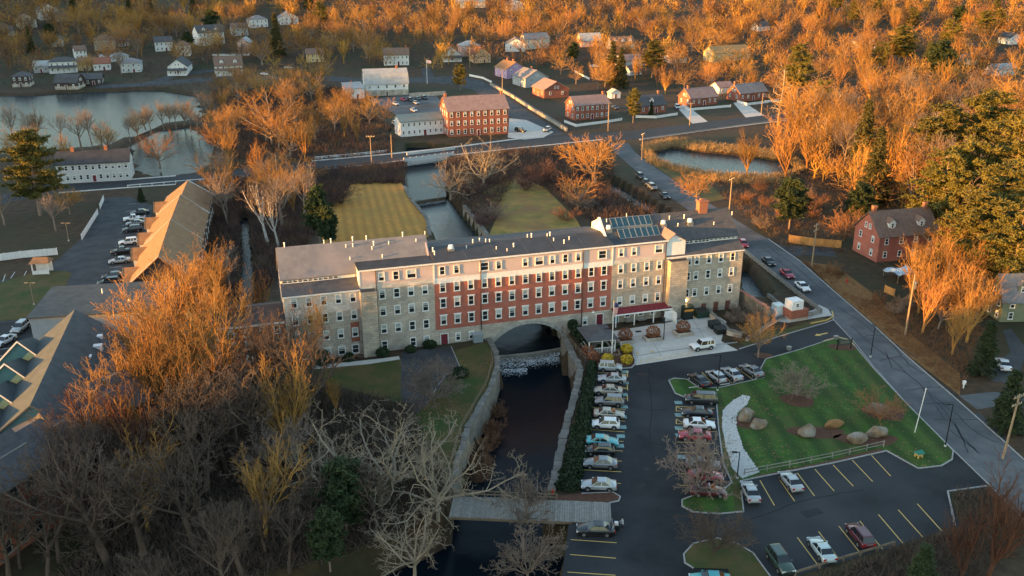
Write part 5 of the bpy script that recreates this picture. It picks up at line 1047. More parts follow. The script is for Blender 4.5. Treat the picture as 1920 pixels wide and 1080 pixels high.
# --- trees one can point at
for a in [
 ('vase0',355,462,19,'tall upright bare maple glowing orange above the townhouse roofs',1.15),('vase1',300,545,21,'orange lit vase shaped maple left of the annex',1.1),('vase2',392,560,21,'orange lit maple with pale limbs just left of the brick annex',1.1),
 ('vase0',232,600,18,'orange red twiggy maple over the teal apartment block',1.15),('vase2',520,620,20,'pale orange maple before the left end of the mill',.9),('vase0',478,500,13,'orange twigged tree behind the brick annex roof',1.0),('vase1',575,545,14,'bare tree standing against the left end of the mill',.9),
 ('vase2',160,690,17,'dull orange maple over the flat grey roof edge',1.1),('round1',355,455,14,'round orange crown behind the tallest orange maple',1.1),('vase2',330,600,20,'broad orange maple in the middle of the left grove',1.25),('vase0',262,690,18,'reddish bare maple over the dark brick mill roof',1.15),
 ('vase1',318,472,18,'orange maple nearest the middle townhouse roof',1.1),('vase2',388,482,18,'orange maple right of the tallest above the townhouses',1.1),('round0',288,500,17,'spreading orange crown over the lower townhouse roof',1.1),('vase1',248,545,18,'orange maple over the lane beside the flat grey roof',1.1),('vase2',345,512,19,'dense orange maple in the heart of the left grove',1.2),('vase0',372,535,19,'pale limbed maple in the heart of the left grove',1.2),('vase1',208,640,17,'orange brown maple over the middle of the teal block',1.1),('vase2',272,585,20,'tall orange maple above the flat grey roof',1.1),('redvase0',120,755,15,'rusty bare tree over the lower end of the teal block',1.2),('redvase0',195,705,16,'rusty bare tree left over the dark brick mill roof',1.2),('redvase0',235,740,16,'rusty bare tree at the right end of the dark brick mill',1.2),
 ('round0',490,158,21,'huge round golden maple left of the hall',1.35),('round1',522,275,17,'round golden orange crown left of the mown field',1.25),('birch0',490,330,17,'white trunked birch pair below the golden crown',1.0),('birch0',512,352,15,'thin white birch nearest the green pine',.9),
 ('gpine0',592,352,14,'dense dark green pine beside the mown field',.8),('gpine0',612,390,10,'smaller green pine below the first beside the field',.8),
 ('oak0',905,238,18,'pale leafless oak leaning over the upper river',1.1),('oak1',842,282,14,'pale bare oak at the river bridge left of the leaning one',.9),
 ('round2',1120,243,17,'round orange crown beside the street bridge and side road',1.15),('round0',1085,320,11,'grey bare tree before the right meadow',1.2),
 ('oak0',700,735,17,'wide pale oak with crooked white limbs in the foreground',1.3),('oak1',815,790,14,'crooked pale oak leaning to the wooden bridge',1.0),('oak0',770,930,11,'lower bare oak with forked pale limbs at the bottom',1.0),('oak1',600,770,13,'pale oak left of the widest foreground oak',1.0),
 ('gpine0',640,868,10,'rounded green evergreen under the foreground oak',1.15),('gpine0',610,960,8,'dark evergreen at the bottom below the rounded one',.9),
 ('low0',990,893,6.5,'small bare tree with fine twigs at the left end of the bridge rail',1.1),('low0',990,985,7,'bare sapling at the bottom edge beside the watermark position river',1.0),
 ('low0',810,668,8,'bare ornamental tree over the parking pad',1.2),('vase1',625,690,8,'thin bare sapling on the mill lawn',.9),
 ('low0',1318,815,8.5,'bare tree on the car park island with branches over red cars',1.05),('darklow0',1350,935,8,'dark bare tree on the lower planted island',.9),('round1',1432,572,10,'bare tree between the drive and the stone garden',.8),
 ('low0',1502,684,5.6,'small round bare crabapple on the lawn',1.25),('redlow0',1660,728,5.6,'reddish weeping bush tree behind the lawn boulder',1.0),
 ('vase2',1408,238,15,'golden vase shaped willow in front of the marsh pond',1.15),('vase0',1480,240,12,'small golden tree right of the willow',.7),('round2',1312,320,9.5,'small yellowish bare tree on the road verge',1.25),('snag0',1470,126,23,'leafless dead pine with drooping boughs by the main street',1.0),
 ('pine0',1862,172,30,'largest golden green pine at the right edge',1.25),('pine1',1772,195,27,'golden green pine left of the largest one',1.1),('pine0',1925,215,31,'tall golden pine cut by the right edge',1.1),('spruce0',1632,185,26,'slim golden spruce in the right wood',1.0),('pine1',1505,82,25,'tall golden pine beside the dead pine',.95),('pine0',1695,48,22,'broad dark golden pine on the far right slope',1.35),
 ('pine1',1825,262,25,'golden pine below and between the two largest pines',1.15),('pine0',1892,305,25,'golden pine at the right edge under the tallest',1.2),('pine1',1782,285,23,'golden pine at the left foot of the pine group',1.1),('pine0',1850,360,21,'lowest shaded pine of the group at the right edge',1.2),('pine1',1925,385,21,'dark pine cut by the right edge below the pine group',1.2),('spruce1',1655,235,22,'second golden spruce in the right wood',1.1),('pine1',1545,150,20,'golden pine right of the tall pine by the dead tree',1.0),
 ('vase1',362,440,20,'topmost orange maple crown over the townhouse roofs',1.2),('vase0',330,530,20,'wide orange maple in front of the lowest townhouse',1.3),('vase2',425,505,17,'orange maple left of the mill end beside the creek',1.0),
 ('pine1',1790,35,20,'dark pine near the top right corner',1.2),('pine0',1850,20,20,'dark pine at the very top right',1.2),
 ('gpine0',1490,336,13,'round dark green pine beside the side road',1.15),('gpine0',1620,345,11,'dark green pine behind the brick house',1.1),
 ('pine1',862,120,13,'golden pine on the green above the inn',1.0),('spruce1',1150,76,22,'tall golden spruce among the cottages',1.1),('spruce0',1166,88,20,'dark spruce touching the tall golden one',1.1),('pine0',1226,76,19,'broad dark green pine right of the two spruces',1.15),('gpine0',1076,80,11,'small dark pine above the gray village house',1.0),
 ('pine0',1190,165,14,'slender golden pine at the street junction',.75),('gspruce0',1222,188,7,'clipped evergreen pair before the black roofed cottage',.9),
 ('spruce1',513,22,25,'tall dark spruce between the white hip and twin gables',1.0),('gpine0',350,60,12,'round green pine among the hillside houses',1.0),('pine1',600,2,18,'golden pine at the top centre left',1.0),('gpine0',90,45,14,'dark pine below the top left gabled houses',1.0),('spruce0',50,48,15,'dark spruce at the left of the hillside',1.0),('gpine0',395,20,18,'broad black green pine high on the hillside',1.1),
 ('pine0',45,243,23,'big golden brown pine at the left edge by the street',1.15),('gspruce0',262,352,4,'round dark evergreen at the townhouse entrance',1.6),
 ('vase0',1775,410,17,'orange lit bare maple right of the brick house',1.1),('vase1',1725,440,14,'orange twigged tree before the brick house front',.9),('round1',1850,488,12,'small round orange tree left of the olive house',.8),('redlow0',1590,385,9,'small orange tree between fence and brick house',.8),
 ('redvase0',1905,855,16,'orange red tree cut by the bottom right edge',1.0),('redvase0',1835,940,11,'dim bare tree at the bottom right corner',1.0),
 ('gspruce0',1862,600,10,'dark cedar below the olive green house',1.2),('gspruce0',1908,692,10,'dark cedar at the right edge by the grey driveway',1.3),('gspruce0',1740,1020,7,'dark evergreen bush at the bottom right bank',1.5),
 ('round0',290,240,13,'spreading orange tree over the pond cove',1.15),('low0',500,770,10,'grey bare tree at the left of the pale oaks',1.0)]:
    top(a[0], a[1], a[2], a[3], a[4] if 'watermark' not in a[4] else 'bare sapling at the bottom edge left of the black car', None, a[5])
GC = 'trees on the causeway'
for i, (px, py, h) in enumerate([(236,214,10),(252,203,11),(276,194,12),(300,186,12),(324,188,11),(338,178,12),(352,198,10),(366,204,10)]): top(['forest0','round1','forest2','forest1'][i%4], px, py, h, ['leftmost','second','third','fourth','fifth','sixth','seventh','rightmost'][i]+' grey bare tree along the pond causeway, counted from the left', GC, .9)
for i, (px, py, h) in enumerate([(12,196,14),(58,192,14),(104,205,13),(160,198,14),(196,222,12)]): top(['forest2','round1','forest0'][i%3], px, py, h, ['first','second','third','fourth','fifth'][i]+' grey bare tree from the left on the near pond shore', 'trees on the near pond shore', .9)
# --- groves and woods
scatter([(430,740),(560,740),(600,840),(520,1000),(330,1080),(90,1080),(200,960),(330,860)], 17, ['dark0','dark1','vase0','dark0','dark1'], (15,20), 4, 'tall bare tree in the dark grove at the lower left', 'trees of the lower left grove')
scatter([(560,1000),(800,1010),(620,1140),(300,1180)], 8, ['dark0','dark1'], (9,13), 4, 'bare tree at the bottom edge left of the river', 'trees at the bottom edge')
scatter([(400,345),(560,330),(600,420),(560,470),(490,480),(486,400),(444,390),(432,560),(395,560),(395,400)], 17, ['forest0','round0','vase1','forest2'], (11,16), 4.5, 'bare tree in the strip between townhouses and mill', 'trees left of the mill')
scatter([(395,170),(640,165),(660,190),(740,245),(740,290),(420,318),(412,215)], 37, ['round0','round1','round2','vase0','vase2'], (11,16), 6, 'bare tree in the thicket left of the inn', 'thicket left of the inn')
scatter([(1480,240),(1620,222),(1920,240),(2010,260),(2010,530),(1770,520),(1745,440),(1600,395),(1560,360),(1430,345),(1500,320)], 66, ['forest0','forest1','vase0','vase1','vase2','round2'], (16,24), 6.5, 'bare tree in the golden wood at the right', 'golden wood at the right')
scatter([(1700,556),(1840,605),(1805,690),(1720,618)], 8, ['vase0','vase2','vase1','round1'], (11,16), 4, 'bare tree on the leafy bank right of the side road', 'trees on the leafy bank')
scatter([(1740,490),(1900,500),(1960,560),(1840,600),(1760,560)], 10, ['vase0','vase1','round1','forest0'], (12,17), 4.5, 'orange bare tree between brick house and olive house', 'trees between the right hand houses')
scatter([(232,262),(300,226),(372,222),(412,268),(404,330),(412,345),(440,320),(420,220),(380,200),(340,222)], 8, ['round1','forest0','vase1'], (8,13), 4, 'grey bare tree on the pond causeway', 'trees on the causeway')
scatter([(-60,292),(40,292),(100,284),(220,272),(230,300),(60,330),(-60,345)], 6, ['round1','forest0','vase1'], (10,15), 5, 'grey bare tree on the near pond shore', 'trees on the near pond shore')
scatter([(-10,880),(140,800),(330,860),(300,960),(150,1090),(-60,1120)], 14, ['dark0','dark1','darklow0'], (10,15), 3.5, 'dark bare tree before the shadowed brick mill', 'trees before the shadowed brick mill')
scatter([(1030,100),(1330,128),(1490,185),(1340,172),(1240,180),(1060,170)], 22, ['round0','vase0','vase2','round2'], (10,15), 7, 'golden bare tree between the village cottages', 'trees between the cottages')
scatter([(-60,385),(80,372),(180,382),(150,430),(0,470),(-60,480)], 6, ['round1','forest0'], (9,13), 6, 'bare tree by the white fence at the left', 'trees by the white fence')
scatter([(1440,45),(1960,50),(1960,225),(1620,205),(1460,190)], 42, ['round0','vase0','round2','vase1','vase2'], (15,22), 9, 'golden bare tree on the far right slope', 'woods on the far right slope')
scatter([(520,50),(1440,45),(1440,110),(1100,92),(880,100),(560,122)], 46, ['round0','round1','vase1','round2'], (14,20), 9, 'orange bare tree behind the village centre', 'woods behind the village')
scatter([(-60,45),(500,40),(500,150),(440,130),(260,150),(-60,158)], 44, ['round0','round1','forest2','round2'], (12,17), 8, 'dull brown bare tree among the hillside houses', 'trees among the hillside houses')
scatter([(1445,20),(1960,20),(1960,160),(1600,190)], 12, ['pine0','pine1','spruce0','gpine0'], (14,20), 12, 'dark conifer on the far right slope', 'conifers on the far right slope')
scatter([(-60,15),(600,15),(600,60),(-60,70)], 6, ['spruce0','gpine0'], (13,18), 14, 'dark conifer in the brown hillside wood', 'conifers of the hillside wood')
scatter([(1380,560),(1440,600),(1400,640),(1370,600)], 4, ['bush2'], (2,3), 2, 'grey bare bush in the sunken stone garden', 'bushes of the stone garden')
# --- far woodland: one mass that closes the view
def low_tree(seed, kind, H, nt):
    S = grow(seed, kind, H); big = [s for s in S if s[4] <= 1]; sm = [s for s in S if s[4] == 2]; tw = [s for s in S if s[4] >= 3]; rd = random.Random(seed); tw = rd.sample(tw, min(nt, len(tw)))
    tk = [s for s in big if s[4] == 0]; lb = [s for s in big if s[4] == 1]; return cat_([tubes([(a, b, max(.14, r0), max(.1, r1), l) for a, b, r0, r1, l in tk], 3), ribbons(lb, .11, .08, 0, np.random.default_rng(seed+2)), ribbons(sm[::2], .08, .06, .9, np.random.default_rng(seed)), ribbons(tw, .10, .055, .9, np.random.default_rng(seed+1))])
def ribbons(S, w0, w1, stretch, rs):
    A = np.array([q[0][:] for q in S]); B = np.array([q[1][:] for q in S]); B = B+(B-A)*stretch; D = B-A; D /= np.linalg.norm(D, axis=1)[:,None]+1e-9; E_ = np.cross(D, rs.normal(size=D.shape)); E_ /= np.linalg.norm(E_, axis=1)[:,None]+1e-9
    V = np.stack([A-E_*w0, A+E_*w0, B+E_*w1, B-E_*w1], 1).reshape(-1,3); return V, np.arange(len(V)).reshape(-1,4)
LOWS = [low_tree(301+i, k, 14, 205) for i, k in enumerate(['round','vase','round','low'])]
b_far = M('mixed_far_twigs', (.42,.235,.045), (.22,.10,.03), scale=.05, rough=.95, c3=(.11,.065,.045), c3scale=.03, lo=.42, hi=.58)
def far_wood(name, label, px, n, hr, mat, mind=7):
    poly = PP(px); xs = [p.x for p in poly]; ys = [p.y for p in poly]; parts = []; pts = list(TREES); g = 0; tr_ = 0
    X = rng.uniform(min(xs), max(xs), n*30); Y = rng.uniform(min(ys), max(ys), n*30); I = inpoly(X, Y, poly); X, Y = X[I], Y[I]; taken = np.array(TREES) if TREES else np.zeros((0,2))
    for x, y in zip(X, Y):
        if g >= n: break
        if len(taken) and ((taken[:,0]-x)**2+(taken[:,1]-y)**2).min() < mind*mind or not ok(x, y, 1): continue
        taken = np.vstack([taken, [x, y]]); v, f = LOWS[rng.integers(len(LOWS))]; s = rng.uniform(*hr)/14; a = rng.uniform(0,6.28); c_, s_ = math.cos(a), math.sin(a); w = rng.uniform(.9,1.3)
        vv = np.stack([(v[:,0]*c_-v[:,1]*s_)*s*w+x, (v[:,0]*s_+v[:,1]*c_)*s*w+y, v[:,2]*s+hbase(x, y)], -1); parts.append((vv, f)); g += 1
    V, F = cat_(parts); o = link(name, np_mesh(name, V, F, mat), label=label, cat='woodland', kind='stuff'); return g
far_wood('far_woodland', 'mass of bare brown trees covering the far hill', [(-160,-40),(2080,-40),(2080,60),(1440,50),(500,52),(-160,60)], 820, (14,21), b_far, 5.5)
far_wood('village_woodland', 'bare trees filling the gaps between far houses', [(-100,40),(2000,40),(2000,230),(1500,200),(1040,130),(520,130),(-100,150)], 480, (10,16), b_far, 5)
far_wood('right_woodland', 'tangle of smaller bare trees filling the golden wood at the right', [(1480,236),(1620,220),(1920,238),(2020,260),(2020,540),(1775,520),(1745,440),(1600,392),(1545,350),(1500,320)], 170, (9,16), b_far, 3.5)
# --- undergrowth
def brush(name, label, px, n, h, mat, nt=7):
    poly = PP(px); xs = [p.x for p in poly]; ys = [p.y for p in poly]; X = rng.uniform(min(xs), max(xs), n*8); Y = rng.uniform(min(ys), max(ys), n*8); I = inpoly(X, Y, poly)
    for q in NOGO: I &= ~inpoly(X, Y, q)
    for a, b, r in KEEP: I &= (X-a)**2+(Y-b)**2 > (r-1)**2
    X, Y = X[I][:n], Y[I][:n]; Z = np.array([hbase(x, y) for x, y in zip(X, Y)]); C = np.repeat(np.stack([X, Y, Z], -1), nt, 0); m = len(C)
    d = rng.normal(size=(m,3)); d[:,2] = np.abs(d[:,2])+.7; d /= np.linalg.norm(d, axis=1)[:,None]; s = h*rng.uniform(.4,1.2,m); e = np.cross(d, rng.normal(size=(m,3))); e /= np.linalg.norm(e, axis=1)[:,None]; C = C+rng.normal(size=(m,3))*np.array([.5,.5,0])*h*.5
    V = np.stack([C-e*.03*h, C+e*.03*h, C+d*s[:,None]+e*.012*h, C+d*s[:,None]-e*.012*h], 1).reshape(-1,3)
    return link(name, np_mesh(name, V, np.arange(len(V)).reshape(-1,4), mat, False), label=label, cat='undergrowth', kind='stuff')
M('river_brush', (.11,.066,.052), (.07,.046,.04), scale=.15, rough=.95, c3=(.14,.09,.055), c3scale=.1)
brush('undergrowth', 'brown undergrowth below the trees left of the inn', [(395,170),(640,165),(660,190),(740,245),(740,290),(420,318),(412,215)], 4500, 2.2, MATS['river_brush'])
brush('undergrowth', 'dead brown undergrowth on the floor of the right hand wood', [(1420,300),(1500,240),(1620,222),(2010,240),(2010,560),(1770,540),(1560,520),(1500,490),(1400,410),(1330,345)], 7000, 1.3, M('dead_brush', (.085,.055,.038), (.13,.08,.045), scale=.3, rough=.95))
brush('undergrowth', 'dark undergrowth of the lower left grove', [(320,700),(560,720),(760,760),(840,900),(800,1000),(500,1110),(100,1110),(310,870)], 4500, 1.8, b_shade)
brush('undergrowth', 'twiggy undergrowth between townhouses and mill', [(395,340),(560,330),(600,430),(560,470),(490,560),(395,565)], 3000, 2.0, MATS['river_brush'])
brush('undergrowth', 'brown scrub along the embankment of the main street', [(585,322),(757,306),(757,345),(660,345),(600,400),(560,340)], 2000, 2.0, MATS['river_brush'])
brush('undergrowth', 'reddish scrub on the banks of the upper river and canal', [(838,300),(960,282),(1140,275),(1150,330),(1260,400),(1110,420),(1010,345),(965,330),(930,400),(905,438),(870,390)], 3000, 2.0, MATS['river_brush'])
brush('undergrowth', 'orange scrub on the leafy bank beside the side road', [(1500,490),(1600,500),(1720,560),(1850,620),(1800,740),(1700,655),(1600,570)], 1300, .9, b_red)
brush('undergrowth', 'scrub on the hillside around the far houses', [(-100,20),(2000,20),(2000,230),(1500,200),(1040,130),(640,130),(400,170),(-100,165)], 9000, 1.6, b_shade)  # scrub coloured dark to stand for shaded gaps between crowns
brush('reeds', 'tan reeds around the marsh pond', [(1205,275),(1260,262),(1360,275),(1480,288),(1510,320),(1460,345),(1380,345),(1300,332),(1215,306)], 2600, 1.8, M('reed', (.33,.23,.11), (.26,.17,.08), scale=1, rough=.9))
brush('undergrowth', 'brown brush on the bank at the bottom right', [(1790,925),(1930,905),(1960,1000),(1760,1130),(1480,1110),(1680,1030),(1800,988)], 900, 1.2, b_shade)
# shrubs with a place of their own
for k, px, py, h, lab, wd in [('bush0',640,352,6.5,'round dark purple bush at the top of the mown field',1.5),('bush0',622,368,4,'low purple bush left of the round one by the field',1.6),('bush0',1018,305,9,'large purple red bush on the right meadow',1.2),('bush0',985,330,6,'purple bush left of the large one on the meadow',1.3),('bush2',925,388,5,'grey red bush at the foot of the leaning oak',1.6),('bush0',880,345,5,'dark red bush on the right bank of the upper river',1.6),('bush0',905,405,4,'low red bush near the mill on the river bank',1.6),('bush1',1060,395,4,'orange brown bush at the edge of the right meadow',1.8),('bush2',1090,370,5,'grey bush behind the mill on the meadow',1.6)]:
    tree(k, tuple(P(px, py+h*4.5)), h, lab, 'bushes behind the mill', wd)
scatter([(1535,505),(1590,500),(1700,560),(1690,600),(1600,540)], 8, ['bush1','bush2'], (2,3.5), 3, 'orange brown bush on the leafy bank', 'bushes on the leafy bank', (1.1,1.5))
scatter([(1380,330),(1480,345),(1560,400),(1500,470),(1420,425)], 12, ['bush2','bush1'], (3,5), 4, 'brown bush between the marsh and the side road', 'bushes by the side road', (1.1,1.5))

# --- every tree of a wood is told apart by the landmark it stands nearest to
MARKS = [(70,50,'cream house at the top left'),(95,36,'big white gabled house'),(197,92,'beige hip roofed house'),(308,94,'plain white hillside house'),(344,104,'white house behind the round pine'),(398,84,'large three storey white house'),(458,98,'pinkish barn'),(487,50,'white hip roofed house'),(543,45,'white twin gabled house'),(334,138,'wide gabled shore road house'),(430,138,'white house with two dormers'),(247,134,'grey hip roofed house'),(120,134,'white house above the boathouses'),(40,162,'left boathouse'),(125,165,'gambrel boathouse'),(192,130,'rust red roof'),(178,338,'long pale grey clapboard house'),(726,178,'gambrel roofed hall'),(900,250,'brick inn'),(792,252,'white inn wing'),(743,121,'white colonial house'),(591,115,'pale yellow house'),(848,113,'grey gabled cottage'),(883,104,'pink house'),(905,117,'peach house'),(950,144,'purple house'),(985,160,'grey clapboard house'),(1020,180,'small red brick house'),(1110,222,'corner brick house'),(1224,210,'black roofed cottage'),(1320,196,'pinkish roofed cottage'),(1412,187,'rightmost brick cottage'),(966,95,'white double garage'),(1108,87,'pink cape house'),(1168,92,'house with three dormers'),(1188,124,'pink roofed barn'),(1370,114,'long yellow house'),(1272,117,'low white garage'),(1625,91,'white house on the right slope'),(1830,120,'beige cottage at the right'),(1886,140,'low white house at the right edge'),(1822,97,'dark red shed'),(1902,82,'white house at the top right'),(1432,57,'small white house under the conifer'),(968,20,'white gable at the top centre'),(880,14,'long pale house at the top'),(1660,475,'brick house by the side road'),(1880,590,'olive green house'),(335,420,'brown townhouses'),(470,620,'brick annex'),(600,600,'left end of the mill'),(150,940,'dark brick mill'),(940,940,'wooden bridge'),(1380,310,'marsh pond'),(320,280,'pond cove'),(110,285,'near pond shore'),(700,400,'mown field'),(80,498,'wooden kiosk'),(1860,300,'largest golden pine'),(1632,330,'slim golden spruce'),(1505,225,'golden pine by the dead pine'),(1470,225,'dead pine'),(490,250,'huge golden maple'),(1490,410,'round green roadside pine'),(1525,495,'roadside utility pole'),(640,960,'dark evergreens at the bottom'),(50,340,'big brown pine at the left edge')]
MK = [(P(a, b), n) for a, b, n in MARKS]; bins = {}
for o, base in LOOSE:
    q = o.location; m, n = min(MK, key=lambda e: (e[0].x-q.x)**2+(e[0].y-q.y)**2); dx, dy = q.x-m.x, q.y-m.y
    side = ('right of' if dx > 0 else 'left of') if abs(dx) > abs(dy)*.6 else ('behind' if dy > 0 else 'in front of'); kind = ' '.join(base.split()[:3]).split(' in')[0].split(' on')[0].split(' at')[0].split(' by')[0].split(' among')[0].split(' behind')[0].split(' between')[0]
    bins.setdefault((n, side, kind), []).append(((dx*dx+dy*dy), o))
ORD = ['nearest','second nearest','third nearest','fourth nearest','fifth nearest','sixth nearest','seventh nearest','eighth nearest','ninth nearest','tenth nearest','eleventh nearest','twelfth nearest','thirteenth nearest','fourteenth nearest','fifteenth nearest','sixteenth nearest']
for (n, side, kind), L_ in bins.items():
    L_.sort(key=lambda e: e[0])
    for i, (_, o) in enumerate(L_):
        if len(kind.split())+len(side.split())+1+len(n.split())+4 > 16: kind = 'tree'
        o['label'] = (f'{kind} {side} the {n}' + ('' if len(L_) == 1 else f', {ORD[min(i, 15)]} to it'))
# ================================================================ walls, bridges, street furniture, garden things
def resample(pts, step):
    out = [Vector(pts[0])]
    for a, b in zip(pts[:-1], pts[1:]):
        a = Vector(a); b = Vector(b); n = max(1, int((b-a).length/step))
        for k in range(1, n+1): out.append(a.lerp(b, k/n))
    return out
def stone_wall(label, pts, w, z0, z1, mat, name='stone_wall', group='stone walls', cap=None, jag=0):
    t = thing(name, label, 'wall', tuple(pts[0]), 0, group); o = Vector(pts[0]); q = [Vector(p)-o for p in resample(pts, 1.2)]
    if jag: q = [p+Vector((random.uniform(-jag,jag), random.uniform(-jag,jag), random.uniform(-jag,jag)*.6)) for p in q]
    MB().strip(q, w, z0, z1).build('masonry', mat, t)
    if cap:
        for a, b in zip(q[:-1], q[1:]):      # coping stones, one by one
            m = (a+b)/2; L = (b-a).length; k = random.uniform(.9,1.15)
            MB().box(-L/2+.03,L/2-.03,-w*.56*k,w*.56*k,z1-.02,z1+.16*k).build('coping_stone', cap, t, loc=(m.x+random.uniform(-.08,.08), m.y+random.uniform(-.08,.08), m.z), rz=math.atan2((b-a).y,(b-a).x)+random.uniform(-.06,.06))
    return t
m_cope = M('coping_stone', (.19,.175,.15), (.13,.12,.105), scale=1.2, rough=.95, rv=.22)
GW = 'river walls'
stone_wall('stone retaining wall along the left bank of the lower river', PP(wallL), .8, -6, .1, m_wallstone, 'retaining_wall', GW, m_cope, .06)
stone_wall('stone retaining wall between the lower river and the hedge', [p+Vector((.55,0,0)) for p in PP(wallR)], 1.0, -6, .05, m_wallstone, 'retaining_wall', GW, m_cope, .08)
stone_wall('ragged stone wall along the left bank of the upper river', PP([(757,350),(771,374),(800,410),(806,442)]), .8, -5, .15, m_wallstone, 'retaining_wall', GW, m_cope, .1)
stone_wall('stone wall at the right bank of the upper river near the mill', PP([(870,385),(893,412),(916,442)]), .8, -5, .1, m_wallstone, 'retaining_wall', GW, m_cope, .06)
for a in (8.5, 23.6): pass
def rail_fence(label, pts, h, nrail, mat, name='rail_fence', step=2.4, pr=.06, group=None, rr=.05, cat='fence'):
    t = thing(name, label, cat, tuple(pts[0]), 0, group); o = Vector(pts[0]); q = [Vector(p)-o for p in resample(pts, step)]
    pm = MB().box(-pr,pr,-pr,pr,-.1,h+.08).mesh('post', mat)
    for p in q: link('post', pm, t, loc=p)
    for k in range(nrail):
        z = h*(k+1)/nrail-.06
        for a, b in zip(q[:-1], q[1:]):
            L = (b-a).length; rm = link('rail', MB().box(0,L,-rr*.5,rr*.5,-rr,rr).mesh('rail', mat), t, loc=(a.x, a.y, a.z+z)); rm.rotation_euler = (0, -math.atan2((b-a).z, L), math.atan2((b-a).y, (b-a).x))
    return t
def board_fence(label, pts, h, mat, name='board_fence', step=2.2, group=None, bw=.35):
    t = thing(name, label, 'fence', tuple(pts[0]), 0, group); o = Vector(pts[0]); q = [Vector(p)-o for p in resample(pts, step)]
    pm = MB().box(-.07,.07,-.07,.07,-.1,h+.1).mesh('post', mat); sh = {}
    for p in q: link('post', pm, t, loc=p)
    for a, b in zip(q[:-1], q[1:]):
        L = round((b-a).length, 2); n = max(2, int(L/bw))
        if (L, n) not in sh: sh[(L, n)] = MB().box(.01, L/n-.01, -.02, .02, .05, h).mesh('board', mat)
        for k in range(n): p = a.lerp(b, k/n); link('board', sh[(L, n)], t, loc=p, rz=math.atan2((b-a).y, (b-a).x))
    return t
up = Vector((0,0,.1))
rail_fence('weathered rail fence along the left river wall', [p+Vector((-.9,0,.05)) for p in PP(wallL[1:])], 1.0, 2, m_wood, group='wooden fences')
rail_fence('wooden rail fence above the right river wall beside the pavilion', PP([(1054,622),(1070,645),(1098,677)]), 1.1, 2, m_wood, group='wooden fences')
rail_fence('grey split rail fence along the lower edge of the lawn', [p+up for p in PP([(1395,893),(1480,877),(1560,861),(1656,839)])], 1.0, 2, m_wood_grey, step=2.6, group='wooden fences')
rail_fence('grey wooden guard rail along the mill race beside the road', PP([(1390,470),(1440,510),(1490,550),(1540,588),(1522,594),(1508,594)]), 1.0, 3, m_wood_grey, 'guard_rail', 2.2, .1, rr=.1, group='wooden fences')
rail_fence('timber guard rail at the lower edge of the bottom car park', PP([(1490,1080),(1580,1052),(1675,1024)]), .6, 1, m_wood, 'guard_rail', 2.4, .12, rr=.14, group='wooden fences')
MB().strip(PP([(1790,985),(1777,922),(1850,912)]), .2, 0, .15).build('kerb', m_kerb, lot)
wfen = dict(group='white fences', bw=.5)
board_fence('white board fence along the townhouse entrance', PP([(154,450),(184,402)]), 1.5, m_white, **wfen)
board_fence('short white fence panel nearest the street by the townhouses', PP([(188,392),(195,376)]), 1.5, m_white, **wfen)
board_fence('long white fence at the left edge above the kiosk', PP([(-20,492),(40,484),(108,478)]), 1.7, m_white, **wfen)
board_fence('bright orange board fence beside the brick house drive', PP([(1478,455),(1520,461),(1576,466)]), 2.0, M('cedar_board', (.50,.25,.075), (.42,.20,.06), scale=1, rough=.8, rv=.12), group='wooden fences', bw=.5)
board_fence('short orange board fence piece on the leafy bank', PP([(1658,548),(1676,556)]), 1.6, MATS['cedar_board'], group='wooden fences', bw=.5)
for lab, pts in [('white picket fence of the corner brick house facing the street',[(1058,230),(1080,238),(1142,230),(1166,226)]),('white picket fence of the black roofed cottage',[(1192,221),(1230,222),(1270,216)]),('white picket fence of the pinkish roofed cottage',[(1280,200),(1290,208),(1370,201)]),('white picket fence of the rightmost cottage',[(1382,192),(1400,198),(1440,193)]),('short white picket fence right of the rightmost cottage',[(1434,193),(1460,190)]),('white wall along the lane above the inn',[(880,143),(905,148),(922,156)]),('white fence behind the peach house lane',[(1078,136),(1105,150)]),('white low fence on the hill left of the pinkish barn',[(398,105),(468,104)])]: board_fence(lab, PP(pts), 1.1, m_white, 'picket_fence', 3.5, 'white fences', 1.1)
stone_wall('old stone wall along the church lane', PP([(920,160),(960,182),(1000,208),(1040,232),(1062,246)]), .8, -.2, 1.3, m_stone_grey, 'lane_wall', 'stone walls', m_cope, .05)
stone_wall('stone wall in front of the hall car park', PP([(768,182),(835,178)]), .7, -.2, 1.8, m_stone_grey, 'lane_wall', 'stone walls', None, .04)
# --- main street bridge and guard rails
br = thing('street_bridge', 'low concrete bridge carrying the main street over the river', 'bridge', (0,0,0), 0, 'bridges')
bp = PP([(757,303),(850,291)]); MB().strip(bp, .5, -1.6, .95).build('parapet', M('pale_concrete', (.50,.51,.50), (.40,.41,.41), scale=1, rough=.8), br)
MB().strip([p+Vector((0,9.5,0)) for p in bp], .5, -1.2, .9).build('parapet', MATS['pale_concrete'], br); MB().strip([p+Vector((0,4.7,0)) for p in bp], 9.2, -1.1, -.05).build('deck', m_concrete, br)
for p in resample(bp, 2.2): MB().box(-.12,.12,-.12,.12,.95,1.35).build('rail_post', m_white, br, loc=p)
MB().strip(bp, .1, 1.25, 1.35).build('rail', m_steel, br)
for p in bp: MB().box(-1.2,1.2,-.6,10,-5,-.1).build('abutment', m_wallstone, br, loc=p)
rail_fence('white guard rail on the far side of the main street', PP([(590,299),(660,293),(725,286)]), .9, 2, m_white, 'guard_rail', 2.4, .07, rr=.12, group='guard rails')
rail_fence('steel guard rail along the marsh side of the main street', PP([(1200,264),(1330,246),(1500,222)]), .75, 1, m_steel, 'guard_rail', 3.5, .07, rr=.15, group='guard rails')
rail_fence('white rail on the near side of the street by the long clapboard house', PP([(240,352),(330,344),(420,337)]), .8, 1, m_white, 'guard_rail', 3, .07, rr=.1, group='guard rails')
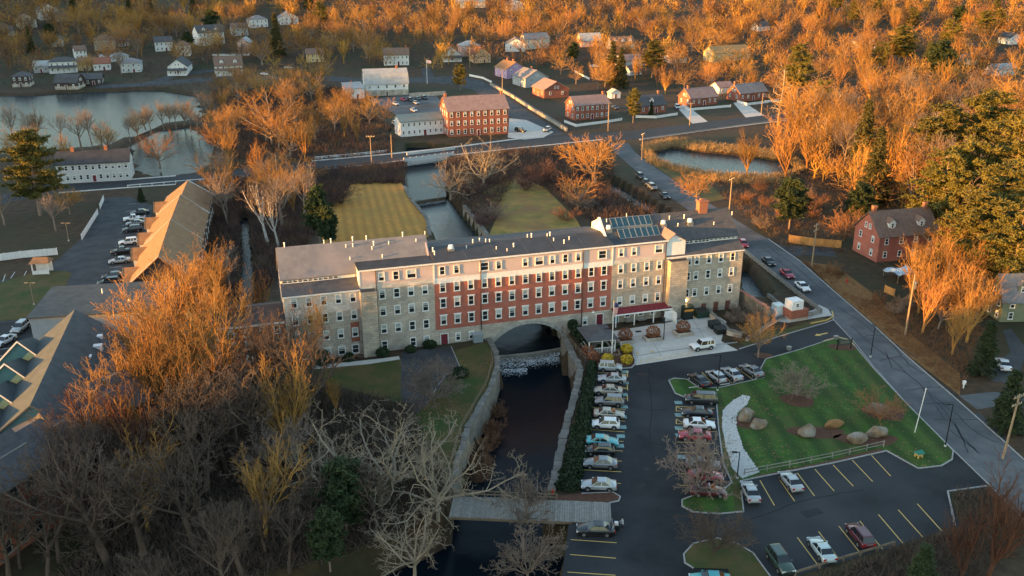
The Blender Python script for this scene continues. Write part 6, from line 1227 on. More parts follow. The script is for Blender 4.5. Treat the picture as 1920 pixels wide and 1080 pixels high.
# --- weirs and white water
weir = thing('weir', 'low timber weir across the upper river with white spill', 'weir', (0,0,0), 0, 'weirs'); wp = PP([(768,368),(834,358)])
MB().strip(wp, .5, -4.5, -1.62).build('weir_beam', m_wood, weir)
def foam(name, label, c0, c1, n, spread, zr, size, z):
    Vs = []; rs = np.random.default_rng(5)
    for k in range(n):
        f = rs.random(); g = abs(rs.normal())*spread; x = c0[0]+(c1[0]-c0[0])*f; y = c0[1]+(c1[1]-c0[1])*f-g+.5; s = size*rs.uniform(.4,1.3)*(1 if g < spread else .6); a = rs.uniform(0,6.28)
        hh = max(0, zr*(1-g/spread))*rs.random(); Vs.append([(x+s*math.cos(a+b)*(1 if i%2 else .55), y+s*.6*math.sin(a+b)*(1 if i%2 else .55), z+hh+.03+.12*rs.random()) for i, b in enumerate(np.linspace(0,5.4,7))])
    mb = MB()
    for q in Vs: mb.poly(q)
    return mb.build(name, m_foam, label=label, cat='white water', kind='stuff')
foam('white_water', 'foaming white water below the mill arch', mw(9.0,-2.6), mw(22.8,-2.6), 2000, 1.3, 1.4, .15, Z_DOWN)
foam('white_water', 'streaks of white foam drifting below the arch on the left', mw(9.0,-4.6), mw(14,-5.6), 420, 1.4, .06, .16, Z_DOWN)
foam('white_water', 'thin white spill below the upper weir', wp[0]-Vector((0,.4,0)), wp[1]-Vector((0,.4,0)), 500, .8, .9, .18, Z_UP)
sp = thing('arch_weir', 'dark curved sill under the mill arch where the river spills', 'weir', (0,0,0), 0, 'weirs'); MB().strip([mw(8.7,-1.6),mw(12,-2.0),mw(16,-2.2),mw(20,-2.0),mw(23.2,-1.6)], .7, -6, Z_UP-.02+.04).build('sill', m_wallstone, sp)
# --- plank bridge in the foreground
A = P(846,932); B = P(1140,944); C = P(838,972); ax = (B-A); ax.z = 0; Lb = ax.length; rz = math.atan2(ax.y, ax.x); Wb = 4.6
pb = thing('plank_bridge', 'grey plank footbridge over the lower river at the bottom', 'bridge', (A.x, A.y-Wb, .12), rz, 'bridges')
n = 66; pl = MB().box(.015, Lb/n-.015, 0, Wb, -.05, .06).mesh('plank', m_wood_grey)
for k in range(n): link('plank', pl, pb, loc=(k*Lb/n, random.uniform(-.05,.05), random.uniform(-.012,.012)))
for y in (.2, Wb/2, Wb-.2): MB().box(0,Lb*.82,y-.15,y+.15,-.4,-.051).build('beam', m_wood, pb)
for y in (Wb,):
    for k in range(11): MB().box(k*Lb*.066-.07,k*Lb*.066+.07,y-.07,y+.07,-.2,1.0).build('rail_post', m_wood, pb)
    for z in (.5, .95): MB().box(0,Lb*.66,y-.04,y+.04,z-.08,z+.08).build('rail', m_wood, pb)
MB().tube((0,0,0),(0,0,.75),.14,.12,n=10).tube((0,0,.75),(0,0,.95),.16,.05,n=10).tube((-.22,0,.5),(.22,0,.5),.07,n=8).build('hydrant', M('hydrant_red', (.45,.03,.02), rough=.5), label='small red hydrant at the right end of the plank bridge', cat='hydrant', loc=P(1036,928), group='fire hydrants')
MB().tube((0,0,0),(0,0,.75),.16,.13,n=10).tube((0,0,.75),(0,0,1.0),.18,.05,n=10).tube((-.25,0,.5),(.25,0,.5),.08,n=8).build('hydrant', MATS['hydrant_red'], label='red hydrant on the leafy bank below the brick house', cat='hydrant', loc=P(1588,530), group='fire hydrants')
# --- leafy hedges and shrubs
def leaf_cloud(C, rad, n, seed, s=.16):
    rs = np.random.default_rng(seed); u = rs.normal(size=(n,3)); u /= np.linalg.norm(u, axis=1)[:,None]; rr = rs.uniform(.72,1.04,n)[:,None]; pos = u*rr*np.array(rad)+np.array(C); pos = pos[pos[:,2] > -.1]
    nrm = u[:len(pos)]+rs.normal(size=(len(pos),3))*.6; nrm /= np.linalg.norm(nrm, axis=1)[:,None]; e = np.cross(nrm, rs.normal(size=nrm.shape)); e /= np.linalg.norm(e, axis=1)[:,None]; f = np.cross(nrm, e); k = s*rs.uniform(.6,1.4,len(pos))[:,None]
    V = np.stack([pos-e*k*.5-f*k*.5, pos+e*k*.5-f*k*.5, pos+e*k*.5+f*k*.5, pos-e*k*.5+f*k*.5], 1).reshape(-1,3); return V, np.arange(len(V)).reshape(-1,4)
l_yew = M('yew_leaf', (.028,.050,.018), (.016,.030,.011), scale=2, rough=.8, rv=.2); l_yel = M('gold_leaf', (.55,.36,.025), (.42,.28,.03), scale=3, rough=.7); l_rust = M('rust_leaf', (.27,.11,.055), (.20,.08,.04), scale=2, rough=.85, rv=.15)
def shrub(label, loc, rad, mat, name='evergreen_shrub', n=900, s=.2, group='garden shrubs'):
    t = thing(name, label, 'shrub', tuple(loc), 0, group); V, F = leaf_cloud((0,0,rad[2]*.85), rad, n, int(abs(loc[0]*97+loc[1]*31)) % 9999, s); link('foliage', np_mesh('foliage', V, F, mat, False), t)
    MB().tube((0,0,-.1),(0,0,rad[2]),.08,.04,n=6).build('stem', b_grey, t); return t
hp = PP([(1112,690),(1104,740),(1096,790),(1084,850),(1068,915)]); V, F = [], []
hedge = thing('hedge', 'long dark clipped hedge between the river wall and the parking row', 'hedge', tuple(hp[0]), 0)
pts = resample(hp, 1.3); vf = []
for i, p in enumerate(pts): 
    w = .9+.8*i/len(pts); vf.append(leaf_cloud((p.x-hp[0].x-.2, p.y-hp[0].y, .5), (w*random.uniform(.85,1.15), 1.2, .75+random.uniform(-.2,.25)), 700, 400+i, .22))
V, F = cat_(vf); link('foliage', np_mesh('foliage', V, F, l_yew, False), hedge)
core = MB().strip([p-hp[0]-Vector((.2,0,0)) for p in hp], 1.2, -.1, .6); core.build('inner_branches', b_shade, hedge)
for i, (px, r) in enumerate([((1074,618),(1.0,1.0,1.1)),((1083,630),(1.1,1.1,1.2)),((1093,642),(1.2,1.2,1.4)),((1100,648),(.9,.9,1.0)),((606,684),(1.3,1.3,1.5)),((655,676),(.9,.9,.8)),((718,668),(1.2,1.0,.9)),((770,660),(1.0,.8,.7)),((806,652),(1.3,.9,.8)),((862,705),(1.6,1.4,.8))]):
    shrub(['dark shrub nearest the arch beside the pavilion','dark shrub second from the arch beside the pavilion','tall dark shrub touching the left side of the pavilion','low dark shrub at the lower corner of the pavilion','tall round yew at the left door of the mill','low dark shrub left of the left stair tower','dark shrub right of the left stair tower','small shrub under the mill windows above the pad','wide dark shrub left of the maroon mill door','green patchy shrub on the bank by the river wall'][i], P(*px), r, l_yew)
for i, px in enumerate([(1175,660),(1175,680),(1139,679)]): shrub(['upper golden yellow shrub in the entrance garden','lower golden yellow shrub by the kerb of the entrance garden','golden yellow shrub behind the boxy silver hatchback'][i], P(*px), (1.05,1.05,.8), l_yel, 'golden_shrub', 800, .2, 'golden shrubs')
for i, px in enumerate([(1103,664),(1113,676),(1124,655),(1133,652),(1155,652)]): shrub(['rust red shrub beside the lower river fence','rusty grass tuft by the lower river fence','clipped box ball left of the flagpole','clipped box ball nearest the pavilion','clipped box ball right of the flagpole'][i], P(*px), (1.1,1.1,.95) if i < 2 else (.6,.6,.5), l_rust if i < 2 else l_yew, n=500)
red_bank = PP([(925,735),(915,765),(905,795),(895,825),(888,850),(918,780)])
for i, p in enumerate(red_bank): tree('bush1', (p.x+.6, p.y, Z_DOWN-.1), random.uniform(2.6,3.6), ['topmost red brown bush at the foot of the left river wall','second red brown bush down the left river wall','red brown bush in the middle of the left river wall','red brown bush low on the left river wall','lowest red brown bush by the left river wall','red brown bush leaning over the water from the left wall'][i], 'bushes at the river wall', 1.2)
# --- planters
def planter(label, px, w, d, h, plant):
    c = P(*px); t = thing('stone_planter', label, 'planter', (c.x, c.y, .03), A_M, 'stone planters')
    for k, (x0, x1, y0, y1) in enumerate([(-w,w,-d,-d+.3),(-w,w,d-.3,d),(-w,-w+.3,-d+.3,d-.3),(w-.3,w,-d+.3,d-.3)]):
        o = MB().box(x0,x1,y0,y1,0,h).build('planter_wall', m_stone_grey, t)
    MB().box(-w+.3,w-.3,-d+.3,d-.3,0,h-.08).build('soil', m_soil, t); s = plant; q = shrub(s, (c.x, c.y, h), (1.35,1.35,1.1), l_rust, 'rust_shrub', 700, .16, 'shrubs in planters'); return t
planter('stone planter left on the patio', (1172,641), 1.5, 1.1, .6, 'rust red shrub in the left patio planter'); planter('stone planter in the middle of the patio', (1224,636), 1.7, 1.1, .6, 'small rusty shrub in the middle patio planter'); planter('stone planter right on the patio', (1280,627), 1.7, 1.2, .7, 'round rust red shrub in the right patio planter')
# --- pavilion
c = P(1119,650); pv = thing('pavilion', 'white open pavilion with dark hip roof beside the patio', 'pavilion', (c.x, c.y, .05), A_M-R(4))
PW, PD = 2.5, 3.0
MB().box(-PW,PW,-PD,PD,-.1,.12).build('floor', m_wood_grey, pv)
for x in (-PW+.1, 0, PW-.1):
    for y in (-PD+.1, PD-.1): MB().box(x-.09,x+.09,y-.09,y+.09,.12,2.6).build('post', m_white, pv)
for y in (-PD+.1, PD-.1):
    MB().box(-PW,PW,y-.06,y+.06,2.3,2.6).build('header', m_white, pv); MB().box(-PW,PW,y-.03,y+.03,.95,1.05).build('rail', m_white, pv)
    for k in range(16): MB().box(-PW+.2+k*.3,-PW+.26+k*.3,y-.03,y+.03,.12,.95).build('baluster', m_white, pv)
for x in (-PW+.1, PW-.1): MB().box(x-.06,x+.06,-PD,PD,2.3,2.6).build('header', m_white, pv); MB().box(x-.03,x+.03,-PD+.2,PD-.2,.95,1.05).build('rail', m_white, pv)
MB().add([(-PW-.4,-PD-.4,2.6),(PW+.4,-PD-.4,2.6),(PW+.4,PD+.4,2.6),(-PW-.4,PD+.4,2.6),(0,-1.0,3.9),(0,1.0,3.9)], [(0,1,4),(1,2,5,4),(2,3,5),(3,0,4,5),(3,2,1,0)]).build('roof', m_roof_d2, pv)
# --- flagpole
c = P(1147,664); fp = thing('flagpole', 'tall white flagpole with limp flag in a boxed bed', 'flagpole', (c.x, c.y, .05))
MB().tube((0,0,0),(0,0,10),.10,.05,n=10).build('pole', m_white, fp); MB().tube((0,0,10),(0,0,10.2),.12,.08,n=8).build('finial', m_yellow, fp)
fm = M('flag_cloth', (.5,.5,.5), rough=.8); nt = fm.node_tree; N = nt.nodes; tcn = N.new('ShaderNodeTexCoord'); sx = N.new('ShaderNodeSeparateXYZ'); nt.links.new(tcn.outputs['Object'], sx.inputs[0])
mm = N.new('ShaderNodeMath'); mm.operation = 'MULTIPLY'; mm.inputs[1].default_value = 6.5/.16*.16; nt.links.new(sx.outputs[0], mm.inputs[0]); fr = N.new('ShaderNodeMath'); fr.operation = 'FRACT'; nt.links.new(mm.outputs[0], fr.inputs[0]); gt = N.new('ShaderNodeMath'); gt.operation = 'GREATER_THAN'; gt.inputs[1].default_value = .5; nt.links.new(fr.outputs[0], gt.inputs[0])
mx = N.new('ShaderNodeMix'); mx.data_type = 'RGBA'; mx.inputs[6].default_value = (.7,.68,.66,1); mx.inputs[7].default_value = (.4,.02,.03,1); nt.links.new(gt.outputs[0], mx.inputs[0]); gz = N.new('ShaderNodeMath'); gz.operation = 'GREATER_THAN'; gz.inputs[1].default_value = 8.9; nt.links.new(sx.outputs[2], gz.inputs[0])
mx2 = N.new('ShaderNodeMix'); mx2.data_type = 'RGBA'; mx2.inputs[7].default_value = (.03,.05,.16,1); nt.links.new(gz.outputs[0], mx2.inputs[0]); nt.links.new(mx.outputs[2], mx2.inputs[6]); nt.links.new(mx2.outputs[2], N['Principled BSDF'].inputs['Base Color'])
fb = MB(); cols_ = 9
for k in range(cols_): x = .08+.1*k; fb.v += [(x, .12*math.sin(k*1.7), 9.9-.05*k), (x*.8, .16*math.sin(k*1.7+.6), 6.9+.12*k)]
fb.f = [(2*k, 2*k+1, 2*k+3, 2*k+2) for k in range(cols_-1)]; fb.m = [0]*len(fb.f); fb.build('flag', fm, fp)
MB().strip([Vector((-1.3,-1.0,0)),Vector((1.3,-1.0,0)),Vector((1.3,1.0,0)),Vector((-1.3,1.0,0))], .25, 0, .45, closed=True).build('bed_edging', m_wood, fp)
# --- bins, compactor, screen
m_bin = M('bin_dark', (.015,.018,.018), rough=.5); m_bing = M('bin_green', (.018,.045,.03), rough=.5)
def bin_(label, px, w, d, h, mat, name='dumpster', cat='dumpster'):
    c = P(*px); t = thing(name, label, cat, (c.x, c.y, .04), A_M, 'waste containers'); MB().add([(-w,-d,.15),(w,-d,.15),(w,d,.15),(-w,d,.15),(-w*1.06,-d*1.1,h*.8),(w*1.06,-d*1.1,h*.8),(w*1.06,d*1.06,h),(-w*1.06,d*1.06,h)],[(3,2,1,0),(0,1,5,4),(1,2,6,5),(2,3,7,6),(3,0,4,7)]).build('tub', mat, t)
    MB().add([(-w*1.08,-d*1.14,h*.8),(-.02,-d*1.14,h*.8),(-.02,d*1.08,h+.02),(-w*1.08,d*1.08,h+.02),(.02,-d*1.14,h*.8),(w*1.08,-d*1.14,h*.8),(w*1.08,d*1.08,h+.02),(.02,d*1.08,h+.02)],[(0,1,2,3),(4,5,6,7)]).build('lid', m_bin, t)
    for x in (-w*.8, w*.8):
        for y in (-d*.8, d*.8): MB().tube((x-.05,y,.08),(x+.05,y,.08),.09,n=8).build('caster', m_tyre, t)
    return t
bin_('black wheeled dumpster nearer the stone wall on the patio', (1339,615), 1.0,.75,1.35, m_bin); bin_('black wheeled dumpster nearest the white SUV', (1350,625), 1.0,.75,1.35, m_bin); bin_('dark green waste container by the mill doors', (1314,594), 1.25,.9,1.5, m_bing)
c = P(1287,597); cp = thing('compactor', 'tall black compactor with orange stripe beside the stair tower', 'compactor', (c.x, c.y, .04), A_M, 'waste containers'); MB().box(-1.0,1.0,-.8,.8,0,2.5).build('housing', m_bin, cp); MB().box(-.95,.95,-.83,-.8,1.7,2.15).build('stripe', M('orange_label', (.5,.2,.03), rough=.6), cp); MB().box(-1.05,1.05,-.85,.85,2.5,2.65).build('hood', m_bing, cp)
c = P(1253,602); sc = thing('entry_screen', 'white windbreak screen at the right end of the maroon awning', 'screen', (c.x, c.y, .04), A_M); MB().box(-.9,.9,-.06,.06,0,2.1).build('panel', m_white, sc); MB().box(.86,.96,-1.6,1.2,0,2.1).build('side_panel', m_white, sc)
MB().tube((0,0,0),(0,0,1.0),.35,.38,n=12).tube((0,0,1.0),(0,0,1.12),.4,.2,n=12).build('litter_bin', m_bin, loc=P(1242,606), label='black litter bin left of the white windbreak screen', cat='bin', group='waste containers')
mb = MB(); mb.box(-.9,.9,-.25,.25,.42,.48).box(-.9,.9,.22,.27,.48,.95); 
for i, x in enumerate((1182, 1204)):
    c = P(x, 607-i*3); t = thing('bench', ['grey bench left under the maroon awning','grey bench right under the maroon awning'][i], 'bench', (c.x, c.y, .04), A_M+math.pi*0, 'benches under the awning'); MB().box(-.9,.9,-.25,.25,.42,.48).build('seat', m_wood_grey, t); MB().box(-.9,.9,.22,.27,.5,.95).build('backrest', m_wood_grey, t)
    for q in (-.8, .8): MB().box(q-.04,q+.04,-.22,.22,0,.42).build('leg', m_black, t)
c = P(896,640); ub = thing('utility_cabinet', 'grey steel cabinet on the grass left of the arch', 'cabinet', (c.x, c.y, 0), A_M); MB().box(-.9,.9,-.6,.6,0,1.5).build('cabinet_body', M('cabinet_grey', (.22,.25,.26), rough=.5), ub); MB().box(-.98,.98,-.68,.68,1.5,1.62).build('lid', M('cabinet_lid', (.28,.31,.32), rough=.5), ub)
# --- stone garden right of the patio
stone_wall('stone wall with steps between patio and sunken garden', PP([(1325,588),(1345,606),(1366,628),(1390,634)]), .6, -1.2, 1.0, m_stone_grey, 'garden_wall', 'garden walls', m_cope, .03)
stone_wall('tall brick topped wall running out from the right end of the mill', PP([(1384,566),(1410,582),(1440,602)]), .7, -3, 2.6, m_wallstone, 'garden_wall', 'garden walls', M('brick_cope', (.36,.16,.11), (.30,.13,.09), scale=2, rv=.1), .03)
stone_wall('low granite wall beside the mill race', PP([(1440,556),(1480,590),(1440,612),(1400,640)]), .5, -2.5, .5, m_stone_grey, 'garden_wall', 'garden walls', m_cope, .04)
rail_fence('grey stair railing leading into the stone garden', PP([(1392,632),(1420,618),(1448,606)]), 1.0, 2, m_wood_grey, 'stair_rail', 1.8, .05, rr=.04, group='wooden fences')
c = P(1490,597); gh = thing('gate_house', 'small brick pump house with white box on top beside the mill race', 'pump house', (c.x, c.y, 0), A_M+R(4)); MB().box(-2,2,-1.4,1.4,-2,.6).build('stone_foot', m_stone_grey, gh); MB().box(-2,2,-1.4,1.4,.6,2.2).build('brick_wall', m_brick_d, gh); MB().box(-1.7,.9,-1.0,1.3,2.2,4.0).build('white_box', m_white, gh); window(gh, -.5, -1.0, 3.2, .8, .8, trim=.1, blind=0)
c = P(1460,592); MB().box(-1.4,1.4,-1,1,-1,1.6).box(-1.2,.6,-.8,1,1.6,2.5).build('equipment_housing', M('pale_sheet', (.62,.68,.68), (.5,.55,.55), scale=1, rough=.5), loc=c, rz=A_M, label='pale wrapped machinery left of the small brick pump house', cat='machinery')
for i, px in enumerate([(1378,588),(1395,600),(1372,604)]): tree('bush2', tuple(P(*px)), 2.4, ['bare grey bush against the brick topped wall','bare bush in the middle of the stone garden','bare bush nearest the dumpsters in the stone garden'][i], 'bushes of the stone garden', 1.2)
for i, px in enumerate([(1383,640),(1400,633),(1412,640)]): tree('bush1', tuple(P(*px)), 1.6, ['rusty bush at the right corner of the patio','rusty bush beside the stair railing','rusty bush above the drive kerb'][i], 'bushes of the stone garden', 1.4)
# --- boulders and gravel on the lawn
m_rock = M('boulder', (.24,.175,.11), (.14,.105,.075), scale=.9, rough=.95, bump=.8, bscale=3, c3=(.27,.245,.21), c3scale=.5); m_rock2 = M('rust_boulder', (.30,.16,.06), (.20,.10,.04), scale=.9, rough=.95, bump=.8, bscale=3)
def boulder(label, px, rx, ry, rz_, seed, mat=None):
    import bmesh
    bm = bmesh.new(); bmesh.ops.create_icosphere(bm, subdivisions=3, radius=1.05); rs = np.random.default_rng(seed); N_ = rs.normal(size=(12,3)); N_ /= np.linalg.norm(N_, axis=1)[:,None]; D_ = rs.uniform(.55,.85,12)
    for v in bm.verts:
        p = np.array(v.co); 
        for n_, d_ in zip(N_, D_):
            k = p@n_
            if k > d_: p = p-n_*(k-d_)*.92
        p += rs.normal(size=3)*.018; v.co = (p[0]*rx*.85, p[1]*ry*.85, p[2]*rz_*.85+rz_*.38)
    me = bpy.data.meshes.new('boulder'); bm.to_mesh(me); bm.free(); me.materials.append(mat or m_rock); c = P(*px); return link('boulder', me, loc=(c.x, c.y, .1), rz=seed, label=label, cat='boulder', group='boulders on the lawn')
for i, a in enumerate([('tall pale boulder nearest the gravel bed',(1397,788),1.9,1.5,1.5),('brown boulder right of the tall pale one',(1421,800),1.7,1.3,1.1),('pointed grey boulder in the middle of the lawn',(1514,815),1.9,1.4,1.4),('low rust orange boulder right of the pointed grey one',(1561,800),2.2,1.1,.8),('flat topped boulder leaning in the lower lawn',(1605,830),2.0,1.3,1.3),('squarish boulder at the right end of the lower pair',(1645,818),2.1,1.4,1.4),('wide grey boulder under the reddish weeping bush',(1648,772),2.9,1.6,1.1)]): boulder(*a, 7+i*3, m_rock2 if i == 3 else None)
gp = PP(GRAV); xs = [p.x for p in gp]; ys = [p.y for p in gp]; X = rng.uniform(min(xs), max(xs), 9000); Y = rng.uniform(min(ys), max(ys), 9000); I = inpoly(X, Y, gp); mbg = MB()
for x, y in list(zip(X[I], Y[I]))[:3500]:
    s = random.uniform(.08,.2); a = random.uniform(0,3); c_, s_ = math.cos(a)*s, math.sin(a)*s; mbg.add([(x+c_,y+s_,.11),(x-s_,y+c_,.11),(x-c_,y-s_,.11),(x+s_,y-c_,.11),(x+random.uniform(-.04,.04),y,.11+s*.8)], [(0,1,4),(1,2,4),(2,3,4),(3,0,4)])
mbg.build('gravel', M('white_gravel', (.62,.62,.60), (.36,.36,.35), scale=5, rough=.9), label='white crushed stone filling the curved drainage bed', cat='gravel', kind='stuff')
# --- entrance sign, birdhouse box, mailbox, kiosk
c = P(1582,656); sg = thing('entrance_sign', 'dark entrance sign on two posts at the top of the lawn', 'sign', (c.x, c.y, .1), R(12)); MB().box(-1.3,1.3,-.06,.06,.9,1.9).build('board', M('sign_board', (.05,.055,.05), rough=.6), sg)
for x in (-1.35, 1.35): MB().box(x-.07,x+.07,-.07,.07,0,2.1).build('post', m_black, sg)
for k in range(2): MB().box(-.9,.9,-.075,-.062,1.25+k*.3,1.35+k*.3).build('lettering_strip', m_wood_grey, sg)
c = P(1722,858); bx = thing('dog_station', 'little yellow and green box house at the lawn corner', 'box', (c.x, c.y, .1), R(20)); 
for x in (-.35,.35):
    for y in (-.3,.3): MB().box(x-.08,x+.08,y-.08,y+.08,0,.75).build('leg', m_yellow, bx)
MB().box(-.42,.42,-.38,.38,.3,.75).build('box', m_yellow, bx); MB().add([(-.65,-.55,.72),(.65,-.55,.72),(.65,.55,.72),(-.65,.55,.72),(-.4,0,1.15),(.4,0,1.15)],[(0,1,5,4),(1,2,5),(2,3,4,5),(3,0,4)]).build('roof', M('green_roof', (.02,.16,.11), rough=.5), bx)
c = P(1806,728); mbx = thing('mailbox', 'white mailbox post beside the side road', 'mailbox', (c.x, c.y, 0)); MB().box(-.08,.08,-.08,.08,0,1.3).build('post', m_white, mbx); MB().box(-.25,.25,-.16,.16,1.0,1.35).build('box', m_white, mbx); MB().box(-.3,.3,-.1,.1,.75,.83).build('arm', m_white, mbx)
c = P(81,511); kk_ = thing('kiosk', 'small white kiosk with brown roof by the left green', 'kiosk', (c.x, c.y, 0), R(8))
for x in (-1.6,1.6):
    for y in (-1.3,1.3): MB().box(x-.12,x+.12,y-.12,y+.12,0,2.6).build('post', m_white, kk_)
MB().box(-1.5,1.5,1.2,1.3,0,2.5).build('back_panel', m_white, kk_); MB().box(-1.5,1.5,-1.3,-1.2,0,.9).build('front_panel', m_white, kk_)
MB().add([(-2.1,-1.8,2.6),(2.1,-1.8,2.6),(2.1,1.8,2.6),(-2.1,1.8,2.6),(-1.5,0,3.6),(1.5,0,3.6)],[(0,1,5,4),(1,2,5),(2,3,4,5),(3,0,4),(3,2,1,0)]).build('roof', m_roof_b, kk_)
tp = thing('tarpaulin', 'pale blue tarpaulin shelter near the brick house', 'shelter', tuple(P(1690,522)), R(20)); tb = MB(); nn_ = 7
for i in range(nn_):
    for j in range(nn_): tb.v.append((-3.2+6.4*i/(nn_-1), -2.4+4.8*j/(nn_-1), 1.9+.35*math.sin(i*1.3+j)-.25*abs(j-3)/3))
tb.f = [(i*nn_+j, (i+1)*nn_+j, (i+1)*nn_+j+1, i*nn_+j+1) for i in range(nn_-1) for j in range(nn_-1)]; tb.m = [0]*len(tb.f); tb.build('sheet', M('tarp', (.42,.52,.60), (.34,.43,.50), scale=1, rough=.5), tp)
for x in (-3,3):
    for y in (-2.2,2.2): MB().box(x-.06,x+.06,y-.06,y+.06,0,1.9).build('post', m_wood, tp)
# --- lamps and poles
def lamp(label, px, h, rz=0., double=False, mat=None):
    c = P(*px); t = thing('street_lamp', label, 'street lamp', (c.x, c.y, 0), rz, 'street lamps'); mat = mat or m_black; MB().tube((0,0,0),(0,0,h),.09,.06,n=8).build('pole', mat, t); MB().tube((0,0,0),(0,0,.35),.2,.18,n=10).build('base', m_concrete, t)
    for s in ((1,-1) if double else (1,)): MB().box(min(0,s*.7),max(0,s*.7),-.04,.04,h-.06,h+.02).build('arm', mat, t); MB().box(s*.7-.35,s*.7+.35,-.17,.17,h-.08,h+.06).build('lamp_head', mat, t)
for lab, px, h, dbl in [('black lamp post on the patio left of the right planter',(1244,640),4.8,0),('black lamp post between the parked cars at the top of the lawn',(1345,733),6.5,0),('lamp post in the hedge beside the left parking row',(1086,792),4.8,0),('lamp post at the end of the white gravel bed',(1382,898),4.2,0),('black lamp post at the road edge beside the entrance sign',(1632,670),6.0,0),('black lamp post at the lower right corner of the lawn',(1772,838),7.0,0),('lamp post beside the pavilion steps',(1133,650),3.6,0),('wooden lamp post on the left green',(64,572),4.8,1),('lamp post by the white fence at the left',(129,452),4.6,1),('lamp post by the hedge nearest the garden',(1098,715),3.4,0)]: lamp(lab, px, h, R(random.choice((0,180,90))), dbl, m_pole if dbl else None)
c = P(1715,812); wp_ = thing('bare_pole', 'thin pale leaning pole on the right of the lawn', 'pole', (c.x, c.y, .1)); wp_.rotation_euler = (0, R(4), 0); MB().tube((0,0,0),(0,0,7.2),.07,.05,n=8).build('pole', m_white, wp_); MB().tube((0,0,7.2),(0,0,7.4),.12,.05,n=8).build('cap', m_white, wp_)
UP = {}
def upole(key, label, base, h, arms=1, rz=0., tilt=0., trafo=False):
    c = P(*base); t = thing('utility_pole', label, 'utility pole', tuple(c), rz, 'utility poles'); t.rotation_euler = (0, tilt, rz); MB().tube((0,0,-.2),(0,0,h),.19,.12,n=10).build('pole', m_pole, t)
    for k in range(arms):
        z = h-.4-k*1.2; a = MB().box(-1.3,1.3,-.07,.07,z-.08,z+.08).build('crossarm', m_pole, t)
        for x in (-1.2,-.5,.5,1.2): MB().tube((x,0,z+.08),(x,0,z+.3),.06,.04,n=6).build('insulator', m_steel, a)
    if trafo: MB().tube((.42,0,h-2.8),(.42,0,h-1.6),.3,n=12).build('transformer', m_steel, t)
    UP[key] = Vector((c.x, c.y, c.z+h-.2)); return t
upole('a','tall pole with transformer on the leafy bank',(1697,628),12,0,R(30),0,True); upole('b','pole with crossarms beside the brick house drive',(1522,499),10,2,R(50)); upole('c','leaning yellow lit pole at the bottom right of the road',(1880,860),10,2,R(35),R(5)); upole('d','pole at the bend of the side road above the mill',(1366,410),11,1,R(50)); upole('e','pole at the junction below the black roofed cottage',(1203,300),9,1,R(60)); upole('f','pole on the embankment of the main street',(697,308),9.5,1,R(5)); upole('g','pole by the white inn wing across the street',(735,296),8,0); upole('h','pole in front of the pinkish roofed cottage',(1293,235),9,1,R(10)); upole('i','tall pole beside the purple house',(942,176),12,1,R(20)); upole('j','pole at the corner brick house',(1140,246),11,1,R(20)); upole('k','pole left of the peach house',(881,128),11,1,R(10)); upole('l','pole by the rightmost brick cottage',(1427,215),9,0)
def wire(label, a, b, sag=1.0, off=(0,0,0), r=.028):
    a = UP[a]+Vector(off); b = UP[b]+Vector(off); pts = [a.lerp(b, k/12)-Vector((0,0,sag*4*(k/12)*(1-k/12))) for k in range(13)]; o = Vector(pts[0]); mb = MB()
    for p, q in zip(pts[:-1], pts[1:]): mb.tube(p-o, q-o, r, n=4, cap=False)
    return mb.build('power_line', m_black, loc=o, label=label, cat='power line', group='power lines')
for (a, b, lab) in [('d','b','roof bend pole to brick house drive pole'),('b','a','drive pole to transformer pole'),('a','c','transformer pole to the bottom right pole'),('e','d','junction pole to the bend pole'),('f','g','embankment pole to inn wing pole'),('j','e','corner brick house pole to the junction pole')]:
    wire('upper cable from the '+lab, a, b, 1.0); wire('lower cable from the '+lab, a, b, 1.4, (.3,-.3,-1.0))
# --- flag by the hall
c = P(801,157); hf = thing('flagpole', 'white flagpole at the lane fork right of the hall', 'flagpole', tuple(c)); MB().tube((0,0,0),(0,0,12),.14,.08,n=8).build('pole', m_white, hf); MB().add([(.1,0,11.8),(1.5,.25,11.6),(2.3,.1,11.3),(.1,0,10.3),(1.5,.2,10.2),(2.3,.1,10.0)],[(0,1,4,3),(1,2,5,4)]).build('flag', M('pale_flag', (.6,.45,.45), rough=.8), hf)
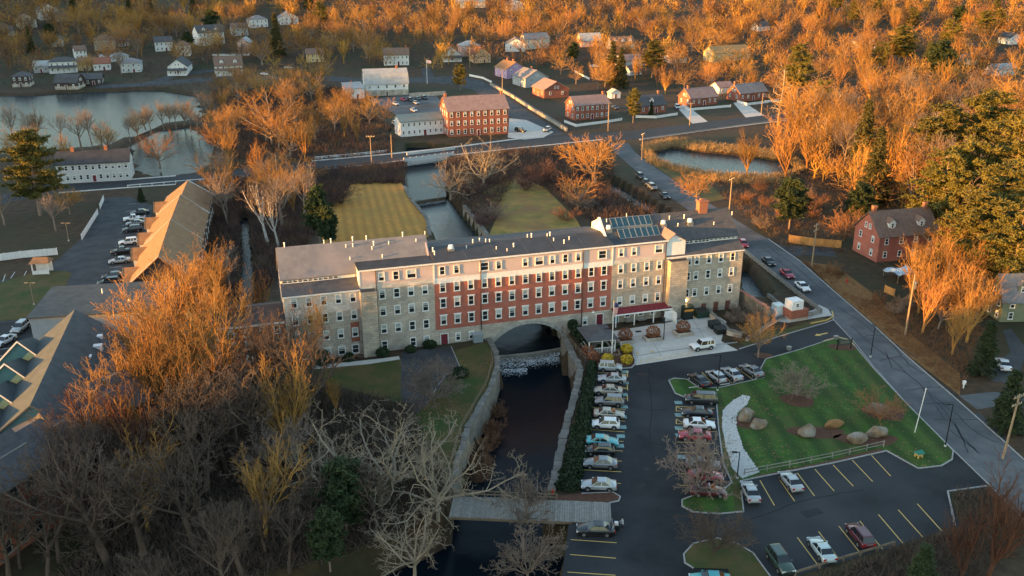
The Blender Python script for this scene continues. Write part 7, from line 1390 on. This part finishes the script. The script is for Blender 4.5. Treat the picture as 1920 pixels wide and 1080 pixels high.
# --- the person by the open trunk
def person(label, px, face, coat, legs):
    c = P(*px); t = thing('person', label, 'person', (c.x, c.y, .03), face)
    me = bpy.data.meshes.new('body'); J = [((0,0,.92),.14),((0,0,1.15),.15),((.02,0,1.40),.16),((.05,0,1.52),.065),((.07,0,1.60),.085),((.08,0,1.70),.10),((.07,0,1.77),.07),
      ((0,.19,1.42),.07),((.12,.24,1.15),.055),((.34,.18,1.10),.045),((.42,.17,1.10),.04),((0,-.19,1.42),.07),((.10,-.25,1.15),.055),((.32,-.2,1.05),.045),((.40,-.19,1.05),.04),
      ((0,.10,.86),.10),((.03,.11,.48),.075),((-.02,.11,.08),.05),((.14,.12,.04),.045),((0,-.10,.86),.10),((.08,-.11,.48),.075),((-.06,-.11,.08),.05),((.10,-.12,.04),.045)]
    E_ = [(0,1),(1,2),(2,3),(3,4),(4,5),(5,6),(2,7),(7,8),(8,9),(9,10),(2,11),(11,12),(12,13),(13,14),(0,15),(15,16),(16,17),(17,18),(0,19),(19,20),(20,21),(21,22)]
    me.from_pydata([j[0] for j in J], E_, []); o = link('body', me, t); md = o.modifiers.new('skin', 'SKIN'); sv = me.skin_vertices[0].data
    for v, j in zip(sv, J): v.radius = (j[1], j[1])
    sv[0].use_root = True; o.modifiers.new('sub', 'SUBSURF').levels = 1; o.modifiers['sub'].render_levels = 1
    me.materials.append(coat)
    V, F = leaf_cloud((.06,0,1.76), (.115,.11,.10), 240, 3, .07); link('hair', np_mesh('hair', V, F, M('hair', (.03,.02,.015), rough=.7), False), t)
    mb = MB().tube((0,.11,.06),(.02,.11,.80),.085,.12,n=10).tube((0,-.11,.06),(.05,-.11,.80),.085,.12,n=10); mb.build('trousers', legs, t)
    MB().tube((.07,0,1.63),(.165,0,1.66),.075,.05,n=10).build('face', M('skin', (.42,.26,.19), rough=.6), t); return t
person('person in a pale grey coat standing behind the open trunk', (1167,993), R(190), M('grey_coat', (.36,.36,.37), rough=.9), M('dark_trousers', (.03,.03,.035), rough=.9))
c = P(1155,990); bgs = thing('shopping_bag', 'bundle of black and white bags at the open trunk', 'bags', (c.x, c.y, .03)); MB().box(-.3,.3,-.35,.35,0,.5).build('bag', m_bin, bgs); MB().box(-.2,.25,-.25,.2,.5,.85).build('bag', m_white, bgs)
c = P(1590,652); 
for lab, px in [('small grey ground light box at the top edge of the lawn',(1567,637)),('small grey ground light box beside the drive bend',(1479,657))]: 
    c = P(*px); t = thing('ground_light', lab, 'light box', (c.x, c.y, .1), R(15), 'ground light boxes'); MB().box(-.35,.35,-.25,.25,0,.6).build('housing', m_steel, t); MB().box(-.38,.38,-.28,.28,.6,.68).build('lid', m_kerb, t)
# log on the left river bank and a fallen white branch at the field corner
fb_ = thing('fallen_branch', 'white dead branch lying at the river corner of the mown field', 'branch', tuple(P(800,425))); MB().tube((0,0,.2),(3.2,.6,.7),.09,.04,n=6).build('limb', b_birch, fb_)
for k in range(5): MB().tube((.6+.5*k,.1*k,.3+.08*k),(1.1+.5*k,(-1)**k*.9,.9+.1*k),.04,.02,n=5).build('twig', b_birch, fb_)

# fallen leaves blown over the grass
def leaves(name, label, px, n, z, mat):
    poly = PP(px); xs = [p.x for p in poly]; ys = [p.y for p in poly]; X = rng.uniform(min(xs), max(xs), n*3); Y = rng.uniform(min(ys), max(ys), n*3); I = inpoly(X, Y, poly); X, Y = X[I][:n], Y[I][:n]
    keep = (np.sin(X*.35+1)+np.sin(Y*.41)+rng.normal(size=len(X))*.8) > .4; X, Y = X[keep], Y[keep]; m = len(X); a = rng.uniform(0,6.28,m); s_ = rng.uniform(.05,.13,m)
    V = np.stack([np.stack([X+np.cos(a+k*1.57)*s_, Y+np.sin(a+k*1.57)*s_, z+rng.uniform(0,.05,m)], -1) for k in range(4)], 1).reshape(-1,3); link(name, np_mesh(name, V, np.arange(len(V)).reshape(-1,4), mat, False), label=label, cat='leaves', kind='stuff')
ml_ = M('dry_leaf', (.30,.17,.07), (.18,.09,.04), scale=3, rough=.9)
leaves('fallen_leaves', 'dry leaves scattered over the front lawn', LAWN, 3500, .115, ml_)
leaves('fallen_leaves', 'dry leaves scattered over the mill lawn by the river', [(760,700),(918,640),(933,682),(895,770),(850,890),(780,850)], 3500, .03, ml_)
leaves('fallen_leaves', 'dry leaves along the kerb of the car park', [(1110,694),(1120,694),(1098,925),(1088,925)], 600, .04, ml_)
